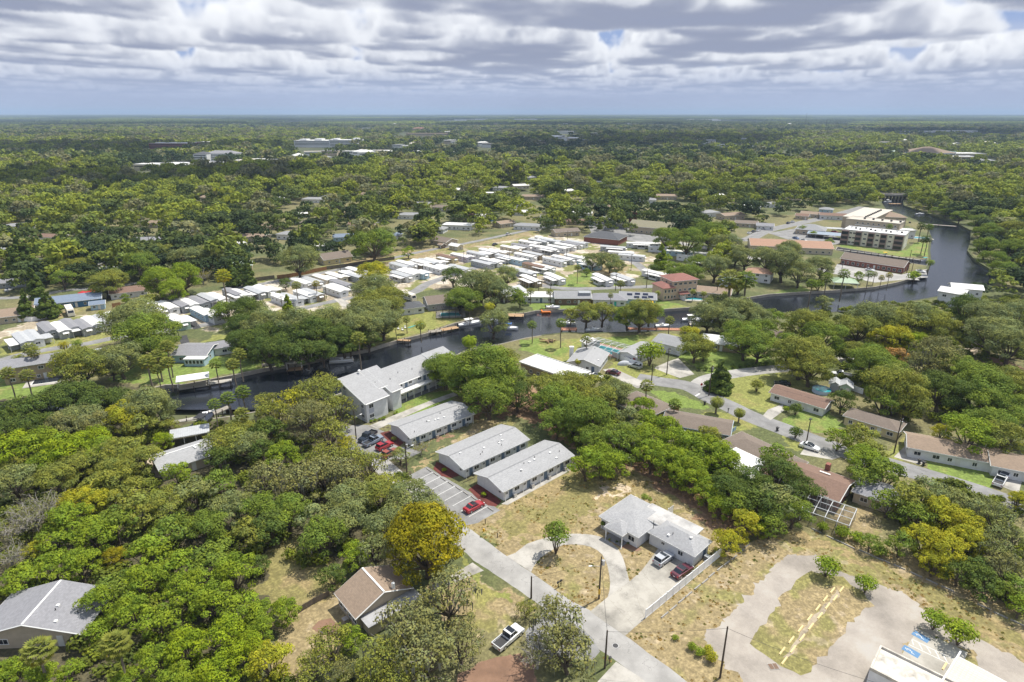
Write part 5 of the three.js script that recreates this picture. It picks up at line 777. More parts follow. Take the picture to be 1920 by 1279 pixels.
// --- more roofs scattered through the upper woods
const ROOFS = [[M.roofWhite, M.white, 'bright white flat', 'flat'], [M.roofTan, M.beige, 'tan', 'gable'], [M.roofGrey, M.white, 'grey', 'hip'], [M.metalWhite, M.cream, 'pale metal', 'gable'], [M.roofBrown, M.beige, 'brown', 'gable'], [M.roofOld, M.white, 'weathered', 'hip'], [M.roofRust, M.white, 'rust', 'gable']];
'557,300,0 490,298,3 850,262,0 870,258,3 925,257,0 985,255,0 790,283,3 803,281,2 860,284,0 912,287,2 605,293,2 625,366,5 588,371,2 740,341,0 800,336,2 868,354,3 893,345,1 922,361,0 940,350,2 832,386,4 995,331,2 975,346,3 1078,264,0 1092,262,2 1290,273,0 1303,279,2 1366,286,4 1350,273,0 1166,319,0 1230,328,0 1300,318,4 1350,341,2 1062,356,3 1000,366,1 1100,376,4 970,381,0 1290,391,1 1500,306,2 1566,266,0 1612,300,0 1622,313,2 1632,321,0 1612,331,2 1720,346,1 1812,341,1 1846,299,2 1905,300,0 1562,401,6 60,362,2 180,345,1 250,352,4 330,342,2 395,368,1 520,368,3 555,345,0 690,362,1 35,420,2 90,440,6 300,415,1 360,430,2 255,402,4 480,440,1 545,435,2 590,415,4 560,400,0 680,418,6 770,400,2 860,420,0 945,415,1 990,420,2 1060,430,4 1330,395,2 1370,400,1 1405,385,0 1450,380,2 1480,368,4 1340,365,3 1250,365,1 1210,372,5 1120,340,0 1400,330,2 1500,340,4 1560,320,1 1800,365,4 1850,370,2 1780,320,0'.split(' ').forEach((q, i) => {
  const [u, v, k] = q.split(',').map(Number), [rm, wm, w, kind] = ROOFS[k], p = gp(u, v, 3), D = -p.z, big = D > 900 ? 1.5 : 1, L = (14 + 8 * h2(i, 3)) * big, W = (9 + 3 * h2(i, 4)) * big;
  const t = house({ label: 'x', at: [u, v], L, W, deg: h2(i, 5) < 0.6 ? 95 + 20 * h2(i, 6) : 45 + 30 * h2(i, 7), roof: kind, rm, wm, h: 2.9 + (D > 900 ? 1.5 : 0.6 * h2(i, 8)), rise: kind === 'flat' ? 0.25 : 1.4 * big, trim: D > 700 ? 0 : M.trim, win: D > 1000 ? 0 : undefined, y: 0 });
  labelled.push({ o: t, u, v, r: 8, word: `wood-side house with ${w} roof`, kind: 'wood_house', size: 8, group: 'houses scattered through the upper woods' });
  farBlocks.push([t.position.x, t.position.z, L * 0.55, Math.min(240, D * 0.15)]);
});
// --- mobile homes: one built with its parts for each wall and roof, the others copies
const HOME_WALL = { white: [M.white, 'white'], grey: [M.grey, 'grey'], cream: [M.cream, 'cream'], blue: [M.blue, 'pale blue'], mint: [M.green, 'mint green'], lilac: [M.lilac, 'lilac'], tan: [M.yellow, 'tan'], brown: [M.tan, 'brown'] };
const HOME_ROOF = { w: [std('white mobile home roof', 0.83, 0.83, 0.82, { map: tile(T.metal, 6), roughness: 0.6 }), 'white'], g: [M.metalGrey, 'grey metal'], d: [M.roofOld, 'weathered'], r: [M.roofRust, 'rust'] };
function makeHome(wall, roof, style) {
  const t = new THREE.Group(), L = 15, W = 4.2, [wm] = HOME_WALL[wall], [rm] = HOME_ROOF[roof], h = 2.9;   // x along the home
  part(t, 'wall', wallGeo(L - 0.3, W - 0.3, h - 0.1, { axis: 'x', rise: 0.42 }), wm); part(t, 'roof', roofGeo('gable', L, W, h, 0.45, 0.12), rm);
  for (let i = 0; i < 4; i++) addWindow(t, 0, -5.4 + i * 3.6, 1.75, 1.2, 0.8, L - 0.3, W - 0.3); addWindow(t, 1, 0, 1.75, 1.6, 0.9, L - 0.3, W - 0.3);
  if (style !== 2) { const a = part(t, 'window_awning', box(0.9, 0.07, 1.9), HOME_ROOF.w[0], [L / 2 + 0.3, 2.2, 0]); a.rotation.z = -0.5; }
  const s = style === 1 ? 1 : -1, len = style === 2 ? 6.5 : 10;
  part(t, 'carport', new MB().box(0, 0, 0, len, 0.1, 2.9).get(), style === 2 ? rm : M.metalWhite, [(L - len) / 2 - 1, 2.45, s * (W / 2 + 1.45)]);
  for (let i = 0; i < 3; i++) part(t, 'post', box(0.1, 2.4, 0.1), M.trim, [(L - len) / 2 - 1 - len / 2 + 0.2 + i * (len - 0.4) / 2, 1.2, s * (W / 2 + 2.75)]);
  if (style !== 0) { part(t, 'porch_wall', new MB().box(0, 1.05, 0, 4.5, 2.1, 2.5).get(), wm, [1.5, 0, s * (W / 2 + 1.25)]); part(t, 'screen', box(4.0, 1.0, 0.06), M.glass, [1.5, 1.5, s * (W / 2 + 2.53)]); }
  return t;
}
let homeN = 0;
function mobile(u, v, deg, wall = 'white', roof = 'w', style = homeN % 3, label) {
  const key = wall + roof + style, first = !cache.has('home' + key), t = first ? once('home' + key, () => makeHome(wall, roof, style)) : cache.get('home' + key).clone();
  t.name = numbered('mobile_home'); const p = gp(u, v, 3); t.position.set(p.x, 0, p.z); t.rotation.y = (deg - 90) * -Math.PI / 180; scene.add(t); homeN++;
  t.userData = { category: 'mobile home', group: 'mobile homes in the riverside park' }; if (label) t.userData.label = label;
  else labelled.push({ o: t, u, v, r: 12, word: `${HOME_WALL[wall][1]} mobile home with ${HOME_ROOF[roof][1]} roof`, kind: 'mobile_home', size: 5, group: t.userData.group });
  blocks.push([p.x, p.z, 9]);
}
for (const q of `215 592 133 white w;236 586 133 grey g;255 581 133 white w;275 577 133 cream w;42 632 133 grey g;60 628 133 white g;112 612 133 grey w;130 606 133 grey d;88 612 133 grey d;172 601 133 white w;155 607 133 grey d;190 598 133 white g;332 597 133 mint w;297 573 133 white w;314 571 133 white w;337 567 133 grey d;352 565 133 white w;372 562 133 grey d;390 556 133 grey g;407 555 133 white w;378 582 133 blue w;395 586 133 white w;450 548 133 white w;437 546 133 grey d;495 540 133 white w;478 543 133 grey g;545 556 133 white g;530 557 133 white w;585 547 133 brown g;572 549 133 white w;565 526 133 white w;585 524 133 white g;628 540 133 white w;605 519 133 cream w;640 529 133 white d;630 515 133 cream w;655 512 133 grey w;668 505 133 white w;672 517 133 grey g;700 519 133 white g
752 513 135 white g;765 509 135 white w;782 508 135 blue w;772 507 135 lilac w;750 496 135 white g;762 492 135 white w;790 490 135 cream w;815 488 135 white w;803 489 135 grey g;838 480 135 tan r;865 478 135 lilac w;895 474 135 white g;918 469 135 white w;815 500 135 white w;838 500 135 white w;862 500 135 white g;905 491 135 grey g;920 487 135 white w;950 480 135 white g;965 484 135 blue w;985 477 135 white w;1000 474 135 brown g;935 470 135 cream w;958 463 135 cream w;978 459 135 white d;992 453 135 white w;1010 450 135 grey g;1022 446 135 white w;1035 450 135 white g;1012 462 135 white w;1028 465 135 grey w;1046 462 135 white w;1060 458 135 white w;1072 455 135 white d;1082 453 135 white g;1040 486 137 white g;1056 482 137 white w;1080 480 137 white w;1002 496 137 brown r;1018 498 137 white w;965 503 137 white g;982 508 137 grey g;1105 492 140 blue w;1165 472 110 white w;1185 478 115 white g;1198 455 100 white w;1215 455 100 white w;1240 463 105 white w;1230 510 140 white w;1255 515 140 white g;1295 480 130 white w;1315 488 130 white g;1275 470 110 blue w;1328 475 120 white g;1150 462 110 grey g`.split(/[;\n]/)) { const [u, v, d, w, r] = q.trim().split(' '); mobile(+u, +v, +d, w, r); }
mobile(995, 521, 150, 'brown', 'w', 1, 'brown mobile home with white roof, leftmost of the front four'); mobile(1040, 517, 152, 'white', 'w', 1, 'white mobile home with glazed porch, second of the front four'); mobile(1130, 519, 158, 'white', 'w', 1, 'white mobile home with cream roof edge on the bright lawn'); mobile(1168, 518, 152, 'white', 'g', 1, 'grey-roofed mobile home beside the curving park road');
landmarks.push([70, 620, 'the left mobile homes'], [880, 485, 'the middle mobile homes'], [560, 540, 'the wooden boundary fence']);
// --- far buildings, each a mass with roof and bands of windows
function farBuilding(u, v, L, W, h, deg, wm, rm, label, o = {}) {
  const p = gp(u, v, h), t = thing('distant_building', label, 'building', [p.x, -2.6, p.z], (deg - 90) * -Math.PI / 180); h += 2.6;
  part(t, 'wall', wallGeo(L - 0.6, W - 0.6, h - 0.2, {}), wm); part(t, 'roof', roofGeo(o.hip ? 'hip' : 'flat', L, W, h, o.hip ? W * 0.16 : 0.6), rm);
  for (let f = 0; f < (o.floors || 1); f++) part(t, 'window_band', box(L - 4, 1.2, 0.3), M.glass, [0, h - 2.6 - f * 3.4, W / 2 - 0.25]);
  if (o.towers) for (let i = 0; i < o.towers; i++) part(t, 'roof_block', box(L * 0.16, 3 + 2 * (i % 2), W * 0.4), wm, [-L * 0.35 + i * L * 0.7 / Math.max(1, o.towers - 1), h + 1.6, 0]);
  farBlocks.push([p.x, p.z, L * 0.55, -p.z * 0.21]); blocks.push([p.x, p.z, L * 0.5]);
  return t;
}
farBuilding(600, 263, 110, 60, 13, 95, M.white, M.roofWhite, 'large pale hospital-like complex with stepped blocks left of centre', { floors: 3, towers: 3 });
farBuilding(650, 262, 70, 50, 16, 95, M.white, M.roofWhite, 'taller right wing of the pale hospital-like complex', { floors: 4, towers: 2 });
farBuilding(324, 268, 88, 40, 14, 94, M.brick, M.roofWhite, 'long red brick school building with white roof at left', { floors: 3 }); farBuilding(391, 266, 46, 36, 14, 94, M.brick, M.roofWhite, 'shorter red brick wing right of the brick school', { floors: 3 });
farBuilding(419, 287, 56, 28, 12, 94, M.white, M.roofOld, 'white three-storey lodge with dark hip roof at left', { floors: 3, hip: 1 }); farBuilding(381, 288, 24, 24, 12, 94, M.white, M.roofDark, 'small white building with dark roof left of the lodge', { hip: 1, floors: 2 });
farBuilding(290, 307, 46, 34, 6, 94, M.cream, M.metalWhite, 'low store with bright metal roof in the left clearing', {}); farBuilding(345, 306, 50, 36, 6, 94, M.white, M.roofWhite, 'low white store beside the bright metal roof', {}); farBuilding(478, 300, 60, 36, 6, 94, M.beige, M.roofWhite, 'low beige store at the right end of the left clearing', {});
farBuilding(225, 274, 30, 20, 6, 94, M.beige, M.roofRed, 'distant house with red roof at upper left', { hip: 1 }); farBuilding(455, 273, 28, 22, 9, 94, M.white, M.roofRed, 'distant white house with red gable roof', { hip: 1 }); farBuilding(22, 299, 50, 22, 6, 94, M.white, M.roofWhite, 'white roof at the far left edge of the woods', {});
farBuilding(787, 241, 60, 30, 12, 94, M.beige, M.roofRed, 'distant building with red roof near the centre skyline', { hip: 1 }); farBuilding(808, 250, 170, 50, 8, 94, M.beige, M.roofTan, 'long low tan warehouse beside the silos', {});
{ for (let i = 0; i < 6; i++) { const p = gp(824 + i * 3.6, 247, 12), t = thing('silo', `grey concrete silo, ${['first', 'second', 'third', 'fourth', 'fifth', 'last'][i]} from the left in the row beside the tan warehouse`, 'silo', [p.x, -2.6, p.z], 0, 'row of silos'); part(t, 'shaft', once('silo', () => new THREE.CylinderGeometry(4, 4, 15, 12).translate(0, 7.5, 0)), M.seawall); part(t, 'cap', once('cap', () => new THREE.ConeGeometry(4.2, 1.5, 12).translate(0, 15.7, 0)), M.trim); } }
farBuilding(700, 282, 50, 30, 6, 94, M.brick, M.roofWhite, 'low red-walled strip of shops left of centre', {}); farBuilding(662, 283, 38, 26, 5, 94, M.white, M.roofWhite, 'low white shop left of the red-walled strip', {});
farBuilding(870, 224, 190, 60, 9, 92, M.white, M.roofWhite, 'distant white sheds below the horizon left of centre', {}); farBuilding(905, 223, 170, 60, 9, 92, M.white, M.roofWhite, 'distant white sheds right of the first ones below the horizon', {}); farBuilding(985, 223, 260, 60, 9, 92, M.white, M.roofWhite, 'distant long white sheds nearest the centre of the horizon', {}); farBuilding(1318, 224, 330, 80, 12, 92, M.white, M.roofWhite, 'distant bright white complex right of centre below the horizon', { towers: 2 });
farBuilding(1385, 259, 36, 30, 12, 92, M.white, M.roofWhite, 'white block among trees right of centre', { floors: 3 }); farBuilding(1325, 262, 44, 30, 7, 92, M.white, M.roofWhite, 'low white building left of the white block', {}); farBuilding(1298, 260, 50, 26, 7, 92, M.white, M.roofWhite, 'small low white building left of the low white one', {}); farBuilding(1055, 246, 90, 30, 7, 92, M.white, M.roofWhite, 'distant white roofs at the edge of the dark wood', {});
farBuilding(1710, 283, 130, 60, 9, 92, M.white, M.metalPale, 'school with pale green roof in the right woods', {}); farBuilding(1738, 285, 70, 60, 9, 92, M.white, M.roofTan, 'beige hip-roofed hall beside the pale green roof', { hip: 1 }); farBuilding(1780, 287, 110, 40, 7, 92, M.cream, M.roofWhite, 'long cream building right of the beige hall', {}); farBuilding(1755, 293, 130, 26, 6, 92, M.beige, M.roofWhite, 'low beige school wing in front of the hall', {});
farBuilding(1752, 246, 260, 50, 8, 92, M.white, M.roofWhite, 'bright white sheds at the upper right', {}); farBuilding(1640, 248, 110, 40, 7, 92, M.white, M.roofWhite, 'small white sheds left of the bright ones', {}); farBuilding(1790, 245, 160, 40, 8, 92, M.white, M.roofWhite, 'second run of bright sheds at the upper right', {});
farBuilding(130, 226, 260, 70, 10, 92, M.white, M.roofWhite, 'faint white sheds under the horizon at left', {}); farBuilding(168, 234, 90, 40, 10, 92, M.white, M.roofWhite, 'white block left of the school skyline', {}); farBuilding(105, 233, 120, 30, 7, 92, M.white, M.roofWhite, 'low white roofs far left under the horizon', {}); farBuilding(282, 222, 220, 60, 10, 92, M.white, M.roofWhite, 'pale sheds just under the horizon at left', {}); farBuilding(393, 232, 60, 30, 9, 92, M.white, M.roofWhite, 'small white building right of the pale sheds', {}); farBuilding(540, 236, 60, 30, 7, 92, M.white, M.roofWhite, 'low white roof right of the pale row', {}); farBuilding(505, 236, 130, 30, 6, 92, M.white, M.roofWhite, 'pale row of low roofs left of centre', {}); farBuilding(700, 240, 110, 30, 7, 92, M.white, M.roofWhite, 'low white roofs in front of the distant trees left of centre', {});
'318,309 335,309 360,307 373,306 386,309 396,304 410,304 465,300 505,300 430,293 560,291 586,284 620,282 681,284 691,286 716,282 726,284 746,271 761,273 780,269 846,263 858,265 905,267 916,269 1010,263 1040,256 1050,254 1066,257 1076,259 1110,249 1281,263 1310,265 1340,269 1356,271 1405,267 1396,275 20,262 60,256 95,262 150,252 210,250 260,245 445,246 470,251 530,250 575,244 740,232 830,231 930,231 1060,232 1180,231 1240,233 1480,232 1560,244 1830,262 1850,268 1880,262 1900,275 1690,262 1660,266'.split(' ').forEach((q, i) => {
  const [u, v] = q.split(',').map(Number), t = farBuilding(u, v, 18 + 26 * h2(i, 31), 14 + 14 * h2(i, 32), v < 255 ? 9 : 7, 60 + 60 * h2(i, 33), i % 4 ? M.white : M.beige, [M.roofWhite, M.roofWhite, HOME_ROOF.w[0], M.metalTan][i % 4], null, { hip: i % 3 === 1 });
  labelled.push({ o: t, u, v, r: 4, word: i % 4 === 3 ? 'tiny distant tan roof' : i % 4 ? 'tiny distant white roof' : 'tiny distant beige-walled building', kind: 'distant_building', size: 9, group: 'small pale buildings scattered to the horizon' });
});
{
  // a distant park of pale roofs at upper right
  const r = rng(55); for (let i = 0; i < 34; i++) { const u = 1598 + r() * 260, v = u > 1790 ? 262 + r() * 20 : 266 + r() * 5, p = gp(u, v, 4), t = thing('distant_home', null, 'mobile home', [p.x, -2.6, p.z], 0.3, 'distant park of pale mobile homes at the upper right'); part(t, 'wall', once('dhw', () => wallGeo(17, 9, 5.6, {})), M.white); part(t, 'roof', once('dhr', () => roofGeo('gable', 18, 10, 5.7, 1.1)), HOME_ROOF.w[0]); labelled.push({ o: t, u, v, r: 3, word: 'far pale mobile home', kind: 'distant_home', size: 4, group: 'distant park of pale mobile homes at the upper right' }); blocks.push([p.x, p.z, 9]); farBlocks.push([p.x, p.z, 12, -p.z * 0.11]); }
}
{ // road bridge at the head of the water
  const t = thing('road_bridge', 'grey road bridge crossing the water at the upper right', 'bridge'), A = gp(1648, 364, 4), B = gp(1702, 366, 4), mid = A.clone().add(B).multiplyScalar(0.5), L = A.distanceTo(B); t.position.set(mid.x, 0, mid.z); t.rotation.y = Math.atan2(-(B.z - A.z), B.x - A.x);
  part(t, 'deck', box(L + 8, 0.8, 11), M.seawall, [0, 3.6, 0]); for (const s of [-1, 1]) part(t, 'parapet', box(L + 8, 0.9, 0.3), M.concrete, [0, 4.45, s * 5.3]); for (let i = 0; i < 8; i++) part(t, 'pier', box(0.8, 6, 9), M.seawall, [-L / 2 + 2 + i * (L - 4) / 7, 0.2, 0]); blocks.push([mid.x, mid.z, 16]);
  landmarks.push([1675, 368, 'the road bridge']);
}
{ // two lattice masts on the skyline
  for (const [u, v0, v1, w] of [[1509, 240, 214, 'left'], [1546, 256, 226, 'right']]) { const p = gp(u, v0, 0), t = thing('radio_mast', `thin dark radio mast on the right skyline, the ${w} of two`, 'mast', [p.x, -2.6, p.z]), H = (v0 - v1) / FOC * depthAt(p) + 2; part(t, 'lattice', new MB().tube([0, 0, 0], [0, H, 0], 0.9, 0.5, 4).get(), M.dark); part(t, 'antenna', new MB().tube([0, H, 0], [0, H * 1.06, 0], 0.25, 0.1, 4).get(), M.dark); }
}

// ---------- vehicles ----------
function profile(pts, width, bevel = 0.08) { const s = new THREE.Shape(pts.map((p) => new THREE.Vector2(p[0], p[1]))), g = new THREE.ExtrudeGeometry(s, { depth: width - 2 * bevel, bevelEnabled: true, bevelThickness: bevel, bevelSize: bevel * 0.7, bevelSegments: 2, curveSegments: 4 }); g.translate(0, 0, -(width - 2 * bevel) / 2); return g; }
const CARS = {
  sedan: { L: 4.75, W: 1.82, body: [[-2.25, 0.32], [-2.3, 0.72], [-2.15, 0.95], [-1.45, 0.98], [0.95, 0.93], [1.95, 0.80], [2.25, 0.62], [2.27, 0.34]], cab: [[-1.75, 0.94], [-1.05, 1.40], [0.20, 1.42], [1.05, 0.90]], roof: [-1.0, 0.2, 1.43], wx: [-1.42, 1.42], wr: 0.33 },
  suv: { L: 4.7, W: 1.86, body: [[-2.2, 0.38], [-2.25, 0.8], [-2.15, 1.05], [0.95, 1.02], [1.9, 0.92], [2.2, 0.75], [2.22, 0.4]], cab: [[-2.1, 1.0], [-1.8, 1.62], [0.05, 1.66], [0.95, 1.0]], roof: [-1.75, 0.05, 1.67], wx: [-1.38, 1.38], wr: 0.37 },
  van: { L: 5.0, W: 1.9, body: [[-2.4, 0.35], [-2.42, 1.0], [1.2, 1.0], [2.2, 0.85], [2.4, 0.6], [2.4, 0.36]], cab: [[-2.35, 0.95], [-2.2, 1.75], [0.4, 1.78], [1.6, 0.95]], roof: [-2.15, 0.4, 1.79], wx: [-1.5, 1.5], wr: 0.35 },
  pickup: { L: 5.8, W: 1.98, body: [[-0.55, 0.45], [-0.55, 1.05], [1.35, 1.06], [2.6, 0.98], [2.8, 0.75], [2.82, 0.45]], cab: [[-0.5, 1.0], [-0.35, 1.78], [0.85, 1.80], [1.55, 1.02]], roof: [-0.3, 0.85, 1.81], wx: [-1.75, 1.85], wr: 0.41, bed: 1 },
};
const paintM = (n, r, g, b) => { const m = new THREE.MeshPhysicalMaterial({ roughness: 0.35, metalness: 0.15, clearcoat: 0.8, clearcoatRoughness: 0.08 }); m.color.setRGB(r, g, b); m.name = n; return m; };
const PAINT = { red: paintM('red car paint', 0.36, 0.015, 0.025), silver: paintM('silver car paint', 0.42, 0.44, 0.47), maroon: paintM('maroon car paint', 0.10, 0.015, 0.03), navy: paintM('dark blue car paint', 0.018, 0.028, 0.05), greyblue: paintM('grey blue car paint', 0.22, 0.26, 0.33), white: paintM('white car paint', 0.74, 0.75, 0.76), brick: paintM('faded red car paint', 0.30, 0.075, 0.045), black: paintM('black car paint', 0.02, 0.021, 0.024), blue: paintM('blue car paint', 0.04, 0.10, 0.25) };
const lampRed = std('tail lamp', 0.35, 0.01, 0.01, { roughness: 0.2 }), lampClear = std('head lamp', 0.7, 0.7, 0.68, { roughness: 0.15 });
function makeCar(type, paint) {
  const c = CARS[type], t = new THREE.Group(), key = (k, f) => once('car' + type + k, f), W = c.W;
  part(t, 'body', key('b', () => profile(c.body, W, 0.1)), PAINT[paint]);
  const cab = part(t, 'cabin_glass', key('c', () => profile(c.cab, W * 0.84, 0.12)), M.glass);
  part(t, 'roof', key('r', () => new MB().box((c.roof[0] + c.roof[1]) / 2, c.roof[2] + 0.03, 0, c.roof[1] - c.roof[0] + 0.1, 0.06, W * 0.80).get()), PAINT[paint]);
  part(t, 'pillar', key('p', () => { const m = new MB(); for (const s of [-1, 1]) { const z = s * W * 0.425; for (const [a, b] of [[0, 1], [2, 3]]) m.tube([c.cab[a][0], c.cab[a][1], z], [c.cab[b][0], c.cab[b][1], z * 0.95], 0.05, 0.05, 5); const x = (c.cab[1][0] + c.cab[2][0]) / 2; m.tube([x, 0.95, z], [x, c.roof[2], z * 0.95], 0.045, 0.045, 5); } return m.get(); }), PAINT[paint]);
  for (const x of c.wx) for (const s of [-1, 1]) { const w = part(t, 'wheel', key('w', () => new THREE.CylinderGeometry(c.wr, c.wr, 0.24, 18).rotateX(Math.PI / 2)), M.rubber, [x, c.wr, s * (W / 2 - 0.12)]); part(w, 'rim', key('m', () => new THREE.CylinderGeometry(c.wr * 0.6, c.wr * 0.6, 0.26, 12).rotateX(Math.PI / 2)), M.chrome); }
  const xf = c.body[c.body.length - 2][0], xb = c.bed ? -2.86 : c.body[1][0];
  for (const s of [-1, 1]) { part(t, 'headlight', box(0.10, 0.16, 0.38), lampClear, [xf + 0.02, 0.72, s * W * 0.36]); part(t, 'taillight', box(0.10, 0.18, 0.26), lampRed, [xb - 0.02, 0.84, s * W * 0.39]); }
  part(t, 'number_plate', box(0.04, 0.12, 0.32), M.trim, [xb - 0.09, 0.62, 0]);
  if (c.bed) { const b = part(t, 'bed', key('bed', () => new MB().box(-1.7, 0.62, 0, 2.3, 0.34, W - 0.05).box(-1.7, 0.95, W / 2 - 0.06, 2.3, 0.34, 0.1).box(-1.7, 0.95, -W / 2 + 0.06, 2.3, 0.34, 0.1).box(-2.82, 0.84, 0, 0.1, 0.56, W - 0.06).get()), PAINT[paint]); part(b, 'bed_liner', box(2.2, 0.03, 1.7), M.dark, [-1.7, 0.81, 0]); }
  return t;
}
function car(type, paint, rear, front, label, n) {
  const A = gp(...rear), B = gp(...front), key = 'car!' + type + paint, first = !cache.has(key), t = first ? once(key, () => makeCar(type, paint)) : cache.get(key).clone();
  t.name = numbered(n || { sedan: 'parked_car', suv: 'parked_suv', van: 'parked_van', pickup: 'pickup_truck' }[type]); t.position.set((A.x + B.x) / 2, 0.03, (A.z + B.z) / 2); t.rotation.y = Math.atan2(-(B.z - A.z), B.x - A.x); scene.add(t);
  t.userData = { label, category: { sedan: 'car', suv: 'suv', van: 'van', pickup: 'pickup truck' }[type] }; return t;
}
car('sedan', 'red', [873, 963], [904, 946], 'shiny red sedan parked alone in the marked apartment lot');
car('suv', 'silver', [1231, 1062], [1257, 1043], 'silver suv parked on the wide concrete apron');
car('sedan', 'maroon', [1265, 1085], [1292, 1066], 'dark maroon sedan parked nearest the white vinyl fence');
car('pickup', 'navy', [703, 813], [676, 832], 'dark blue pickup nearest the three-storey block');
car('pickup', 'greyblue', [686, 838], [713, 824], 'grey-blue pickup between the dark pickup and the red suv');
car('suv', 'red', [709, 846], [733, 834], 'bright red suv beside the grey-blue pickup');
car('suv', 'brick', [720, 860], [743, 848], 'faded red van-like suv half under the small tree in the lot');
car('pickup', 'white', [938, 1214], [968, 1188], 'white pickup parked off the street under the mossy oak');
car('suv', 'silver', [1199, 692], [1181, 687], 'silver suv on the lawn under the round street tree');
car('sedan', 'maroon', [1160, 704], [1139, 699], 'dark red sedan on the narrow drive of the grey gable house');
car('sedan', 'white', [1107, 707], [1127, 711], 'pale sedan half behind the shrubs left of the narrow drive');
car('pickup', 'white', [1592, 708], [1563, 704], 'white crew-cab pickup parked behind the garden sheds');
car('sedan', 'black', [1476, 723], [1457, 721], 'black sedan at the end of the small white house');
car('sedan', 'white', [1510, 839], [1526, 844], 'white sedan on the drive behind the rust-brown house');
car('pickup', 'white', [1868, 915], [1879, 897], 'white pickup nearer the street in the right-hand drive');
car('suv', 'white', [1881, 899], [1890, 884], 'white suv ahead of the pickup in the right-hand drive');
car('van', 'navy', [1908, 885], [1918, 872], 'dark blue van at the right frame edge');
car('sedan', 'white', [13, 547], [23, 543], 'white car in the drive of the grey ranch house at far left');
car('sedan', 'blue', [262, 454], [272, 452], 'blue car beside the low weathered-roof house');
car('suv', 'red', [1103, 453], [1115, 450], 'dark red suv at the corner of the dark brick hall');
car('sedan', 'white', [1122, 421], [1131, 418], 'white car, first of three in the lot by the church'); car('sedan', 'navy', [1131, 417], [1138, 415], 'dark car, middle of three in the lot by the church'); car('suv', 'white', [1137, 416], [1145, 413], 'white suv, last of three in the lot by the church');
car('sedan', 'white', [1290, 409], [1300, 407], 'white car in the upper lot behind the church hall'); car('sedan', 'silver', [1300, 406], [1308, 404], 'silver car in the upper lot behind the church hall');
[[1405, 438, 'white', 'nearest the orange-roofed building'], [1413, 435, 'navy', 'second from the orange-roofed building'], [1422, 433, 'white', 'third from the orange-roofed building'], [1432, 430, 'silver', 'fourth along the avenue kerb'], [1440, 427, 'black', 'fifth along the avenue kerb'], [1478, 419, 'navy', 'sixth along the avenue kerb'], [1486, 417, 'silver', 'farthest along the avenue kerb']].forEach(([u, v, c, w]) => car('sedan', c, [u - 5, v + 2], [u + 5, v - 1], `${{ white: 'white', navy: 'dark blue', silver: 'silver', black: 'black' }[c]} car parked ${w}`));
car('sedan', 'blue', [1488, 447], [1496, 449], 'blue car in the striped lot by the orange-roofed building'); car('sedan', 'white', [1503, 452], [1510, 453], 'white car in the striped lot by the orange-roofed building');
car('sedan', 'white', [1718, 510], [1733, 512], 'white car at the right end of the brick offices lot'); car('sedan', 'white', [1626, 507], [1636, 509], 'white car in front of the brick offices');
car('sedan', 'red', [1562, 436], [1568, 437], 'red car under the blue-grey canopy'); car('sedan', 'silver', [1545, 441], [1552, 443], 'silver car under the blue-grey canopy');
car('suv', 'black', [398, 592], [402, 588], 'black suv beside the blacktop drive of the mint mobile home'); car('sedan', 'navy', [925, 461], [931, 459], 'dark car beside the trees above the mobile homes'); car('suv', 'white', [950, 442], [957, 440], 'white suv by the street above the mobile homes');
{ // car under a fitted cover
  const p = gp(1170, 684), t = thing('covered_car', 'car under a pale grey cover beside the silver suv', 'car', p, 0.15); const g = new THREE.SphereGeometry(1, 20, 10, 0, 6.3, 0, 1.571).scale(2.3, 1.45, 0.95); part(t, 'cover', g, std('grey car cover', 0.45, 0.47, 0.50)); part(t, 'hem', new THREE.CylinderGeometry(1, 1, 0.12, 20).scale(2.32, 1, 0.97).translate(0, 0.06, 0), std('cover hem', 0.30, 0.31, 0.33));
}
{ // motorhomes
  const rv = (u, v, deg, label, n) => { const p = gp(u, v, 2), t = thing('motorhome', label, 'motorhome', [p.x, 0, p.z], (deg - 90) * -Math.PI / 180); part(t, 'body', once('rvb', () => profile([[-4.5, 0.5], [-4.5, 3.2], [3.9, 3.2], [4.5, 1.7], [4.5, 0.5]], 2.45, 0.12)), std('cream motorhome body', 0.66, 0.62, 0.54)); part(t, 'windscreen', box(0.1, 1.0, 2.0), M.glass, [4.36, 2.2, 0]).rotation.z = 0.38; for (const x of [-3, 0, 2.5]) part(t, 'window', box(1.2, 0.7, 2.52), M.glass, [x, 2.2, 0]); part(t, 'stripe', box(8.2, 0.25, 2.5), M.deepblue, [0, 1.35, 0]); for (const x of [-2.6, 3]) for (const s of [-1, 1]) part(t, 'wheel', once('rvw', () => new THREE.CylinderGeometry(0.45, 0.45, 0.3, 14).rotateX(Math.PI / 2)), M.rubber, [x, 0.45, s * 1.1]); for (const x of [-3, 1]) part(t, 'roof_unit', box(0.9, 0.3, 0.8), M.trim, [x, 3.42, 0]); };
  rv(130, 581, 140, 'cream motorhome parked on the drive by the conifers at left'); rv(765, 554, 135, 'white motorhome parked at the turning circle behind the oak');
}
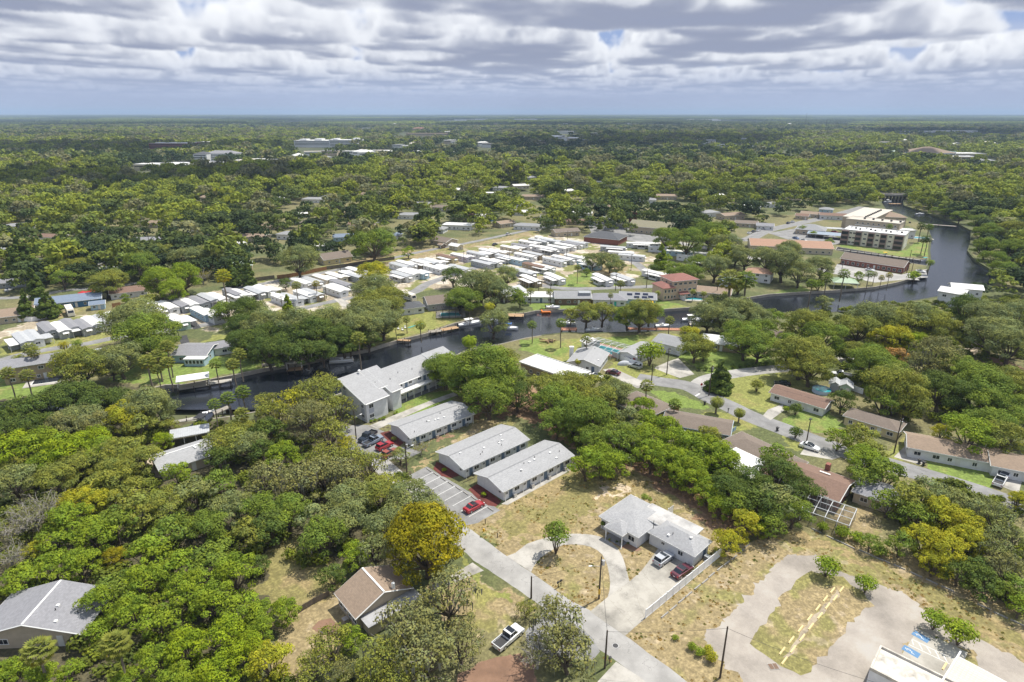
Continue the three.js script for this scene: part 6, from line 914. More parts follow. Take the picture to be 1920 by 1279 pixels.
// ---------- boats and docks ----------
function hullGeo(L, W, H) {                     // pointed bow at +x, rounded chine, open flat deck a little below the gunwale
  const mb = new MB(), n = 10, half = (t) => W / 2 * (t < 0.55 ? 0.94 + 0.06 * t / 0.55 : Math.sqrt(Math.max(0, 1 - ((t - 0.55) / 0.45) ** 2))), S = [];
  for (let i = 0; i <= n; i++) { const t = i / n, x = -L / 2 + t * L, w = half(t), sh = H * (1 + 0.35 * t * t); S.push([[x, sh, -w], [x - 0.02, 0.25 * H, -w * 0.8], [x - 0.05, 0, 0], [x - 0.02, 0.25 * H, w * 0.8], [x, sh, w], [x, sh * 0.86, w * 0.9], [x, sh * 0.86, -w * 0.9]]); }
  for (let i = 0; i < n; i++) for (let k = 0; k < 7; k++) { const j = (k + 1) % 7; mb.quad(S[i][j], S[i + 1][j], S[i + 1][k], S[i][k]); }
  mb.poly(S[0].slice(0, 5)); return mb.get();
}
const gel = std('white gelcoat', 0.74, 0.75, 0.76, { roughness: 0.25 }), navyGel = std('dark hull', 0.03, 0.035, 0.05, { roughness: 0.25 });
function boat(u, v, deg, L, W, label, o = {}) {
  const y = o.y ?? WATER - 0.15, p = gp(u, v, y + 0.6), t = thing(o.n || 'motor_boat', label, o.cat || 'boat', [p.x, y, p.z], (deg - 90) * -Math.PI / 180, o.group);
  if (o.pontoon) { for (const s of [-1, 1]) part(t, 'float', once('pf' + L, () => new THREE.CapsuleGeometry(0.32, L - 0.6, 4, 10).rotateZ(Math.PI / 2)), M.chrome, [0, 0.3, s * W * 0.36]); part(t, 'deck', box(L, 0.12, W), std('tan boat deck', 0.45, 0.40, 0.33), [0, 0.68, 0]); for (const s of [-1, 1]) part(t, 'side_panel', box(L * 0.94, 0.6, 0.06), gel, [0, 1.04, s * (W / 2 - 0.04)]); part(t, 'end_panel', box(0.06, 0.6, W - 0.2), gel, [L * 0.47, 1.04, 0]); for (const s of [-1, 1]) part(t, 'bench', box(L * 0.3, 0.5, 0.6), std('grey cushion', 0.5, 0.5, 0.52), [-L * 0.25, 0.98, s * W * 0.32]); part(t, 'helm', box(0.6, 0.9, 0.6), gel, [0.3, 1.2, W * 0.25]); }
  else { part(t, 'hull', once(`hull${L}|${W}`, () => hullGeo(L, W, 0.9)), o.dark ? navyGel : gel); part(t, 'console', box(L * 0.14, 0.9, W * 0.4), gel, [-L * 0.02, 1.2, 0]); part(t, 'windscreen', box(0.06, 0.45, W * 0.42), M.glass, [L * 0.06, 1.75, 0]); part(t, 'seat', box(L * 0.08, 0.6, W * 0.45), std('boat seat', 0.55, 0.53, 0.50), [-L * 0.17, 1.0, 0]); if (o.cabin) part(t, 'cabin', profile([[0, 0], [0.3, 0.7], [L * 0.22, 0.75], [L * 0.38, 0]], W * 0.6, 0.1), gel, [0, 0.95, 0]); }
  part(t, 'outboard_motor', once('om', () => new MB().box(0, 0.9, 0, 0.4, 0.7, 0.35).box(0, 0.3, 0, 0.16, 0.8, 0.12).get()), M.dark, [-L / 2 - 0.2, 0.2, 0]);
  if (o.top) { const c = part(t, 'canopy', box(L * 0.34, 0.08, W * 0.8), o.top, [-L * 0.05, 2.45, 0]); for (const sx of [-1, 1]) for (const s of [-1, 1]) part(t, 'canopy_post', box(0.06, 1.6, 0.06), M.chrome, [-L * 0.05 + sx * L * 0.15, 1.65, s * W * 0.36]); }
  return t;
}
boat(640, 676, 78, 8, 2.6, 'grey pontoon boat tied under the river oaks on the far bank', { pontoon: 1, n: 'pontoon_boat' });
boat(881, 606, 62, 10, 3, 'white sport boat with canopy moored beside the pool-cage house', { top: M.trim });
boat(815, 665, 50, 9, 3.1, 'white cabin boat with dark canopy behind the three-storey block', { top: M.dark, cabin: 1 });
boat(380, 790, 8, 9, 3.0, 'dark covered boat lifted out of the water by the grey house', { dark: 1, y: 0.3, top: M.dark });
boat(401, 774, 70, 6, 2.3, 'small white boat tied at the dock between the fan palms', {});
boat(1037, 576, 95, 6, 2.2, 'small white boat on the far bank lawn beside the orange raft', { y: 0.2 });
boat(1296, 599, 88, 7.5, 2.6, 'white boat with a canopy moored right of the tall river palm', { top: M.trim }); boat(1310, 607, 80, 8, 2.6, 'white pontoon boat tied behind the canopied boat', { pontoon: 1, n: 'pontoon_boat', top: M.trim });
boat(1243, 611, 85, 6, 2.3, 'grey boat tied at the reddish dock', {}); boat(1325, 572, 80, 7, 2.4, 'white boat among rocks below the peach house', {});
boat(1112, 618, 80, 6, 2.2, 'white boat with striped towels at the near bank dock', {}); boat(1065, 606, 95, 6.5, 2.4, 'white boat behind the reddish float, left of the yard palms', {}); boat(955, 615, 100, 7, 2.5, 'blue-canopied boat half hidden by the bank oak', { top: M.tarpBlue });
boat(920, 600, 95, 6, 2.3, 'blue-topped boat at the small dock right of the sport boat', { top: M.tarpBlue }); boat(1665, 378, 80, 8, 2.6, 'white boat moored in front of the road bridge', { top: M.trim }); boat(1725, 401, 90, 7, 2.4, 'white boat at the far shore of the wide water', {}); boat(1735, 489, 95, 6, 2.3, 'boat with teal cover at the mouth of the inlet', { top: M.teal }); boat(1660, 479, 100, 6, 2.3, 'boat with yellow cover tied in the inlet', { top: M.yellow2 });
function dock(label, u, v, L, W, deg, m = M.plank, o = {}) {   // planks laid across two bearers on piles
  const p = gp(u, v, 0.1), t = thing('dock', label, 'dock', [p.x, 0, p.z], (deg - 90) * -Math.PI / 180), n = Math.min(26, Math.max(4, Math.round(L / 0.45))), g = once(`pl${(L / n).toFixed(3)}|${W}`, () => new MB().box(0, 0, 0, L / n - 0.03, 0.07, W).get());
  for (let i = 0; i < n; i++) part(t, 'plank', g, m, [-L / 2 + (i + 0.5) * L / n, 0.12 + 0.008 * (i % 3), 0]); for (const s of [-1, 1]) { part(t, 'bearer', box(L, 0.16, 0.12), M.pole, [0, 0, s * W * 0.36]); for (let i = 0; i < 3; i++) part(t, 'pile', once('pile', () => new MB().tube([0, -2.6, 0], [0, 0.75, 0], 0.14, 0.12, 8).get()), M.pole, [-L / 2 + 0.3 + i * (L - 0.6) / 2, 0, s * (W / 2 + 0.1)]); }
  if (o.roof) { part(t, 'boathouse_roof', box(L, 0.12, W + 1.2), o.roof, [0, 2.9, 0]); for (const x of [-1, 1]) for (const s of [-1, 1]) part(t, 'post', box(0.14, 2.9, 0.14), M.trim, [x * (L / 2 - 0.3), 1.4, s * (W / 2 - 0.1)]); }
}
dock('white-roofed boat lift on piles at the grassy left bank', 364, 723, 9, 4, 66, M.plank, { roof: M.roofWhite }); dock('low floating platform right of the white-roofed boat lift', 411, 716, 7, 2.6, 70, M.concrete); dock('old grey plank dock in the shade of the left trees', 209, 737, 6, 3, 60); dock('broken grey dock under the far bank oaks', 527, 680, 12, 3, 66); dock('small tan jetty with roof on the far bank', 553, 692, 5, 3, 75, M.newPlank, { roof: M.metalTan });
dock('narrow brown gangway crossing the far bank wall', 757, 638, 5, 1.6, 100, M.newPlank); dock('small grey float beside the river lawn', 816, 621, 5, 2.6, 70); dock('tan plank platform right of the small grey float', 843, 616, 7, 3, 60, M.newPlank); dock('tan dock at the start of the blue reach', 966, 591, 7, 4, 95, M.newPlank); dock('long reddish deck along the near bank by the tall palm', 1230, 617, 22, 2.6, 92, M.redPlank); dock('reddish square float on the near bank', 1067, 617, 6, 3.4, 92, M.redPlank); dock('curved white dock edge beside the lifted boat', 350, 787, 10, 1.6, 62, M.concrete); dock('dock between the two fan palms', 412, 770, 6, 2, 30); dock('long low dock on the far shore of the wide water', 1760, 422, 22, 3, 120, M.plank); dock('tan dock near the road bridge', 1678, 382, 10, 4, 95, M.newPlank); dock('pale dock at the right end of the peach house lawn', 1330, 576, 6, 2.4, 85);
for (let i = 0; i < 6; i++) dock(`white finger pier in the inlet, number ${['one', 'two', 'three', 'four', 'five', 'six'][i]} counted from the orange-roofed end`, 1582 + i * 26, 469 + i * 3.4, 8, 1.4, 128, M.concrete);
{ const p = gp(1023, 587, WATER), t = thing('swim_raft', 'orange inflatable raft floating on the blue reach', 'raft', [p.x, WATER, p.z], 0.1); part(t, 'base', new THREE.CapsuleGeometry(0.5, 3.4, 4, 10).rotateZ(Math.PI / 2).scale(1, 0.7, 2.4), M.orange, [0, 0.3, 0]); for (const s of [-1, 1]) part(t, 'side_tube', new THREE.CapsuleGeometry(0.35, 3.2, 4, 10).rotateZ(Math.PI / 2), M.orange, [0, 0.8, s * 1.2]); part(t, 'back_tube', new THREE.CapsuleGeometry(0.35, 2.0, 4, 10).rotateX(Math.PI / 2), M.orange, [-1.7, 1.0, 0]); }
{ const p = gp(1014, 621), t = thing('flag_pole', 'white pole with a small striped flag on the near bank', 'flag pole', p); part(t, 'pole', new MB().tube([0, 0, 0], [0, 7, 0], 0.06, 0.04, 8).get(), M.trim); for (let i = 0; i < 7; i++) part(t, 'stripe', box(1.5, 0.12, 0.03), i % 2 ? M.trim : M.red, [-0.8, 6.8 - i * 0.12, 0]); part(t, 'canton', box(0.6, 0.48, 0.05), M.deepblue, [-0.36, 6.62, 0]); }

// ---------- fences, poles, markings and small things ----------
function fence(name, label, pts, h, step, m, o = {}) { // panels between posts along a line of points
  const t = thing(name, label, 'fence', [pts[0].x, 0, pts[0].z], 0, o.group), P0 = pts[0];
  for (let k = 0; k + 1 < pts.length; k++) {
    const a = pts[k], b = pts[k + 1], D = Math.hypot(b.x - a.x, b.z - a.z), n = Math.max(1, Math.round(D / step)), w = D / n, turn = Math.atan2(-(b.z - a.z), b.x - a.x), g = once(`fp${w.toFixed(2)}${h}${m.name}`, () => { const mb = new MB(); if (o.boards) { const q = Math.max(2, Math.round(w / o.boards)); for (let i = 0; i < q; i++) mb.box(-w / 2 + (i + 0.5) * w / q, h / 2 + 0.02 * ((i * 7) % 3), 0.01 * (i % 2), w / q - 0.02, h, 0.03); } else mb.box(0, h / 2 + 0.04, 0, w - 0.13, h - 0.08, 0.05).box(0, h - 0.06, 0, w - 0.13, 0.12, 0.09).box(0, 0.12, 0, w - 0.13, 0.14, 0.09); return mb.get(); });
    for (let i = 0; i < n; i++) { const f = (i + 0.5) / n, p = part(t, 'panel', g, m, [lerp(a.x, b.x, f) - P0.x, 0, lerp(a.z, b.z, f) - P0.z], turn); const e = i / n; part(t, 'post', box(0.13, h + 0.12, 0.13), o.pm || m, [lerp(a.x, b.x, e) - P0.x, (h + 0.12) / 2, lerp(a.z, b.z, e) - P0.z], turn); }
  }
  return t;
}
fence('vinyl_fence', 'white vinyl privacy fence along the concrete apron and gravel lot', px('1210,1160 1352,1042'), 1.85, 1.9, M.vinyl); landmarks.push([1280, 1100, 'the white vinyl fence']);
fence('vinyl_fence', 'short white fence piece behind the grey hip-roofed house', px('1252,968 1262,961'), 1.8, 1.8, M.vinyl);
fence('vinyl_fence', 'white fence between the grey gable house and the two-level house', px('1148,668 1180,682 1205,690'), 1.8, 2.0, M.vinyl);
fence('vinyl_fence', 'white fence down the lawn from the peach house to the river', px('1246,549 1285,565'), 1.9, 2.2, M.vinyl); fence('vinyl_fence', 'white fence beside the house with the teal door', px('1167,560 1178,569'), 1.8, 2.0, M.vinyl);
fence('vinyl_fence', 'white garden wall behind the conifers at the left edge', px('34,603 60,603 113,592'), 1.8, 2.4, M.vinyl); fence('vinyl_fence', 'white wall in front of the white house behind the vine-clad tree', px('1705,832 1760,845'), 1.8, 2.4, M.vinyl); fence('vinyl_fence', 'white fence beside the two garden sheds', px('1596,732 1618,740'), 1.8, 2.4, M.vinyl);
fence('wooden_fence', 'orange-brown new wooden fence below the beige house', px('520,523 540,521 575,514 613,506'), 1.9, 2.4, M.cedar, { boards: 0.3 }); fence('wooden_fence', 'silvery old wooden fence right of the orange-brown one', px('613,506 650,501 690,494 740,487'), 1.9, 2.4, M.greyWood, { boards: 0.3 }); fence('wooden_fence', 'old grey wooden fence at the left end of the mobile-home park', px('430,534 470,529 515,523'), 1.9, 2.4, M.greyWood, { boards: 0.3 }); fence('wooden_fence', 'curved dark wooden fence beside the left street lawn', px('255,570 275,566 293,559'), 1.9, 2.4, M.greyWood, { boards: 0.3 }); fence('wooden_fence', 'orange wooden fence by the tan hip-roofed house', px('1243,764 1262,775 1273,770'), 1.9, 2.4, M.cedar, { boards: 0.3 }); fence('wooden_fence', 'orange-brown fence left of the motorhome garden', px('211,577 227,574'), 1.8, 2.4, M.cedar, { boards: 0.3 }); fence('wooden_fence', 'blue-painted railing beside the white patio roof', px('1352,825 1380,806'), 1.1, 1.6, M.blue, { boards: 0.25 });
fence('wire_fence', 'low dark wire fence behind the tan-roofed house', px('560,1150 590,1132 618,1118'), 1.2, 2.5, M.greyWood, { boards: 0.5 });
// concrete parking stops and kerb pieces
const stopG = new MB().box(0, 0.09, 0, 1.85, 0.16, 0.2).box(0, 0.02, 0, 1.9, 0.05, 0.26).get();
function stops(list, m, group, say) { list.forEach(([a, b], i) => { const A = gp(...a), B = gp(...b), t = thing('parking_stop', say(i, list.length), 'parking stop', [(A.x + B.x) / 2, 0.03, (A.z + B.z) / 2], Math.atan2(-(B.z - A.z), B.x - A.x), group); part(t, 'bar', stopG, m); for (const s of [-0.6, 0.6]) part(t, 'pin', once('pin', () => new THREE.CylinderGeometry(0.03, 0.03, 0.03, 6)), M.dark, [s, 0.18, 0]); }); }
const ORD = ['first', 'second', 'third', 'fourth', 'fifth', 'sixth', 'seventh', 'eighth', 'ninth', 'tenth', 'eleventh', 'twelfth', 'thirteenth', 'fourteenth', 'fifteenth', 'sixteenth', 'seventeenth'];
const Z4 = (x, y) => [1440 + x / 3.206, 880 + y / 3.206], Z3 = (x, y) => [960 + x / 3.206, 880 + y / 3.206];
stops([[85, 1095], [140, 1028], [195, 962], [250, 895], [300, 835], [345, 780], [388, 730]].map(([x, y]) => [Z4(x - 13, y + 17), Z4(x + 13, y - 17)]), M.yellowPaint, 'yellow parking stops on the grass island', (i) => `faded yellow parking stop, ${ORD[i]} from the near end of the left row on the island`);
stops([[98, 1153], [150, 1085], [205, 1015], [258, 948], [312, 883], [358, 825], [404, 777], [442, 725]].map(([x, y]) => [Z4(x - 13, y + 17), Z4(x + 13, y - 17)]), M.yellowPaint, 'yellow parking stops on the grass island', (i) => `faded yellow parking stop, ${ORD[i]} from the near end of the right row on the island`);
stops([[918, 878], [970, 835], [1020, 790], [1062, 755], [1115, 710], [1160, 675], [1200, 637], [1250, 597], [1292, 565], [1335, 533], [1380, 495], [1415, 460]].map(([x, y]) => [Z3(x - 17, y + 14), Z3(x + 17, y - 14)]), M.concrete, 'white stops in the grass beside the white fence', (i) => `white concrete stop in the grass beside the vinyl fence, ${ORD[i]} from the street`);
stops([[290, 370], [380, 415], [430, 437], [490, 465], [580, 500], [640, 528], [700, 553], [790, 590], [890, 635], [985, 678], [1080, 720], [1300, 830], [1400, 880], [1500, 925]].map(([x, y]) => [Z4(x - 24, y - 11), Z4(x + 24, y + 11)]), M.concrete, 'grey kerb stops along the right-hand trees', (i) => `grey concrete stop along the right-hand trees, ${ORD[i]} from the upper left`);
{ const A = gp(1770, 1245), B = gp(1776, 1238); stops([[[1768, 1255], [1774, 1245]]], M.yellowPaint, undefined, () => 'yellow parking stop at the end of the accessible bay'); }
// marked lot: stalls, stops
function line(a, b, w, m, y, name = 'stall_line', parent) { const A = gp(...a), B = gp(...b), L = A.distanceTo(B), q = part(parent, name, once(`ln${L.toFixed(1)}${w}`, () => new THREE.PlaneGeometry(L, w).rotateX(-Math.PI / 2)), m, [(A.x + B.x) / 2 - parent.position.x, y, (A.z + B.z) / 2 - parent.position.z], Math.atan2(-(B.z - A.z), B.x - A.x)); return q; }
{
  const Z = (x, y) => [740 + x / 7.99, 820 + y / 7.99], t = thing('parking_markings', 'white stall lines painted on the apartment parking lot', 'road markings', [0, 0, 0]); t.userData.kind = 'structure'; delete t.userData.category;
  const S = [[[310, 655], [578, 522]], [[418, 725], [685, 592]], [[525, 800], [797, 657]], [[640, 873], [908, 730]], [[750, 950], [1022, 803]], [[868, 1030], [1140, 880]], [[990, 1110], [1262, 957]], [[1115, 1190], [1388, 1037]]]; for (const [a, b] of S) line(Z(...a), Z(...b), 0.12, M.paint, 0.024, 'stall_line', t);
  stops([[[485, 475], [540, 515]], [[590, 540], [648, 580]], [[695, 610], [755, 652]], [[808, 677], [868, 720]], [[918, 745], [980, 790]], [[1030, 818], [1100, 868]], [[1150, 890], [1218, 940]], [[1290, 975], [1345, 1025]], [[1400, 1055], [1475, 1108]]].map(([a, b]) => [Z(...a), Z(...b)]), M.concrete, 'white wheel stops in the apartment lot', (i) => `white wheel stop in the apartment lot, ${ORD[i]} from the utility pole`);
}
for (const q of [[720, 845, 12], [740, 860, 8], [770, 870, 6], [660, 815, 12], [800, 960, 8], [840, 1000, 6], [900, 1060, 6], [960, 1090, 6], [1060, 1210, 8]]) { const p = gp(q[0], q[1]); builtOver.push([p.x, p.z, q[2]]); }
{ // accessible bays at bottom right: slab, painted signs and hatched aisle
  flat('parking_pad', '1722,1179 1815,1224 1806,1243 1768,1274 1690,1229', M.oldConcrete, 0.03);
  const t = thing('bay_markings', 'blue accessible parking signs and white hatching on the concrete pad', 'road markings', [0, 0, 0]); t.userData.kind = 'structure'; delete t.userData.category;
  const Z = (x, y) => [1650 + x / 7.11, 1140 + y / 7.11]; line(Z(430, 420), Z(985, 690), 0.12, M.paint, 0.034, 'bay_line', t); line(Z(385, 490), Z(930, 750), 0.12, M.paint, 0.034, 'bay_line', t); for (const [a, b] of [[[425, 425], [450, 500]], [[515, 465], [565, 560]], [[620, 515], [680, 610]], [[735, 570], [795, 680]], [[845, 630], [905, 740]]]) line(Z(...a), Z(...b), 0.12, M.paint, 0.034, 'hatch_line', t);
  for (const [x, y] of [[545, 385], [415, 583]]) { const A = gp(...Z(x - 70, y - 40)), B = gp(...Z(x + 70, y + 40)), a = Math.atan2(-(B.z - A.z), B.x - A.x), c = A.clone().add(B).multiplyScalar(0.5), s = part(t, 'blue_square', new THREE.PlaneGeometry(2.3, 1.3).rotateX(-Math.PI / 2), M.bluePaint, [c.x, 0.034, c.z], a);
    const sym = new THREE.TorusGeometry(0.27, 0.05, 4, 18, 4.4).rotateX(-Math.PI / 2).scale(1, 0.05, 1); part(s, 'wheel_symbol', sym, M.paint, [-0.35, 0.006, 0]); part(s, 'figure_symbol', new MB().box(-0.05, 0, 0, 0.75, 0.004, 0.09).box(0.34, 0, 0.13, 0.09, 0.004, 0.34).box(0.55, 0, 0.28, 0.42, 0.004, 0.09).get(), M.paint, [-0.2, 0.006, -0.05]); const hd = part(s, 'head_symbol', new THREE.CircleGeometry(0.1, 12).rotateX(-Math.PI / 2), M.paint, [-0.78, 0.006, -0.05]); }
}
{ const t = thing('stop_bar', 'white stop line painted across the street at the junction', 'road markings', [0, 0, 0]); t.userData.kind = 'structure'; delete t.userData.category; line([1304, 743], [1312, 738], 0.5, M.paint, 0.024, 'bar', t); }
// utility poles with cross-arms; lamps on some
function pole(base, H, label, o = {}) {
  const p = gp(...base), t = thing(o.n || 'utility_pole', label, o.cat || 'utility pole', p, o.turn ?? 0.7); part(t, 'shaft', once('shaft' + H, () => new MB().tube([0, -0.3, 0], [0, H, 0], 0.17, 0.11, 8).get()), o.m || M.pole);
  if (o.arm) { part(t, 'crossarm', box(2.0, 0.12, 0.12), M.pole, [0, H - 0.5, 0]); for (const x of [-0.9, 0, 0.9]) part(t, 'insulator', once('ins', () => new THREE.CylinderGeometry(0.05, 0.07, 0.22, 6)), M.trim, [x, H - 0.33, 0]); }
  if (o.can) part(t, 'transformer', once('can', () => new THREE.CylinderGeometry(0.28, 0.28, 0.9, 10)), M.chrome, [0.4, H - 1.3, 0]);
  if (o.lamp) { const a = part(t, 'lamp_arm', new MB().tube([0, 0, 0], [o.lamp * 1.6, 0.35, 0], 0.04, 0.04, 6).get(), M.chrome, [0, H - 2.0, 0]); part(a, 'lamp_head', once('lh', () => new THREE.CapsuleGeometry(0.14, 0.4, 4, 8).rotateZ(Math.PI / 2).scale(1, 0.6, 1)), M.trim, [o.lamp * 1.85, 0.36, 0]); }
  if (o.tag) part(t, 'cable_marker', box(0.3, 1.1, 0.3), M.yellow2, [0, 1.6, 0]);
  if (o.flood) part(t, 'flood_lamp', box(0.9, 0.18, 0.5), M.dark, [0, H, 0]);
  return [t, p, H];
}
const P = [pole([1123, 1123], 8.8, 'wooden utility pole with lamp and orange cable marker inside the driveway loop', { lamp: -1, can: 1, tag: 1, turn: 0.2 }), pole([996, 1122], 4.6, 'short wooden pole at the left kerb of the front street', {}), pole([1134, 1253], 7.2, 'tall bare wooden pole at the left kerb near the bottom edge', {}), pole([1350, 1271], 9.6, 'tall wooden pole beside the gravel lot at the bottom', { arm: 0 }), pole([763, 887], 8.2, 'wooden pole with lamp at the corner of the marked lot', { lamp: 1, can: 1 }), pole([668, 823], 8.0, 'wooden pole with twin lamps beside the dark pickup', { lamp: 1 }), pole([1512, 830], 6.6, 'slim pole with flat lamp on top beside the street', { flood: 1, n: 'street_lamp', cat: 'street lamp' }), pole([1676, 850], 9.4, 'wooden utility pole with transformer by the paved drive', { arm: 1, can: 1 }), pole([1250, 703], 9.2, 'wooden utility pole with transformer beside the pale driveway', { arm: 1, can: 1 }), pole([1329, 742], 9.6, 'wooden utility pole with transformer behind the bushy cedar', { arm: 1, can: 1 }), pole([1221, 722], 7, 'thin wooden pole left of the junction', {})];
[[1010, 552, 7], [1032, 572, 10], [1062, 490, 7], [1183, 508, 9], [1212, 540, 9], [956, 494, 8], [640, 520, 8], [870, 495, 7], [160, 530, 8], [281, 462, 9], [1064, 456, 8], [1154, 545, 8], [612, 560, 7], [531, 590, 8], [1343, 560, 11], [1575, 525, 8], [1700, 512, 12], [1707, 520, 8]].forEach(([u, v, h], i) => P.push(pole([u, v], h, null, { arm: i % 2 })), 0);
P.slice(11).forEach(([t], i) => { const [u, v] = proj(t.position); labelled.push({ o: t, u, v, r: 3, word: 'thin utility pole', kind: 'utility_pole', size: 4 }); });
function wire(a, b, ha, hb, label, sag = 0.7) { const A = a.clone().setY(ha), B = b.clone().setY(hb), m = A.clone().add(B).multiplyScalar(0.5); m.y -= sag; const c = new THREE.QuadraticBezierCurve3(A, m, B), o = new THREE.Mesh(new THREE.TubeGeometry(c, 14, 0.026, 4), M.dark); o.name = numbered('power_line'); o.castShadow = true; tag(o, label, 'cable'); scene.add(o); }
wire(P[0][1], P[2][1], 8.4, 7.0, 'power line from the lamp pole to the bare kerb pole'); wire(P[0][1], P[1][1], 8.0, 4.4, 'power line from the lamp pole to the short kerb pole', 0.4); wire(P[2][1], P[3][1], 7.0, 9.3, 'power line crossing the street near the bottom edge'); wire(P[3][1], gp(1700, 1400), 9.3, 9, 'power line running off over the gravel lot', 1.5); wire(P[8][1], P[9][1], 8.8, 9.2, 'power line over the junction'); wire(P[7][1], gp(1920, 930), 9.0, 9, 'power line along the right-hand street', 1.2); wire(P[9][1], P[7][1], 9.2, 9.0, 'long power line following the second street', 2); wire(P[4][1], P[5][1], 7.8, 7.6, 'power line between the two lot poles', 0.6);
// letter boxes, bins, signs, covers, conditioners
function small(name, label, cat, uv, parts, turn = 0.7) { const t = thing(name, label, cat, gp(...uv), turn); for (const [n, g, m, pos] of parts) part(t, n, g, m, pos); return t; }
const boxG = once('mb', () => profile([[-0.25, 0], [-0.25, 0.2], [-0.15, 0.3], [0.15, 0.3], [0.25, 0.2], [0.25, 0]], 0.22, 0.03));
small('mailbox', 'pair of dark letter boxes on posts inside the driveway loop', 'mailbox', [1049, 1101], [['post', box(0.1, 1.1, 0.1), M.pole, [-0.35, 0.55, 0]], ['post', box(0.1, 1.1, 0.1), M.pole, [0.35, 0.55, 0]], ['box', boxG, M.dark, [-0.35, 1.1, 0]], ['box', boxG, M.dark, [0.35, 1.1, 0]]]);
small('mailbox', 'letter box at the left kerb opposite the marked lot', 'mailbox', [869, 1041], [['post', box(0.1, 1.1, 0.1), M.pole, [0, 0.55, 0]], ['box', boxG, M.dark, [0, 1.1, 0]]]);
small('mailbox', 'letter box on a post by the drive at the bottom edge', 'mailbox', [1143, 1244], [['post', box(0.1, 1.0, 0.1), M.pole, [0, 0.5, 0]], ['box', boxG, M.dark, [0, 1.0, 0]]]);
small('mailbox', 'dark letter box beside the second street near the date palms', 'mailbox', [1365, 774], [['post', box(0.14, 1.1, 0.14), M.dark, [0, 0.55, 0]], ['box', boxG, M.dark, [0, 1.1, 0]]]);
const binG = once('bin', () => new MB().tube([0, 0.05, 0], [0, 1.0, 0], 0.26, 0.34, 8).get()), lidG = once('binlid', () => new MB().box(0, 1.05, 0, 0.66, 0.09, 0.7).get());
for (const [u, v, l] of [[1723, 869, 'dark wheeled bin, left of two at the end of the paved drive'], [1731, 873, 'dark wheeled bin, right of two at the end of the paved drive'], [1321, 759, 'dark wheeled bin at the kerb by the tan hip-roofed house'], [1457, 808, 'dark wheeled bin on the lawn near the magnolia']]) { const t = thing('wheeled_bin', l, 'bin', gp(u, v), 0.5); part(t, 'bin_body', binG, M.dark); part(t, 'lid', lidG, M.dark); for (const s of [-0.25, 0.25]) part(t, 'wheel', once('bw', () => new THREE.CylinderGeometry(0.12, 0.12, 0.06, 8).rotateZ(Math.PI / 2)), M.rubber, [s, 0.12, 0.3]); }
small('stop_sign', 'small red octagonal stop sign at the junction', 'sign', [1314, 734], [['post', box(0.07, 2.1, 0.07), M.chrome, [0, 1.05, 0]], ['plate', new THREE.CylinderGeometry(0.42, 0.42, 0.04, 8).rotateX(Math.PI / 2), M.red, [0, 2.3, 0.04]]], 0.3);
small('manhole_cover', 'dark round manhole cover in the front street', 'manhole', [1154, 1211], [['frame', new THREE.CylinderGeometry(0.5, 0.5, 0.03, 20), M.chrome, [0, 0.02, 0]], ['lid', new THREE.CylinderGeometry(0.43, 0.43, 0.03, 20), M.dark, [0, 0.028, 0]]]);
small('drain_grate', 'rusty square drain grate at the edge of the gravel lot', 'drain', [1450, 1250], [['frame', box(1.5, 0.06, 1.2), M.concrete, [0, 0.03, 0]], ['grate', box(0.62, 0.06, 1.0), M.brown, [-0.35, 0.045, 0]], ['grate', box(0.62, 0.06, 1.0), M.brown, [0.35, 0.045, 0]]], 0.1);
for (const [u, v, l] of [[866, 1000, 'first'], [910, 982, 'second'], [933, 1008, 'third']]) small('marker_post', `low dark post on the lawn below the marked lot, ${l} from the lot`, 'post', [u, v], [['shaft', box(0.12, 1.0, 0.12), M.pole, [0, 0.5, 0]], ['cap', box(0.16, 0.06, 0.16), M.dark, [0, 1.02, 0]]]);
small('hydrant', 'small yellow hydrant on the lawn below the marked lot', 'hydrant', [907, 997], [['barrel', new THREE.CylinderGeometry(0.13, 0.15, 0.6, 10), M.yellow2, [0, 0.3, 0]], ['cap', new THREE.SphereGeometry(0.15, 10, 6), M.yellow2, [0, 0.62, 0]], ['outlet', box(0.5, 0.14, 0.14), M.yellow2, [0, 0.42, 0]]]);
// terrace railings beside the apartments, red parasols, garden chairs
const rail = (u, v, turn, l) => { const t = thing('metal_railing', l, 'railing', gp(u, v), turn); for (let i = 0; i < 9; i++) part(t, 'bar', box(0.04, 1, 0.04), M.dark, [-1.6 + i * 0.4, 0.5, 0]); for (const y of [0.1, 1]) part(t, 'rail', box(3.3, 0.05, 0.05), M.dark, [0, y, 0]); };
rail(807, 858, 0.7, 'dark railing at the left end of the middle apartment row'); rail(879, 901, 0.7, 'dark railing between the middle and front apartment rows');
for (const [u, v, l] of [[157, 557, 'left'], [173, 554, 'right']]) { const t = thing('parasol', `bright red garden parasol, the ${l} of two beside the blue house`, 'parasol', gp(u, v, 0)); part(t, 'pole', new MB().tube([0, 0, 0], [0, 2.5, 0], 0.04, 0.04, 6).get(), M.trim); part(t, 'canopy', once('para', () => new THREE.ConeGeometry(2.0, 0.8, 8)), M.red, [0, 2.5, 0]); }
for (const [u, v, l] of [[747, 618, 'left'], [755, 620, 'middle'], [760, 616, 'right']]) small('garden_chair', `white garden chair on the river lawn, ${l} of three`, 'chair', [u, v], [['seat', box(0.7, 0.08, 0.7), M.trim, [0, 0.4, 0]], ['backrest', box(0.7, 0.8, 0.08), M.trim, [0, 0.8, -0.34]], ['leg', box(0.08, 0.4, 0.6), M.trim, [-0.3, 0.2, 0]], ['leg', box(0.08, 0.4, 0.6), M.trim, [0.3, 0.2, 0]]]);
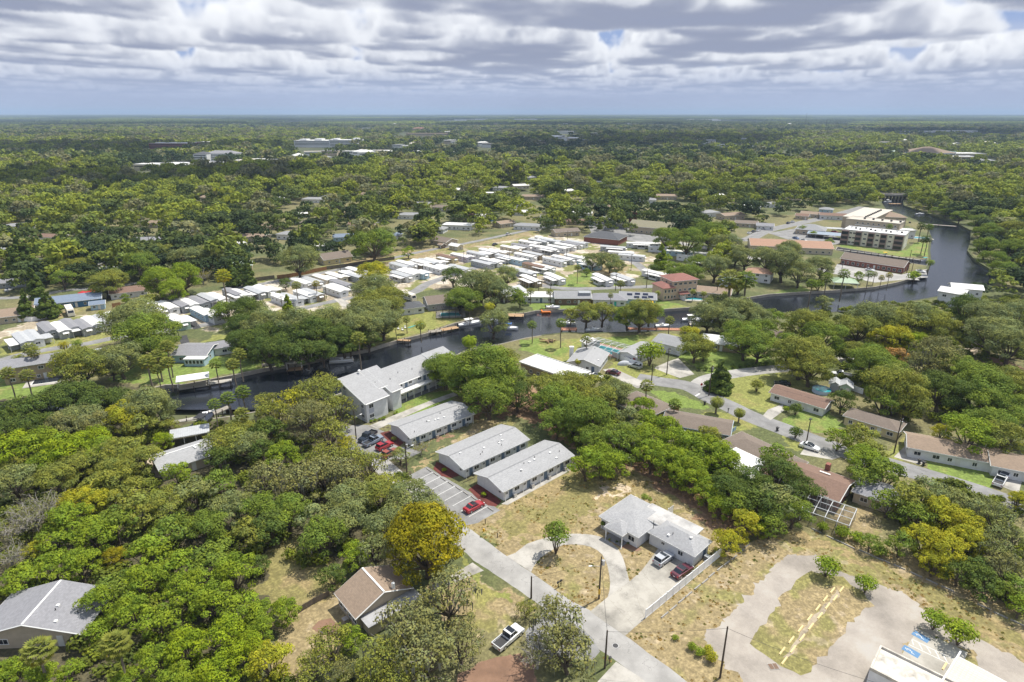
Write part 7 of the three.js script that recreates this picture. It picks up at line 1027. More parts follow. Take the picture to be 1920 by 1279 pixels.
// pools and screen cages
function poolAt(u, v, L, W, deg, label, m = M.concrete, wm = M.pool) { const p = gp(u, v), t = thing('swimming_pool', label, 'swimming pool', [p.x, 0, p.z], (deg - 90) * -Math.PI / 180); part(t, 'pool_deck', box(L + 4, 0.1, W + 4), m, [0, 0.05, 0]); part(t, 'coping', box(L + 0.6, 0.06, W + 0.6), M.trim, [0, 0.11, 0]); part(t, 'water', box(L, 0.05, W), wm, [0, 0.125, 0]); }
function cage(u, v, L, W, H, deg, label, m, o = {}) {
  const p = gp(u, v, H * 0.8), t = thing('pool_cage', label, 'pool enclosure', [p.x, 0, p.z], (deg - 90) * -Math.PI / 180), nx = o.nx || 6, nz = o.nz || 4, rise = o.rise ?? 0.8, bar = (a, b) => { const q = V(...b).sub(V(...a)), l = q.length(), e = part(t, 'beam', once('bm' + l.toFixed(2), () => new MB().tube([0, 0, 0], [0, l, 0], 0.07, 0.07, 4).get()), m, a); e.quaternion.setFromUnitVectors(V(0, 1, 0), q.normalize()); };
  const y = (f) => H + rise * (1 - Math.abs(f * 2 - 1));
  for (let i = 0; i <= nx; i++) { const x = -L / 2 + i * L / nx; bar([x, 0, W / 2], [x, H, W / 2]); bar([x, 0, -W / 2], [x, H, -W / 2]); for (let k = 0; k < nz; k++) bar([x, y(k / nz), W / 2 - k * W / nz], [x, y((k + 1) / nz), W / 2 - (k + 1) * W / nz]); }
  for (let k = 0; k <= nz; k++) bar([-L / 2, y(k / nz), W / 2 - k * W / nz], [L / 2, y(k / nz), W / 2 - k * W / nz]);
  const h = L / 2, w = W / 2, mid = y(0.5); part(t, 'screen', new MB().quad([-h, H, w], [h, H, w], [h, mid, 0], [-h, mid, 0]).quad([h, H, -w], [-h, H, -w], [-h, mid, 0], [h, mid, 0]).quad([-h, 0, w], [h, 0, w], [h, H, w], [-h, H, w]).quad([h, 0, w], [h, 0, -w], [h, H, -w], [h, H, w]).get(), M.screenMesh);
}
poolAt(1142, 658, 10, 5, 130, 'turquoise pool under the white-framed screen behind the grey gable house', M.paver); cage(1140, 650, 13, 9, 2.9, 130, 'white-framed screen enclosure over the turquoise pool', M.screen, { nx: 5, nz: 4 });
poolAt(845, 590, 8, 4.5, 85, 'green-blue pool on the deck of the brown-roofed river house'); cage(848, 582, 13, 8, 3, 85, 'dark bronze screen enclosure at the brown-roofed river house', M.darkFrame, { nx: 5, nz: 4 });
poolAt(96, 712, 9, 5, 66, 'dark pool on the terrace of the two-storey tan house', M.concrete, M.glass); poolAt(1304, 560, 9, 4.5, 95, 'turquoise pool in front of the peach house'); poolAt(1722, 446, 12, 6, 110, 'turquoise pool beside the cream condominium'); cage(62, 578, 10, 7, 2.8, 60, 'blue-grey screen enclosure at the beige house on the left edge', M.darkFrame, { nx: 4, nz: 3 });
cage(1505, 905, 12, 7, 2.8, 130, 'white-framed screened patio on the near side of the rust-brown house', M.screen, { nx: 6, nz: 3, rise: 0.3 }); cage(1543, 955, 11, 7, 2.8, 128, 'white-framed screened patio at the corner by the shrub row', M.screen, { nx: 5, nz: 3, rise: 0.3 });
{ const t = thing('log_pile', 'heap of pale logs and brush on the lawn by the river', 'log pile', gp(1027, 641)); const r = rng(4), g = once('log', () => new MB().tube([-0.9, 0, 0], [0.9, 0, 0], 0.16, 0.12, 7).get()); for (let i = 0; i < 26; i++) { const q = part(t, 'log', g, i % 3 ? M.newPlank : M.pole, [(r() - 0.5) * 5, 0.2 + r() * 0.7, (r() - 0.5) * 2.6], r() * 3); q.rotation.z = (r() - 0.5) * 0.5; } }
{ const t = thing('play_boards', 'teal surfboards lying on the red-brown bed of the river lawn', 'surfboard', gp(772, 613), 0.9); const g = new THREE.SphereGeometry(1, 14, 8).scale(2.2, 0.08, 0.32); part(t, 'board', g, M.teal, [0, 0.12, 0]); part(t, 'board', g, M.teal, [4.2, 0.12, 0.6]); }
{ const p = gp(1540, 735), t = thing('above_ground_pool', 'round blue above-ground pool behind the small white house', 'swimming pool', p); part(t, 'pool_wall', new THREE.CylinderGeometry(2.6, 2.6, 1.1, 24, 1, true).translate(0, 0.55, 0), std('pale blue pool wall', 0.45, 0.55, 0.68, { side: THREE.DoubleSide })); part(t, 'water', new THREE.CircleGeometry(2.55, 24).rotateX(-Math.PI / 2), M.pool, [0, 0.95, 0]); }

// ---------- the trees one can tell apart: u v half-width kind tone ----------
grove(`30 905 40 oak grey;100 902 38 oak olive;60 965 44 bare moss;35 980 40 bare moss;18 1040 34 bare moss;78 945 40 bare moss;150 945 32 puff yellow;197 940 24 puff yellow;135 980 40 puff bright;178 1003 40 puff bright;105 1012 32 oak bright;63 1034 22 puff yellow;216 1045 20 puff gold
98 1070 36 puff bright;150 1062 36 puff bright;40 1088 34 oak bright;216 985 36 oak green;262 962 38 oak olive;312 945 40 oak olive;366 925 36 oak grey;412 905 32 oak green;440 955 40 oak grey;472 1000 34 oak olive;386 985 40 oak green;322 1000 38 oak green;280 1040 40 oak bright;345 1062 38 oak bright
400 1050 40 oak green;440 1078 40 puff bright;350 1112 40 puff bright;272 1092 38 puff bright;222 1105 36 oak green;186 1135 34 puff bright;250 1152 38 puff bright;302 1172 36 oak bright;182 1185 26 oak bright;400 1130 40 puff bright;452 1147 36 oak bright;420 1200 44 puff vivid;350 1217 40 puff vivid;290 1245 36 puff bright;462 1226 38 puff vivid;402 1268 40 puff vivid;330 1282 34 puff bright;240 1285 30 puff bright;22 1268 34 puff bright;80 1275 32 puff bright;133 1258 22 oak bright
216 1212 27 washing olive;70 1218 28 sabal olive
498 900 42 air moss;556 905 46 air moss;602 888 42 air moss;642 900 40 air moss;488 957 38 oak green;540 962 42 oak green;508 992 34 oak deep;592 975 36 oak grey;656 938 46 oak grey;716 925 44 oak olive;772 937 44 oak grey;802 958 38 oak grey;736 985 44 oak grey;650 978 44 oak grey;612 1006 46 oak green;667 1042 30 puff bright;620 1082 24 oak deep;704 1032 36 air grey
798 1017 74 puff gold
486 1060 22 oak deep;489 1150 30 puff bright;536 1147 28 puff bright;487 1184 26 puff bright;503 1244 42 puff yellow;620 1210 42 air olive;657 1197 28 puff bright;585 1256 38 air olive;838 1123 56 air moss;762 1178 58 air moss;795 1225 64 air moss;724 1240 50 air olive;864 1207 46 air moss;756 1272 44 air olive;690 1270 34 air olive;648 1262 30 air moss
1043 996 32 magnolia green;1044 1172 62 air moss;1065 1220 58 air moss;986 1142 22 air olive;1008 1222 44 bare moss
1362 1018 28 puff yellow;1397 982 34 puff yellow;1424 992 22 oak bright
1223 855 38 puff bright;1210 823 36 puff bright;1248 805 32 puff bright;1273 835 40 puff bright;1260 868 38 puff bright;1310 843 40 puff bright;1293 875 36 puff bright;1336 856 42 puff bright;1330 818 26 oak olive;1360 872 38 puff bright;1459 892 46 oak deep;1502 918 40 oak deep;1487 958 42 oak green;1459 942 40 oak grey;1446 985 30 oak green;1365 917 44 oak deep;1406 911 46 oak deep;1390 950 36 oak green;1303 900 32 puff bright;1272 890 28 puff bright;1325 924 28 puff bright;1423 952 40 oak deep;1350 950 26 puff bright
1020 730 42 oak olive;1042 756 48 oak green;1073 736 42 oak olive;1100 782 54 oak green;1043 794 36 oak green;1123 752 40 oak olive;1155 736 35 oak grey;1066 722 34 oak olive;1106 722 28 oak olive;1160 832 48 oak green;1182 815 34 oak grey;1130 862 44 oak bright;1100 870 36 oak bright;1150 872 32 oak bright;1110 826 38 oak green;1080 800 36 oak green;1205 768 28 puff bright;1214 792 28 puff bright;1180 790 30 oak grey
905 700 64 oak green;918 742 54 oak green;880 720 44 oak green;842 690 38 oak bright;938 680 42 oak olive;952 716 42 oak green;972 708 22 oak grey;970 745 34 oak deep;880 637 18 bamboo vivid;925 605 34 oak grey
598 740 58 air olive;550 757 46 air yellow;632 770 42 air olive;580 787 54 air moss;516 780 40 air olive;620 812 44 air olive;500 760 36 air olive;505 812 36 oak deep;650 834 22 air yellow;530 856 30 puff bright;492 848 28 oak deep;605 862 38 air olive;655 867 36 air olive;694 872 34 air olive;750 855 18 oakS grey;789 838 17 bare gold
15 785 40 oak deep;50 778 46 oak deep;88 760 46 oak deep;125 750 46 oak deep;155 742 42 oak deep;190 757 42 oak deep;226 752 36 oak deep;276 762 52 oak grey;300 776 32 oak grey;238 782 44 oak yellow;263 802 32 oak olive;150 786 40 oak grey;175 800 40 oak moss;120 798 40 oak moss;22 812 40 oak deep;75 800 40 oak deep;25 850 42 puff vivid;75 840 42 puff bright;120 848 40 puff vivid;170 830 38 puff vivid;188 850 36 oak bright;226 848 42 oak olive;263 862 36 oak olive;150 868 38 oak olive;88 868 38 oak bright;305 825 20 puff vivid;318 800 19 oak olive;425 830 46 oak olive;450 812 36 oak olive;413 862 30 oak deep;470 835 35 oak grey
215 890 36 oak olive;190 910 34 oak olive;245 925 34 oak olive;330 890 24 oak bright;40 870 34 oak olive
263 597 54 oak grey;276 626 60 oak green;244 612 46 oak grey;288 648 42 oak green;225 672 46 oak grey;150 686 50 oak olive;138 702 40 oak olive;208 690 28 oak grey
275 677 17 sabal olive;295 667 16 sabal olive;313 652 14 sabal olive;313 677 14 sabal olive;293 690 12 sabal olive;15 702 14 sabal olive;50 703 14 sabal olive;55 652 14 sabal olive;62 658 12 sabal olive;118 645 12 queen gold;143 640 12 queen green;138 655 13 sabal olive;33 668 13 queen olive;403 680 12 sabal green;435 680 14 sabal olive;448 665 14 sabal olive;402 760 13 sabal green;427 746 15 sabal green;455 738 15 sabal green;453 776 15 sabal olive
425 582 30 oak green;463 582 36 oak deep;460 612 36 oak deep;495 610 42 oak grey;517 628 40 oak deep;555 615 46 oak grey;585 630 45 oak deep;620 610 46 oak grey;643 635 40 oak deep;675 617 46 oak grey;693 590 46 oak grey;717 605 40 oak grey;722 575 36 oak olive;505 660 40 oak deep;535 667 32 oak deep;575 660 38 oak deep;605 660 32 oak deep;540 642 36 oak deep;655 645 28 oak deep;470 642 40 oak deep;447 640 30 oak deep;690 638 26 oak deep;480 588 30 oak grey
741 607 8 sabal olive;788 608 14 queen olive;672 635 16 sabal olive;762 600 8 sabal olive
700 512 32 puff yellow;700 545 42 oak grey;725 556 38 oak olive;692 573 40 oak olive;850 517 26 oak deep;862 560 34 oak green;900 536 44 oak grey;925 550 38 oak grey;880 562 30 oak green;950 517 25 oak grey;918 572 13 queen yellow;880 577 10 sabal green;700 458 44 oak green;717 445 34 oak grey;560 490 38 oak grey;535 532 13 oakS deep;540 578 13 cone vivid;765 472 13 oakS bright;555 533 10 sabal olive;592 530 8 sabal gold
1515 615 45 oak olive;1545 635 42 oak green;1505 667 54 oak olive;1522 687 46 oak olive;1478 650 36 oak green;1610 617 42 oak olive;1640 600 46 oak grey;1678 606 46 oak olive;1715 600 46 oak grey;1753 612 42 oak olive;1655 638 28 puff yellow;1678 633 32 puff yellow;1718 643 26 puff vivid;1605 658 26 oak olive;1680 668 22 oak brown;1635 682 48 oak green;1665 702 42 oak green;1753 670 48 air moss;1735 687 36 air moss;1678 732 56 oak olive;1653 752 40 oak green;1703 757 40 oak olive;1580 751 26 puff deep;1765 732 48 oak deep;1828 717 56 oak green;1865 732 46 oak green;1903 722 46 oak olive;1840 752 42 oak green;1865 624 52 oak grey;1895 645 46 oak grey;1853 600 46 oak grey;1815 584 40 oak deep;1910 592 46 oak grey;1765 812 19 puff yellow;1815 812 52 oak bright;1853 800 48 oak green;1880 824 45 oak olive;1905 795 42 oak green;1573 823 25 oak bright;1615 822 32 oak olive;1635 850 32 oak olive;1615 862 40 oak bright;1640 875 30 oak bright;1493 808 14 round deep;1493 764 14 round deep;1475 766 8 shrub bright;1455 862 34 oak green;1790 690 40 oak green;1895 760 40 oak green
1351 708 25 cedar deep;1420 720 14 round olive;1213 723 14 sabal olive;1345 752 16 canary olive;1387 773 13 canary olive;1266 755 13 sabal green;1220 657 28 round bright;1303 652 34 oak olive;1293 630 26 puff yellow;1320 655 26 oak olive;1200 591 38 oak olive;1178 593 30 oak green;1218 587 28 oak green;1100 588 30 oak olive;1130 586 30 oak olive;1070 592 18 oak olive;998 608 10 sabal green;1052 607 11 sabal green;1256 601 10 sabal olive;1100 633 11 sabal olive;1084 676 8 queen yellow;1330 593 38 oak grey;1355 600 40 oak grey;1385 587 42 oak grey;1410 597 36 oak grey;1348 576 32 oak grey;1398 642 40 oak green;1423 650 38 oak green;1385 626 36 oak green;1430 622 32 oak green;1450 600 30 oak green;1545 570 18 oak grey
1658 892 38 oak green;1615 900 30 oak green;1665 943 32 oak green;1705 937 40 oak olive;1736 922 35 oak grey;1721 968 35 oak green;1767 962 38 puff yellow;1808 984 36 puff yellow;1733 1012 36 puff yellow;1767 1031 40 puff yellow;1752 1056 30 puff yellow;1690 1022 28 oak green;1814 1015 34 puff yellow;1867 974 42 air grey;1892 1012 42 air grey;1861 1031 36 air grey;1886 1068 38 air moss;1845 1094 36 oak deep;1830 1067 30 oak deep;1902 1106 36 oak green;1799 1074 30 oak deep;1914 1137 28 oak bright;1777 931 28 oak grey;1814 953 30 oak grey;1845 950 28 air grey;1543 986 13 shrub bright;1580 995 17 shrub bright;1608 1005 14 shrub bright;1633 1017 22 oakS green;1652 1031 16 shrub green;1908 938 20 puff yellow
1552 1058 26 round bright;1626 1092 22 round bright;1755 1158 26 round bright;1803 1182 32 round bright
1267 1195 7 shrub bright;1298 1211 11 shrub bright;1312 1221 11 shrub bright;1334 1229 15 shrub yellow;1328 1216 10 shrub yellow
748 842 6 bush vivid;739 822 6 shrub olive;833 880 5 bush vivid;907 926 6 bush vivid;696 789 4 bush bright;703 787 4 bush bright;712 785 4 bush bright;720 783 5 bush bright;740 775 3 bush bright;744 772 3 bush bright
1209 930 9 queen green;1219 935 6 queen green;1130 980 6 queen green;1164 1016 3 bush olive;1156 1015 3 bush deep;1143 1011 3 bush olive;1178 1018 3 bush deep
48 575 16 cone deep;85 573 16 cone deep;95 574 13 cone deep;42 490 22 cone deep;52 490 22 cone deep;30 500 20 cone deep;117 522 25 oak green;110 577 10 shrub green;190 590 9 sabal olive;235 560 10 oak green;163 597 9 shrub bright;187 610 10 oak green;118 482 34 oak olive;143 500 30 oak olive;100 500 26 oak olive;196 530 34 oak olive;215 525 26 oak olive;300 530 34 puff bright;345 520 34 puff bright;325 545 28 puff bright;280 560 18 shrub olive;265 500 36 oak green;300 480 30 oak olive;352 485 34 oak grey;392 480 34 oak grey;418 520 16 sabal yellow;378 515 20 bare gold;435 515 14 cone deep;445 508 12 cone deep;465 515 14 cone deep;235 562 8 round bright;155 480 16 oak green;65 535 16 cone deep;1380 475 26 oak grey;1400 482 30 oak grey;1440 488 34 oak grey;1470 495 40 oak grey;1500 510 34 oak grey;1540 500 30 oak grey;1480 470 28 oak grey;1290 455 34 oak green;1250 445 28 oak green;1330 440 34 oak green;1360 460 30 oak grey;1240 482 14 cone bright;1225 500 12 round deep;1248 485 14 oak bright;1262 462 14 puff vivid;1290 515 30 oak green;1265 510 22 oak green;1340 500 34 oak grey;1310 495 26 oak green;1370 520 28 sabal olive;1400 520 24 sabal green;1385 535 20 shrub olive;1110 490 20 oak grey;1130 485 20 oak grey;1145 490 24 oak grey;1155 500 20 oak grey;1100 510 8 oak green;1083 503 7 sabal olive;1164 533 8 sabal olive;1145 555 6 sabal olive;1105 553 9 oakS moss;995 545 8 sabal olive;1040 552 8 oakS olive;1030 548 7 sabal olive;1233 548 8 queen olive;975 560 18 oak green;968 550 14 oak green;1300 545 8 queen olive;1320 548 8 queen olive;1360 550 8 queen olive;1745 490 10 queen green;1740 450 8 sabal deep;1728 425 9 sabal deep;1743 425 8 sabal green;1733 447 9 sabal deep;1668 425 7 sabal green;1715 515 14 bush bright;1583 515 12 sabal green;1610 520 12 oak green;1640 515 6 sabal olive;1653 522 6 sabal gold;1668 515 7 sabal gold;1630 515 8 sabal green;1523 530 12 sabal green;1550 523 12 sabal green;1535 533 14 shrub green;1505 428 9 round green;1525 437 7 round bright;1555 455 10 oak green
1800 405 16 oak green;1835 415 20 oak green;1852 437 24 oak green;1850 464 24 puff green;1864 487 26 oak green;1884 507 28 oak green;1905 470 30 oak green;1900 432 28 oak olive;1775 398 12 oak green;1752 396 10 oak green;1720 388 10 oak olive
90 322 9 oak purple;108 326 6 oak purple;1330 310 8 oak purple;835 693 44 oak green;858 712 38 oak green;1312 690 6 bush deep;1324 690 6 bush deep;1336 691 6 bush deep;1348 691 6 bush deep;1375 686 6 bush deep;1388 685 6 bush deep;1400 684 6 bush deep;1412 683 6 bush deep;1424 682 6 bush deep;1436 681 6 bush deep`);

// ---------- the woods beyond, too many to count ----------
{
  const wood = new THREE.Group(); wood.name = 'woodland'; wood.userData = { kind: 'stuff', label: 'dense dark and light green treetops running back to the horizon' }; scene.add(wood);
  const r = rng(9001), S = new Map(); let total = 0;
  const protos = { near: [1, 2, 3, 4].map((s) => growOak(900 + s, 6, { leaf: 0.62, n: 17, limbs: 9 })), puff: [1, 2].map((s) => growOak(920 + s, 6, { leaf: 0.66, n: 15, rough: 0.5, tall: 1.05, limbs: 9 })), far: [1, 2, 3].map((s) => growOak(940 + s, 6.5, { leaf: 1.3, n: 11, limbs: 99 })), cone: [growCone(960, 3.0, 3, 0.8)] };
  const woodM = leafM('mixed leaves', 1, 1, 1), lists = {};
  const put = (kind, p, k, tall, c) => { const n = Math.floor(r() * protos[kind].length), key = kind + n; (lists[key] ||= { g: protos[kind][n].parts[1][1], list: [] }).list.push([p, k, tall, r() * 6.283, c]); total++; };
  const dense = (u, v, x, z) => {               // how much of the land carries trees
    let d = 0.96;
    if (v > 395 && v < 470 && u > 700 && u < 1250) d = 0.68; else if (v > 385 && v < 470 && u > 560 && u < 1480) d = 0.82; else if (v > 405 && u < 560) d = 0.8;
    const open = fbm(x * 0.0022 + 5, z * 0.0022 + 3, 3); if (v < 330) d *= 1 - 0.75 * smoothstep(open, 0.58, 0.70);
    return d;
  };
  const noGo = [px('330,560 520,500 640,488 800,464 950,441 1030,438 1130,440 1250,445 1330,460 1330,500 1200,560 960,600 840,600 700,600 500,620 330,640'), px('1340,465 1440,414 1560,388 1650,386 1700,400 1750,430 1750,545 1420,545'), px('-80,560 560,520 560,720 -80,720'), px('560,500 1260,500 1440,620 1440,760 560,760'), px('1230,500 1480,520 1500,600 1250,620')];
  const wet = boxOf(river);
  for (let z = -265; z > -3600;) {
    const dist = -z, step = dist < 900 ? 9.0 : dist < 1700 ? 11 : 12.5; z -= step * 0.92; const half = dist * 0.90 + 80;
    for (let x = -half; x < half; x += step) {
      const X = x + (r() - 0.5) * step * 0.9, Z = z + (r() - 0.5) * step * 0.9, p = V(X, 0, Z), [u, v] = proj(p), a = r(), b = r(), c3 = r();
      if (u < -120 || u > 2040 || v > 640) continue;
      if (a > dense(u, v, X, Z)) continue;
      if (noGo.some((q) => inside(q, X, Z))) continue;
      if (X > wet[0] && X < wet[1] && Z > wet[2] && Z < wet[3] && (inside(river, X, Z) || inside(river, X, Z - 5) || inside(river, X - 4, Z) || inside(river, X + 4, Z))) continue;
      if (farBlocks.some((q) => Math.abs(q[0] - X) < q[2] && Z < q[1] + q[3] && Z > q[1] - q[2] * 0.4)) continue;
      if (dist < 1000) { let hit = false; for (const q of blocks) if ((q[0] - X) ** 2 + (q[1] - Z) ** 2 < q[2] * q[2]) { hit = true; break; } if (hit) continue; }
      const n = fbm(X * 0.008 + 3, Z * 0.006 + 8, 3), m = fbm(X * 0.0013 + 13, Z * 0.0028 + 2, 3), k = (0.60 + 0.95 * b * b + 0.2 * b) * (dist < 700 ? 1.0 : 1.22) * (n > 0.6 ? 1.1 : 1);
      const light = clamp((n - 0.5) * 1.2 + (m - 0.5) * 2.6 + (c3 - 0.5) * 1.3, -0.5, 0.6), g = light > 0 ? [lerp(0.120, 0.25, light / 0.6), lerp(0.165, 0.305, light / 0.6), lerp(0.048, 0.046, light / 0.6)] : [lerp(0.120, 0.050, -light * 2), lerp(0.165, 0.080, -light * 2), lerp(0.048, 0.034, -light * 2)];
      if (b > 0.965) { g[0] = 0.21; g[1] = 0.225; g[2] = 0.12; }
      const kind = dist > 900 ? 'far' : c3 > 0.93 && b < 0.3 ? 'cone' : c3 > 0.7 ? 'puff' : 'near';
      put(kind, p, k, (0.85 + 0.4 * r()) * (dist > 1000 ? 0.8 : 1), g);
    }
  }
  // farther still: stands of many crowns, repeated
  {
    const mb = new Leaves(77), q = rng(78);
    for (let i = 0; i < 420; i++) { const x = (q() - 0.5) * 220, z = (q() - 0.5) * 220, R = 5 + 4 * q(), y = 5 + 5 * q(), k = 0.6 + 0.8 * q(), t = q(); for (let j = 0; j < 16; j++) { const a = q() * 6.283, e = Math.sqrt(q()), h = Math.sqrt(1 - e * e * 0.9); mb.leaf(x + Math.cos(a) * e * R, y + h * R * 0.7, z + Math.sin(a) * e * R, Math.cos(a) * e * 0.8 + (q() - 0.5) * 0.7, h + 0.2, Math.sin(a) * e * 0.8 + (q() - 0.5) * 0.7, R * 0.42, k * (0.8 + 0.4 * q()), t); } }
    const g = mb.get(); lists.stand = { g, list: [] };
    for (let z = -3450; z > -17000;) { const dist = -z; z -= 165; for (let x = -dist * 0.88; x < dist * 0.88; x += 185) { const X = x + (r() - 0.5) * 60, Z = z + (r() - 0.5) * 60, n = fbm(X * 0.0011 + 3, Z * 0.0011 + 8, 3), o = fbm(X * 0.0006 + 30, Z * 0.0009 + 8, 3); if (o > 0.62 && r() < 0.75) continue; if (farBlocks.some((q) => Math.abs(q[0] - X) < q[2] + 90 && Z < q[1] + q[3] * 1.3 + 80 && Z > q[1] - 130)) continue; const l = clamp((n - 0.5) * 2.4, -0.5, 0.5); lists.stand.list.push([V(X, -1, Z), 1, 0.9 + 0.5 * r(), Math.floor(r() * 4) * 1.5708 + 0.2 * r(), [0.11 + 0.16 * Math.max(0, l) + 0.10 * l, 0.155 + 0.19 * Math.max(0, l) + 0.13 * l, 0.045]]); } }
  }
  // undergrowth below the near canopies
  {
    lists.undergrowth = { g: growShrub(970, 1.5, { leaf: 0.24 }).parts[1][1], list: [] };
    const zones = [px('-120,800 0,790 250,800 330,800 480,800 690,850 760,900 840,1000 700,1050 600,1080 500,1040 470,1120 500,1279 560,1279 760,1279 760,1400 -120,1500'), px('1000,700 1100,690 1190,740 1290,800 1420,870 1480,960 1400,1000 1300,900 1190,870 1080,860 1040,800'), px('1660,930 1760,900 1960,960 1960,1170 1760,1090 1660,1040'), px('1480,590 1800,560 1960,560 1960,800 1700,800 1600,720 1480,700'), px('440,650 560,610 700,580 720,620 640,655 480,680')];
    for (const zn of zones) { const b = boxOf(zn); for (let i = 0, N = (b[1] - b[0]) * (b[3] - b[2]) / 9; i < N; i++) { const X = lerp(b[0], b[1], r()), Z = lerp(b[2], b[3], r()), k = 0.5 + 0.9 * r(), c = r(); if (!inside(zn, X, Z) || inside(river, X, Z) || builtOver.some((q) => (q[0] - X) ** 2 + (q[1] - Z) ** 2 < q[2] * q[2]) || Math.abs(proj(V(X, 0, Z))[0] - 960) > 1100) continue; lists.undergrowth.list.push([V(X, -0.1, Z), k, 0.7 + 0.5 * r(), r() * 6.28, [0.10 + 0.10 * c, 0.135 + 0.11 * c, 0.03]]); } }
  }
  // grass tufts and weeds on the near dry ground
  {
    const lv = new Leaves(401), q = rng(402); for (let i = 0; i < 16; i++) { const a = q() * 6.283, d = 0.28 * Math.sqrt(q()); lv.leaf(Math.cos(a) * d, 0.05 + 0.06 * q(), Math.sin(a) * d, Math.cos(a) * 0.8, 0.6, Math.sin(a) * 0.8, 0.09 + 0.06 * q(), 0.8 + 0.4 * q(), q()); }
    lists.tufts = { g: lv.get(), list: [] };
    const zone = px('880,1000 935,955 1080,870 1230,870 1420,985 1640,1010 1920,1150 1920,1290 1200,1290 960,1100 830,1090 860,1040'), b = boxOf(zone), o = [0, 0, 0], hard = roadsides;
    for (let i = 0; i < 8000; i++) { const X = lerp(b[0], b[1], r()), Z = lerp(b[2], b[3], r()), n = fbm(X * 0.35 + 9, Z * 0.35, 3), c = r(), k = 0.5 + 0.8 * r() * r(); if (c > smoothstep(n, 0.40, 0.68) || !inside(zone, X, Z) || hard.some((h) => inside(h, X, Z)) || builtOver.some((h) => (h[0] - X) ** 2 + (h[1] - Z) ** 2 < h[2] * h[2] * 0.5)) continue; const e = r(); lists.tufts.list.push([V(X, 0.02, Z), k, 1, r() * 6.28, e < 0.62 ? [0.42, 0.32, 0.14] : e < 0.85 ? [0.22, 0.22, 0.06] : [0.13, 0.18, 0.035]]); }
  }
  const m = new THREE.Matrix4(), qn = new THREE.Quaternion(), up = V(0, 1, 0), col = new THREE.Color();
  for (const { g, list } of Object.values(lists)) {
    const im = new THREE.InstancedMesh(g, woodM, list.length); im.name = 'crowns'; im.castShadow = im.receiveShadow = true;
    list.forEach(([p, k, tall, a, c], i) => { m.compose(p, qn.setFromAxisAngle(up, a), V(k, k * tall, k)); im.setMatrixAt(i, m); im.setColorAt(i, col.setRGB(...c)); });
    wood.add(im);
  }
  console.log('individual trees', treeN, 'woodland', total, 'stands', lists.stand.list.length);
}

// ---------- unseen cumulus added above the frame so their shadows darken the far woods ----------
{
  const shadeCloudM = std('cloud', 0.92, 0.92, 0.93, { roughness: 1 });
  [[1190, 268, 900, 420], [190, 285, 620, 240], [60, 352, 300, 110], [330, 345, 260, 90], [1800, 252, 900, 420], [330, 236, 1100, 700], [1000, 236, 1500, 900], [1650, 300, 260, 90]].forEach(([u, v, L, W], i) => {
    const p = gp(u, v), r = rng(5000 + i), y = 1050 + 90 * r(), t = thing('cloud', null, null, [p.x + SUN.x / SUN.y * y, y, p.z + SUN.z / SUN.y * y], r()), mb = [];
    t.userData = { kind: 'structure' };
    const puff = once('puffball', () => { const g = new THREE.IcosahedronGeometry(1, 3), P = g.attributes.position; for (let k = 0; k < P.count; k++) { const q = V(P.getX(k), P.getY(k), P.getZ(k)), f = 0.78 + 0.44 * noise3(q.x * 2.4 + 9, q.y * 2.4, q.z * 2.4); P.setXYZ(k, q.x * f, Math.max(-0.25, q.y * f), q.z * f); } g.computeVertexNormals(); return g; });
    for (let k = 0; k < 16; k++) { const a = r() * 6.283, d = Math.sqrt(r()), s = 0.22 + 0.2 * r(), o = part(t, 'puff', puff, shadeCloudM, [Math.cos(a) * d * L * 0.42, 0, Math.sin(a) * d * W * 0.42], r() * 6); o.scale.set(L * s * 0.8, (L + W) * 0.13 * (0.6 + 0.6 * r()), W * s * 1.2); }
  });
}

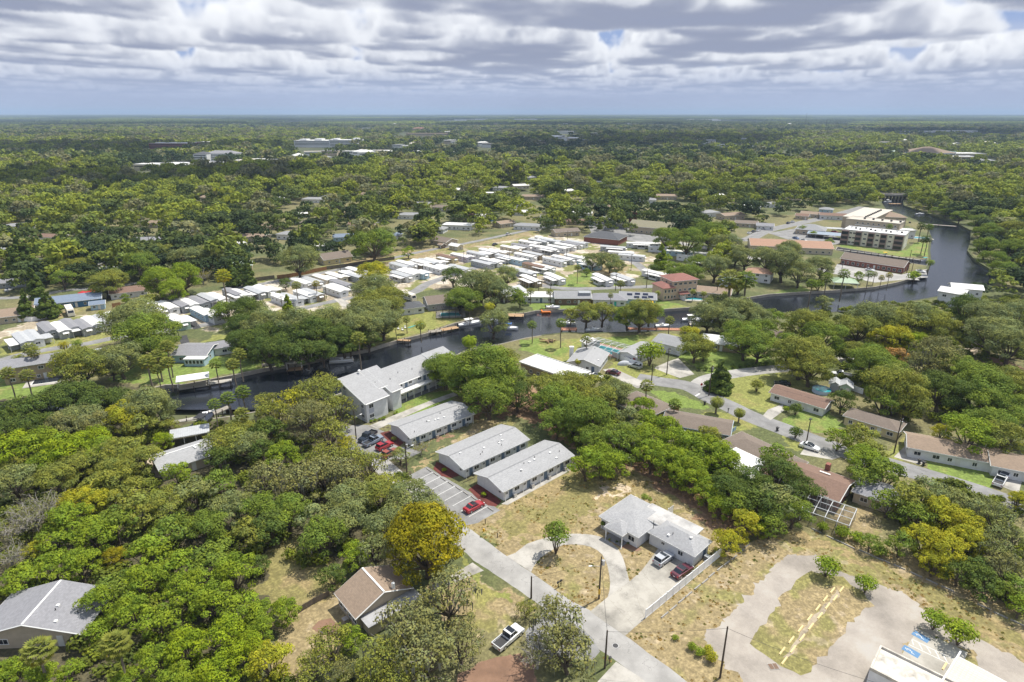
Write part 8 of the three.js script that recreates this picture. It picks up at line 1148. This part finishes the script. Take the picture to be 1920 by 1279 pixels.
// ---------- say which one: look-alikes are told apart by where they stand ----------
{
  for (const t of [[100, 250, 'the far left skyline'], [600, 245, 'the hospital skyline'], [1000, 245, 'the centre skyline'], [1400, 250, 'the right skyline'], [350, 300, 'the left clearing'], [1800, 270, 'the far right park'], [600, 330, 'the left upper woods'], [950, 330, 'the middle upper woods'], [1350, 330, 'the right upper woods'], [200, 400, 'the far left houses'], [1650, 310, 'the woods beyond the bridge'], [1043, 1000, 'the round driveway'], [960, 1120, 'the front street'], [798, 1017, 'the big golden tree'], [1300, 735, 'the street junction'], [1140, 600, 'the blue reach of river'], [740, 670, 'the middle river reach'], [380, 760, 'the left river reach'], [1500, 570, 'the right river bend'], [1620, 1120, 'the gravel lot'], [1780, 460, 'the wide water'], [840, 540, 'the park turning circle'], [560, 1080, 'the clearing with tan soil'], [250, 1130, 'the lower left wood'], [1180, 800, 'the central tree belt'], [1800, 1010, 'the right-hand wood'], [1700, 640, 'the upper right wood'], [600, 760, 'the yellow cypress clump'], [150, 770, 'the dark left wood'], [620, 910, 'the mossy wood by the lot']]) landmarks.push(t);
  const dirOf = (du, dv) => Math.abs(du) > Math.abs(dv) * 1.1 ? (du < 0 ? 'left of' : 'right of') : dv < 0 ? 'beyond' : 'in front of';
  const groups = new Map();
  for (const e of labelled) {
    let best = 1e9, mark; for (const l of landmarks) { const d = Math.hypot(e.u - l[0], (e.v - l[1]) * 1.5); if (d < best) { best = d; mark = l; } }
    e.d = best; e.at = `${dirOf(e.u - mark[0], e.v - mark[1])} ${mark[2]}`; const k = e.word + '|' + e.at; if (!groups.has(k)) groups.set(k, []); groups.get(k).push(e);
  }
  const NTH = ['nearest', 'second', 'third', 'fourth', 'fifth', 'sixth', 'seventh', 'eighth', 'ninth', 'tenth', 'eleventh', 'twelfth', 'thirteenth', 'fourteenth', 'fifteenth', 'sixteenth', 'seventeenth', 'eighteenth', 'nineteenth', 'twentieth', 'twenty-first', 'twenty-second', 'twenty-third', 'twenty-fourth', 'twenty-fifth', 'twenty-sixth', 'twenty-seventh', 'twenty-eighth', 'twenty-ninth', 'thirtieth', 'thirty-first', 'thirty-second', 'thirty-third', 'thirty-fourth', 'thirty-fifth'];
  for (const list of groups.values()) { list.sort((a, b) => a.d - b.d); list.forEach((e, i) => { e.o.userData.label = list.length > 1 ? `${e.word} ${e.at}, ${i ? NTH[i] + ' ' : ''}nearest` : `${e.word} ${e.at}`; if (e.kind !== 'utility_pole') e.o.userData.group = e.group || { fan_palm: 'fan palms along the river and yards', shrub: 'leafy shrubs', low_bush: 'clipped low bushes', feather_palm: 'feather palms in the gardens' }[e.kind] || 'trees of the near neighbourhood'; }); }
}

renderer.render(scene, camera);
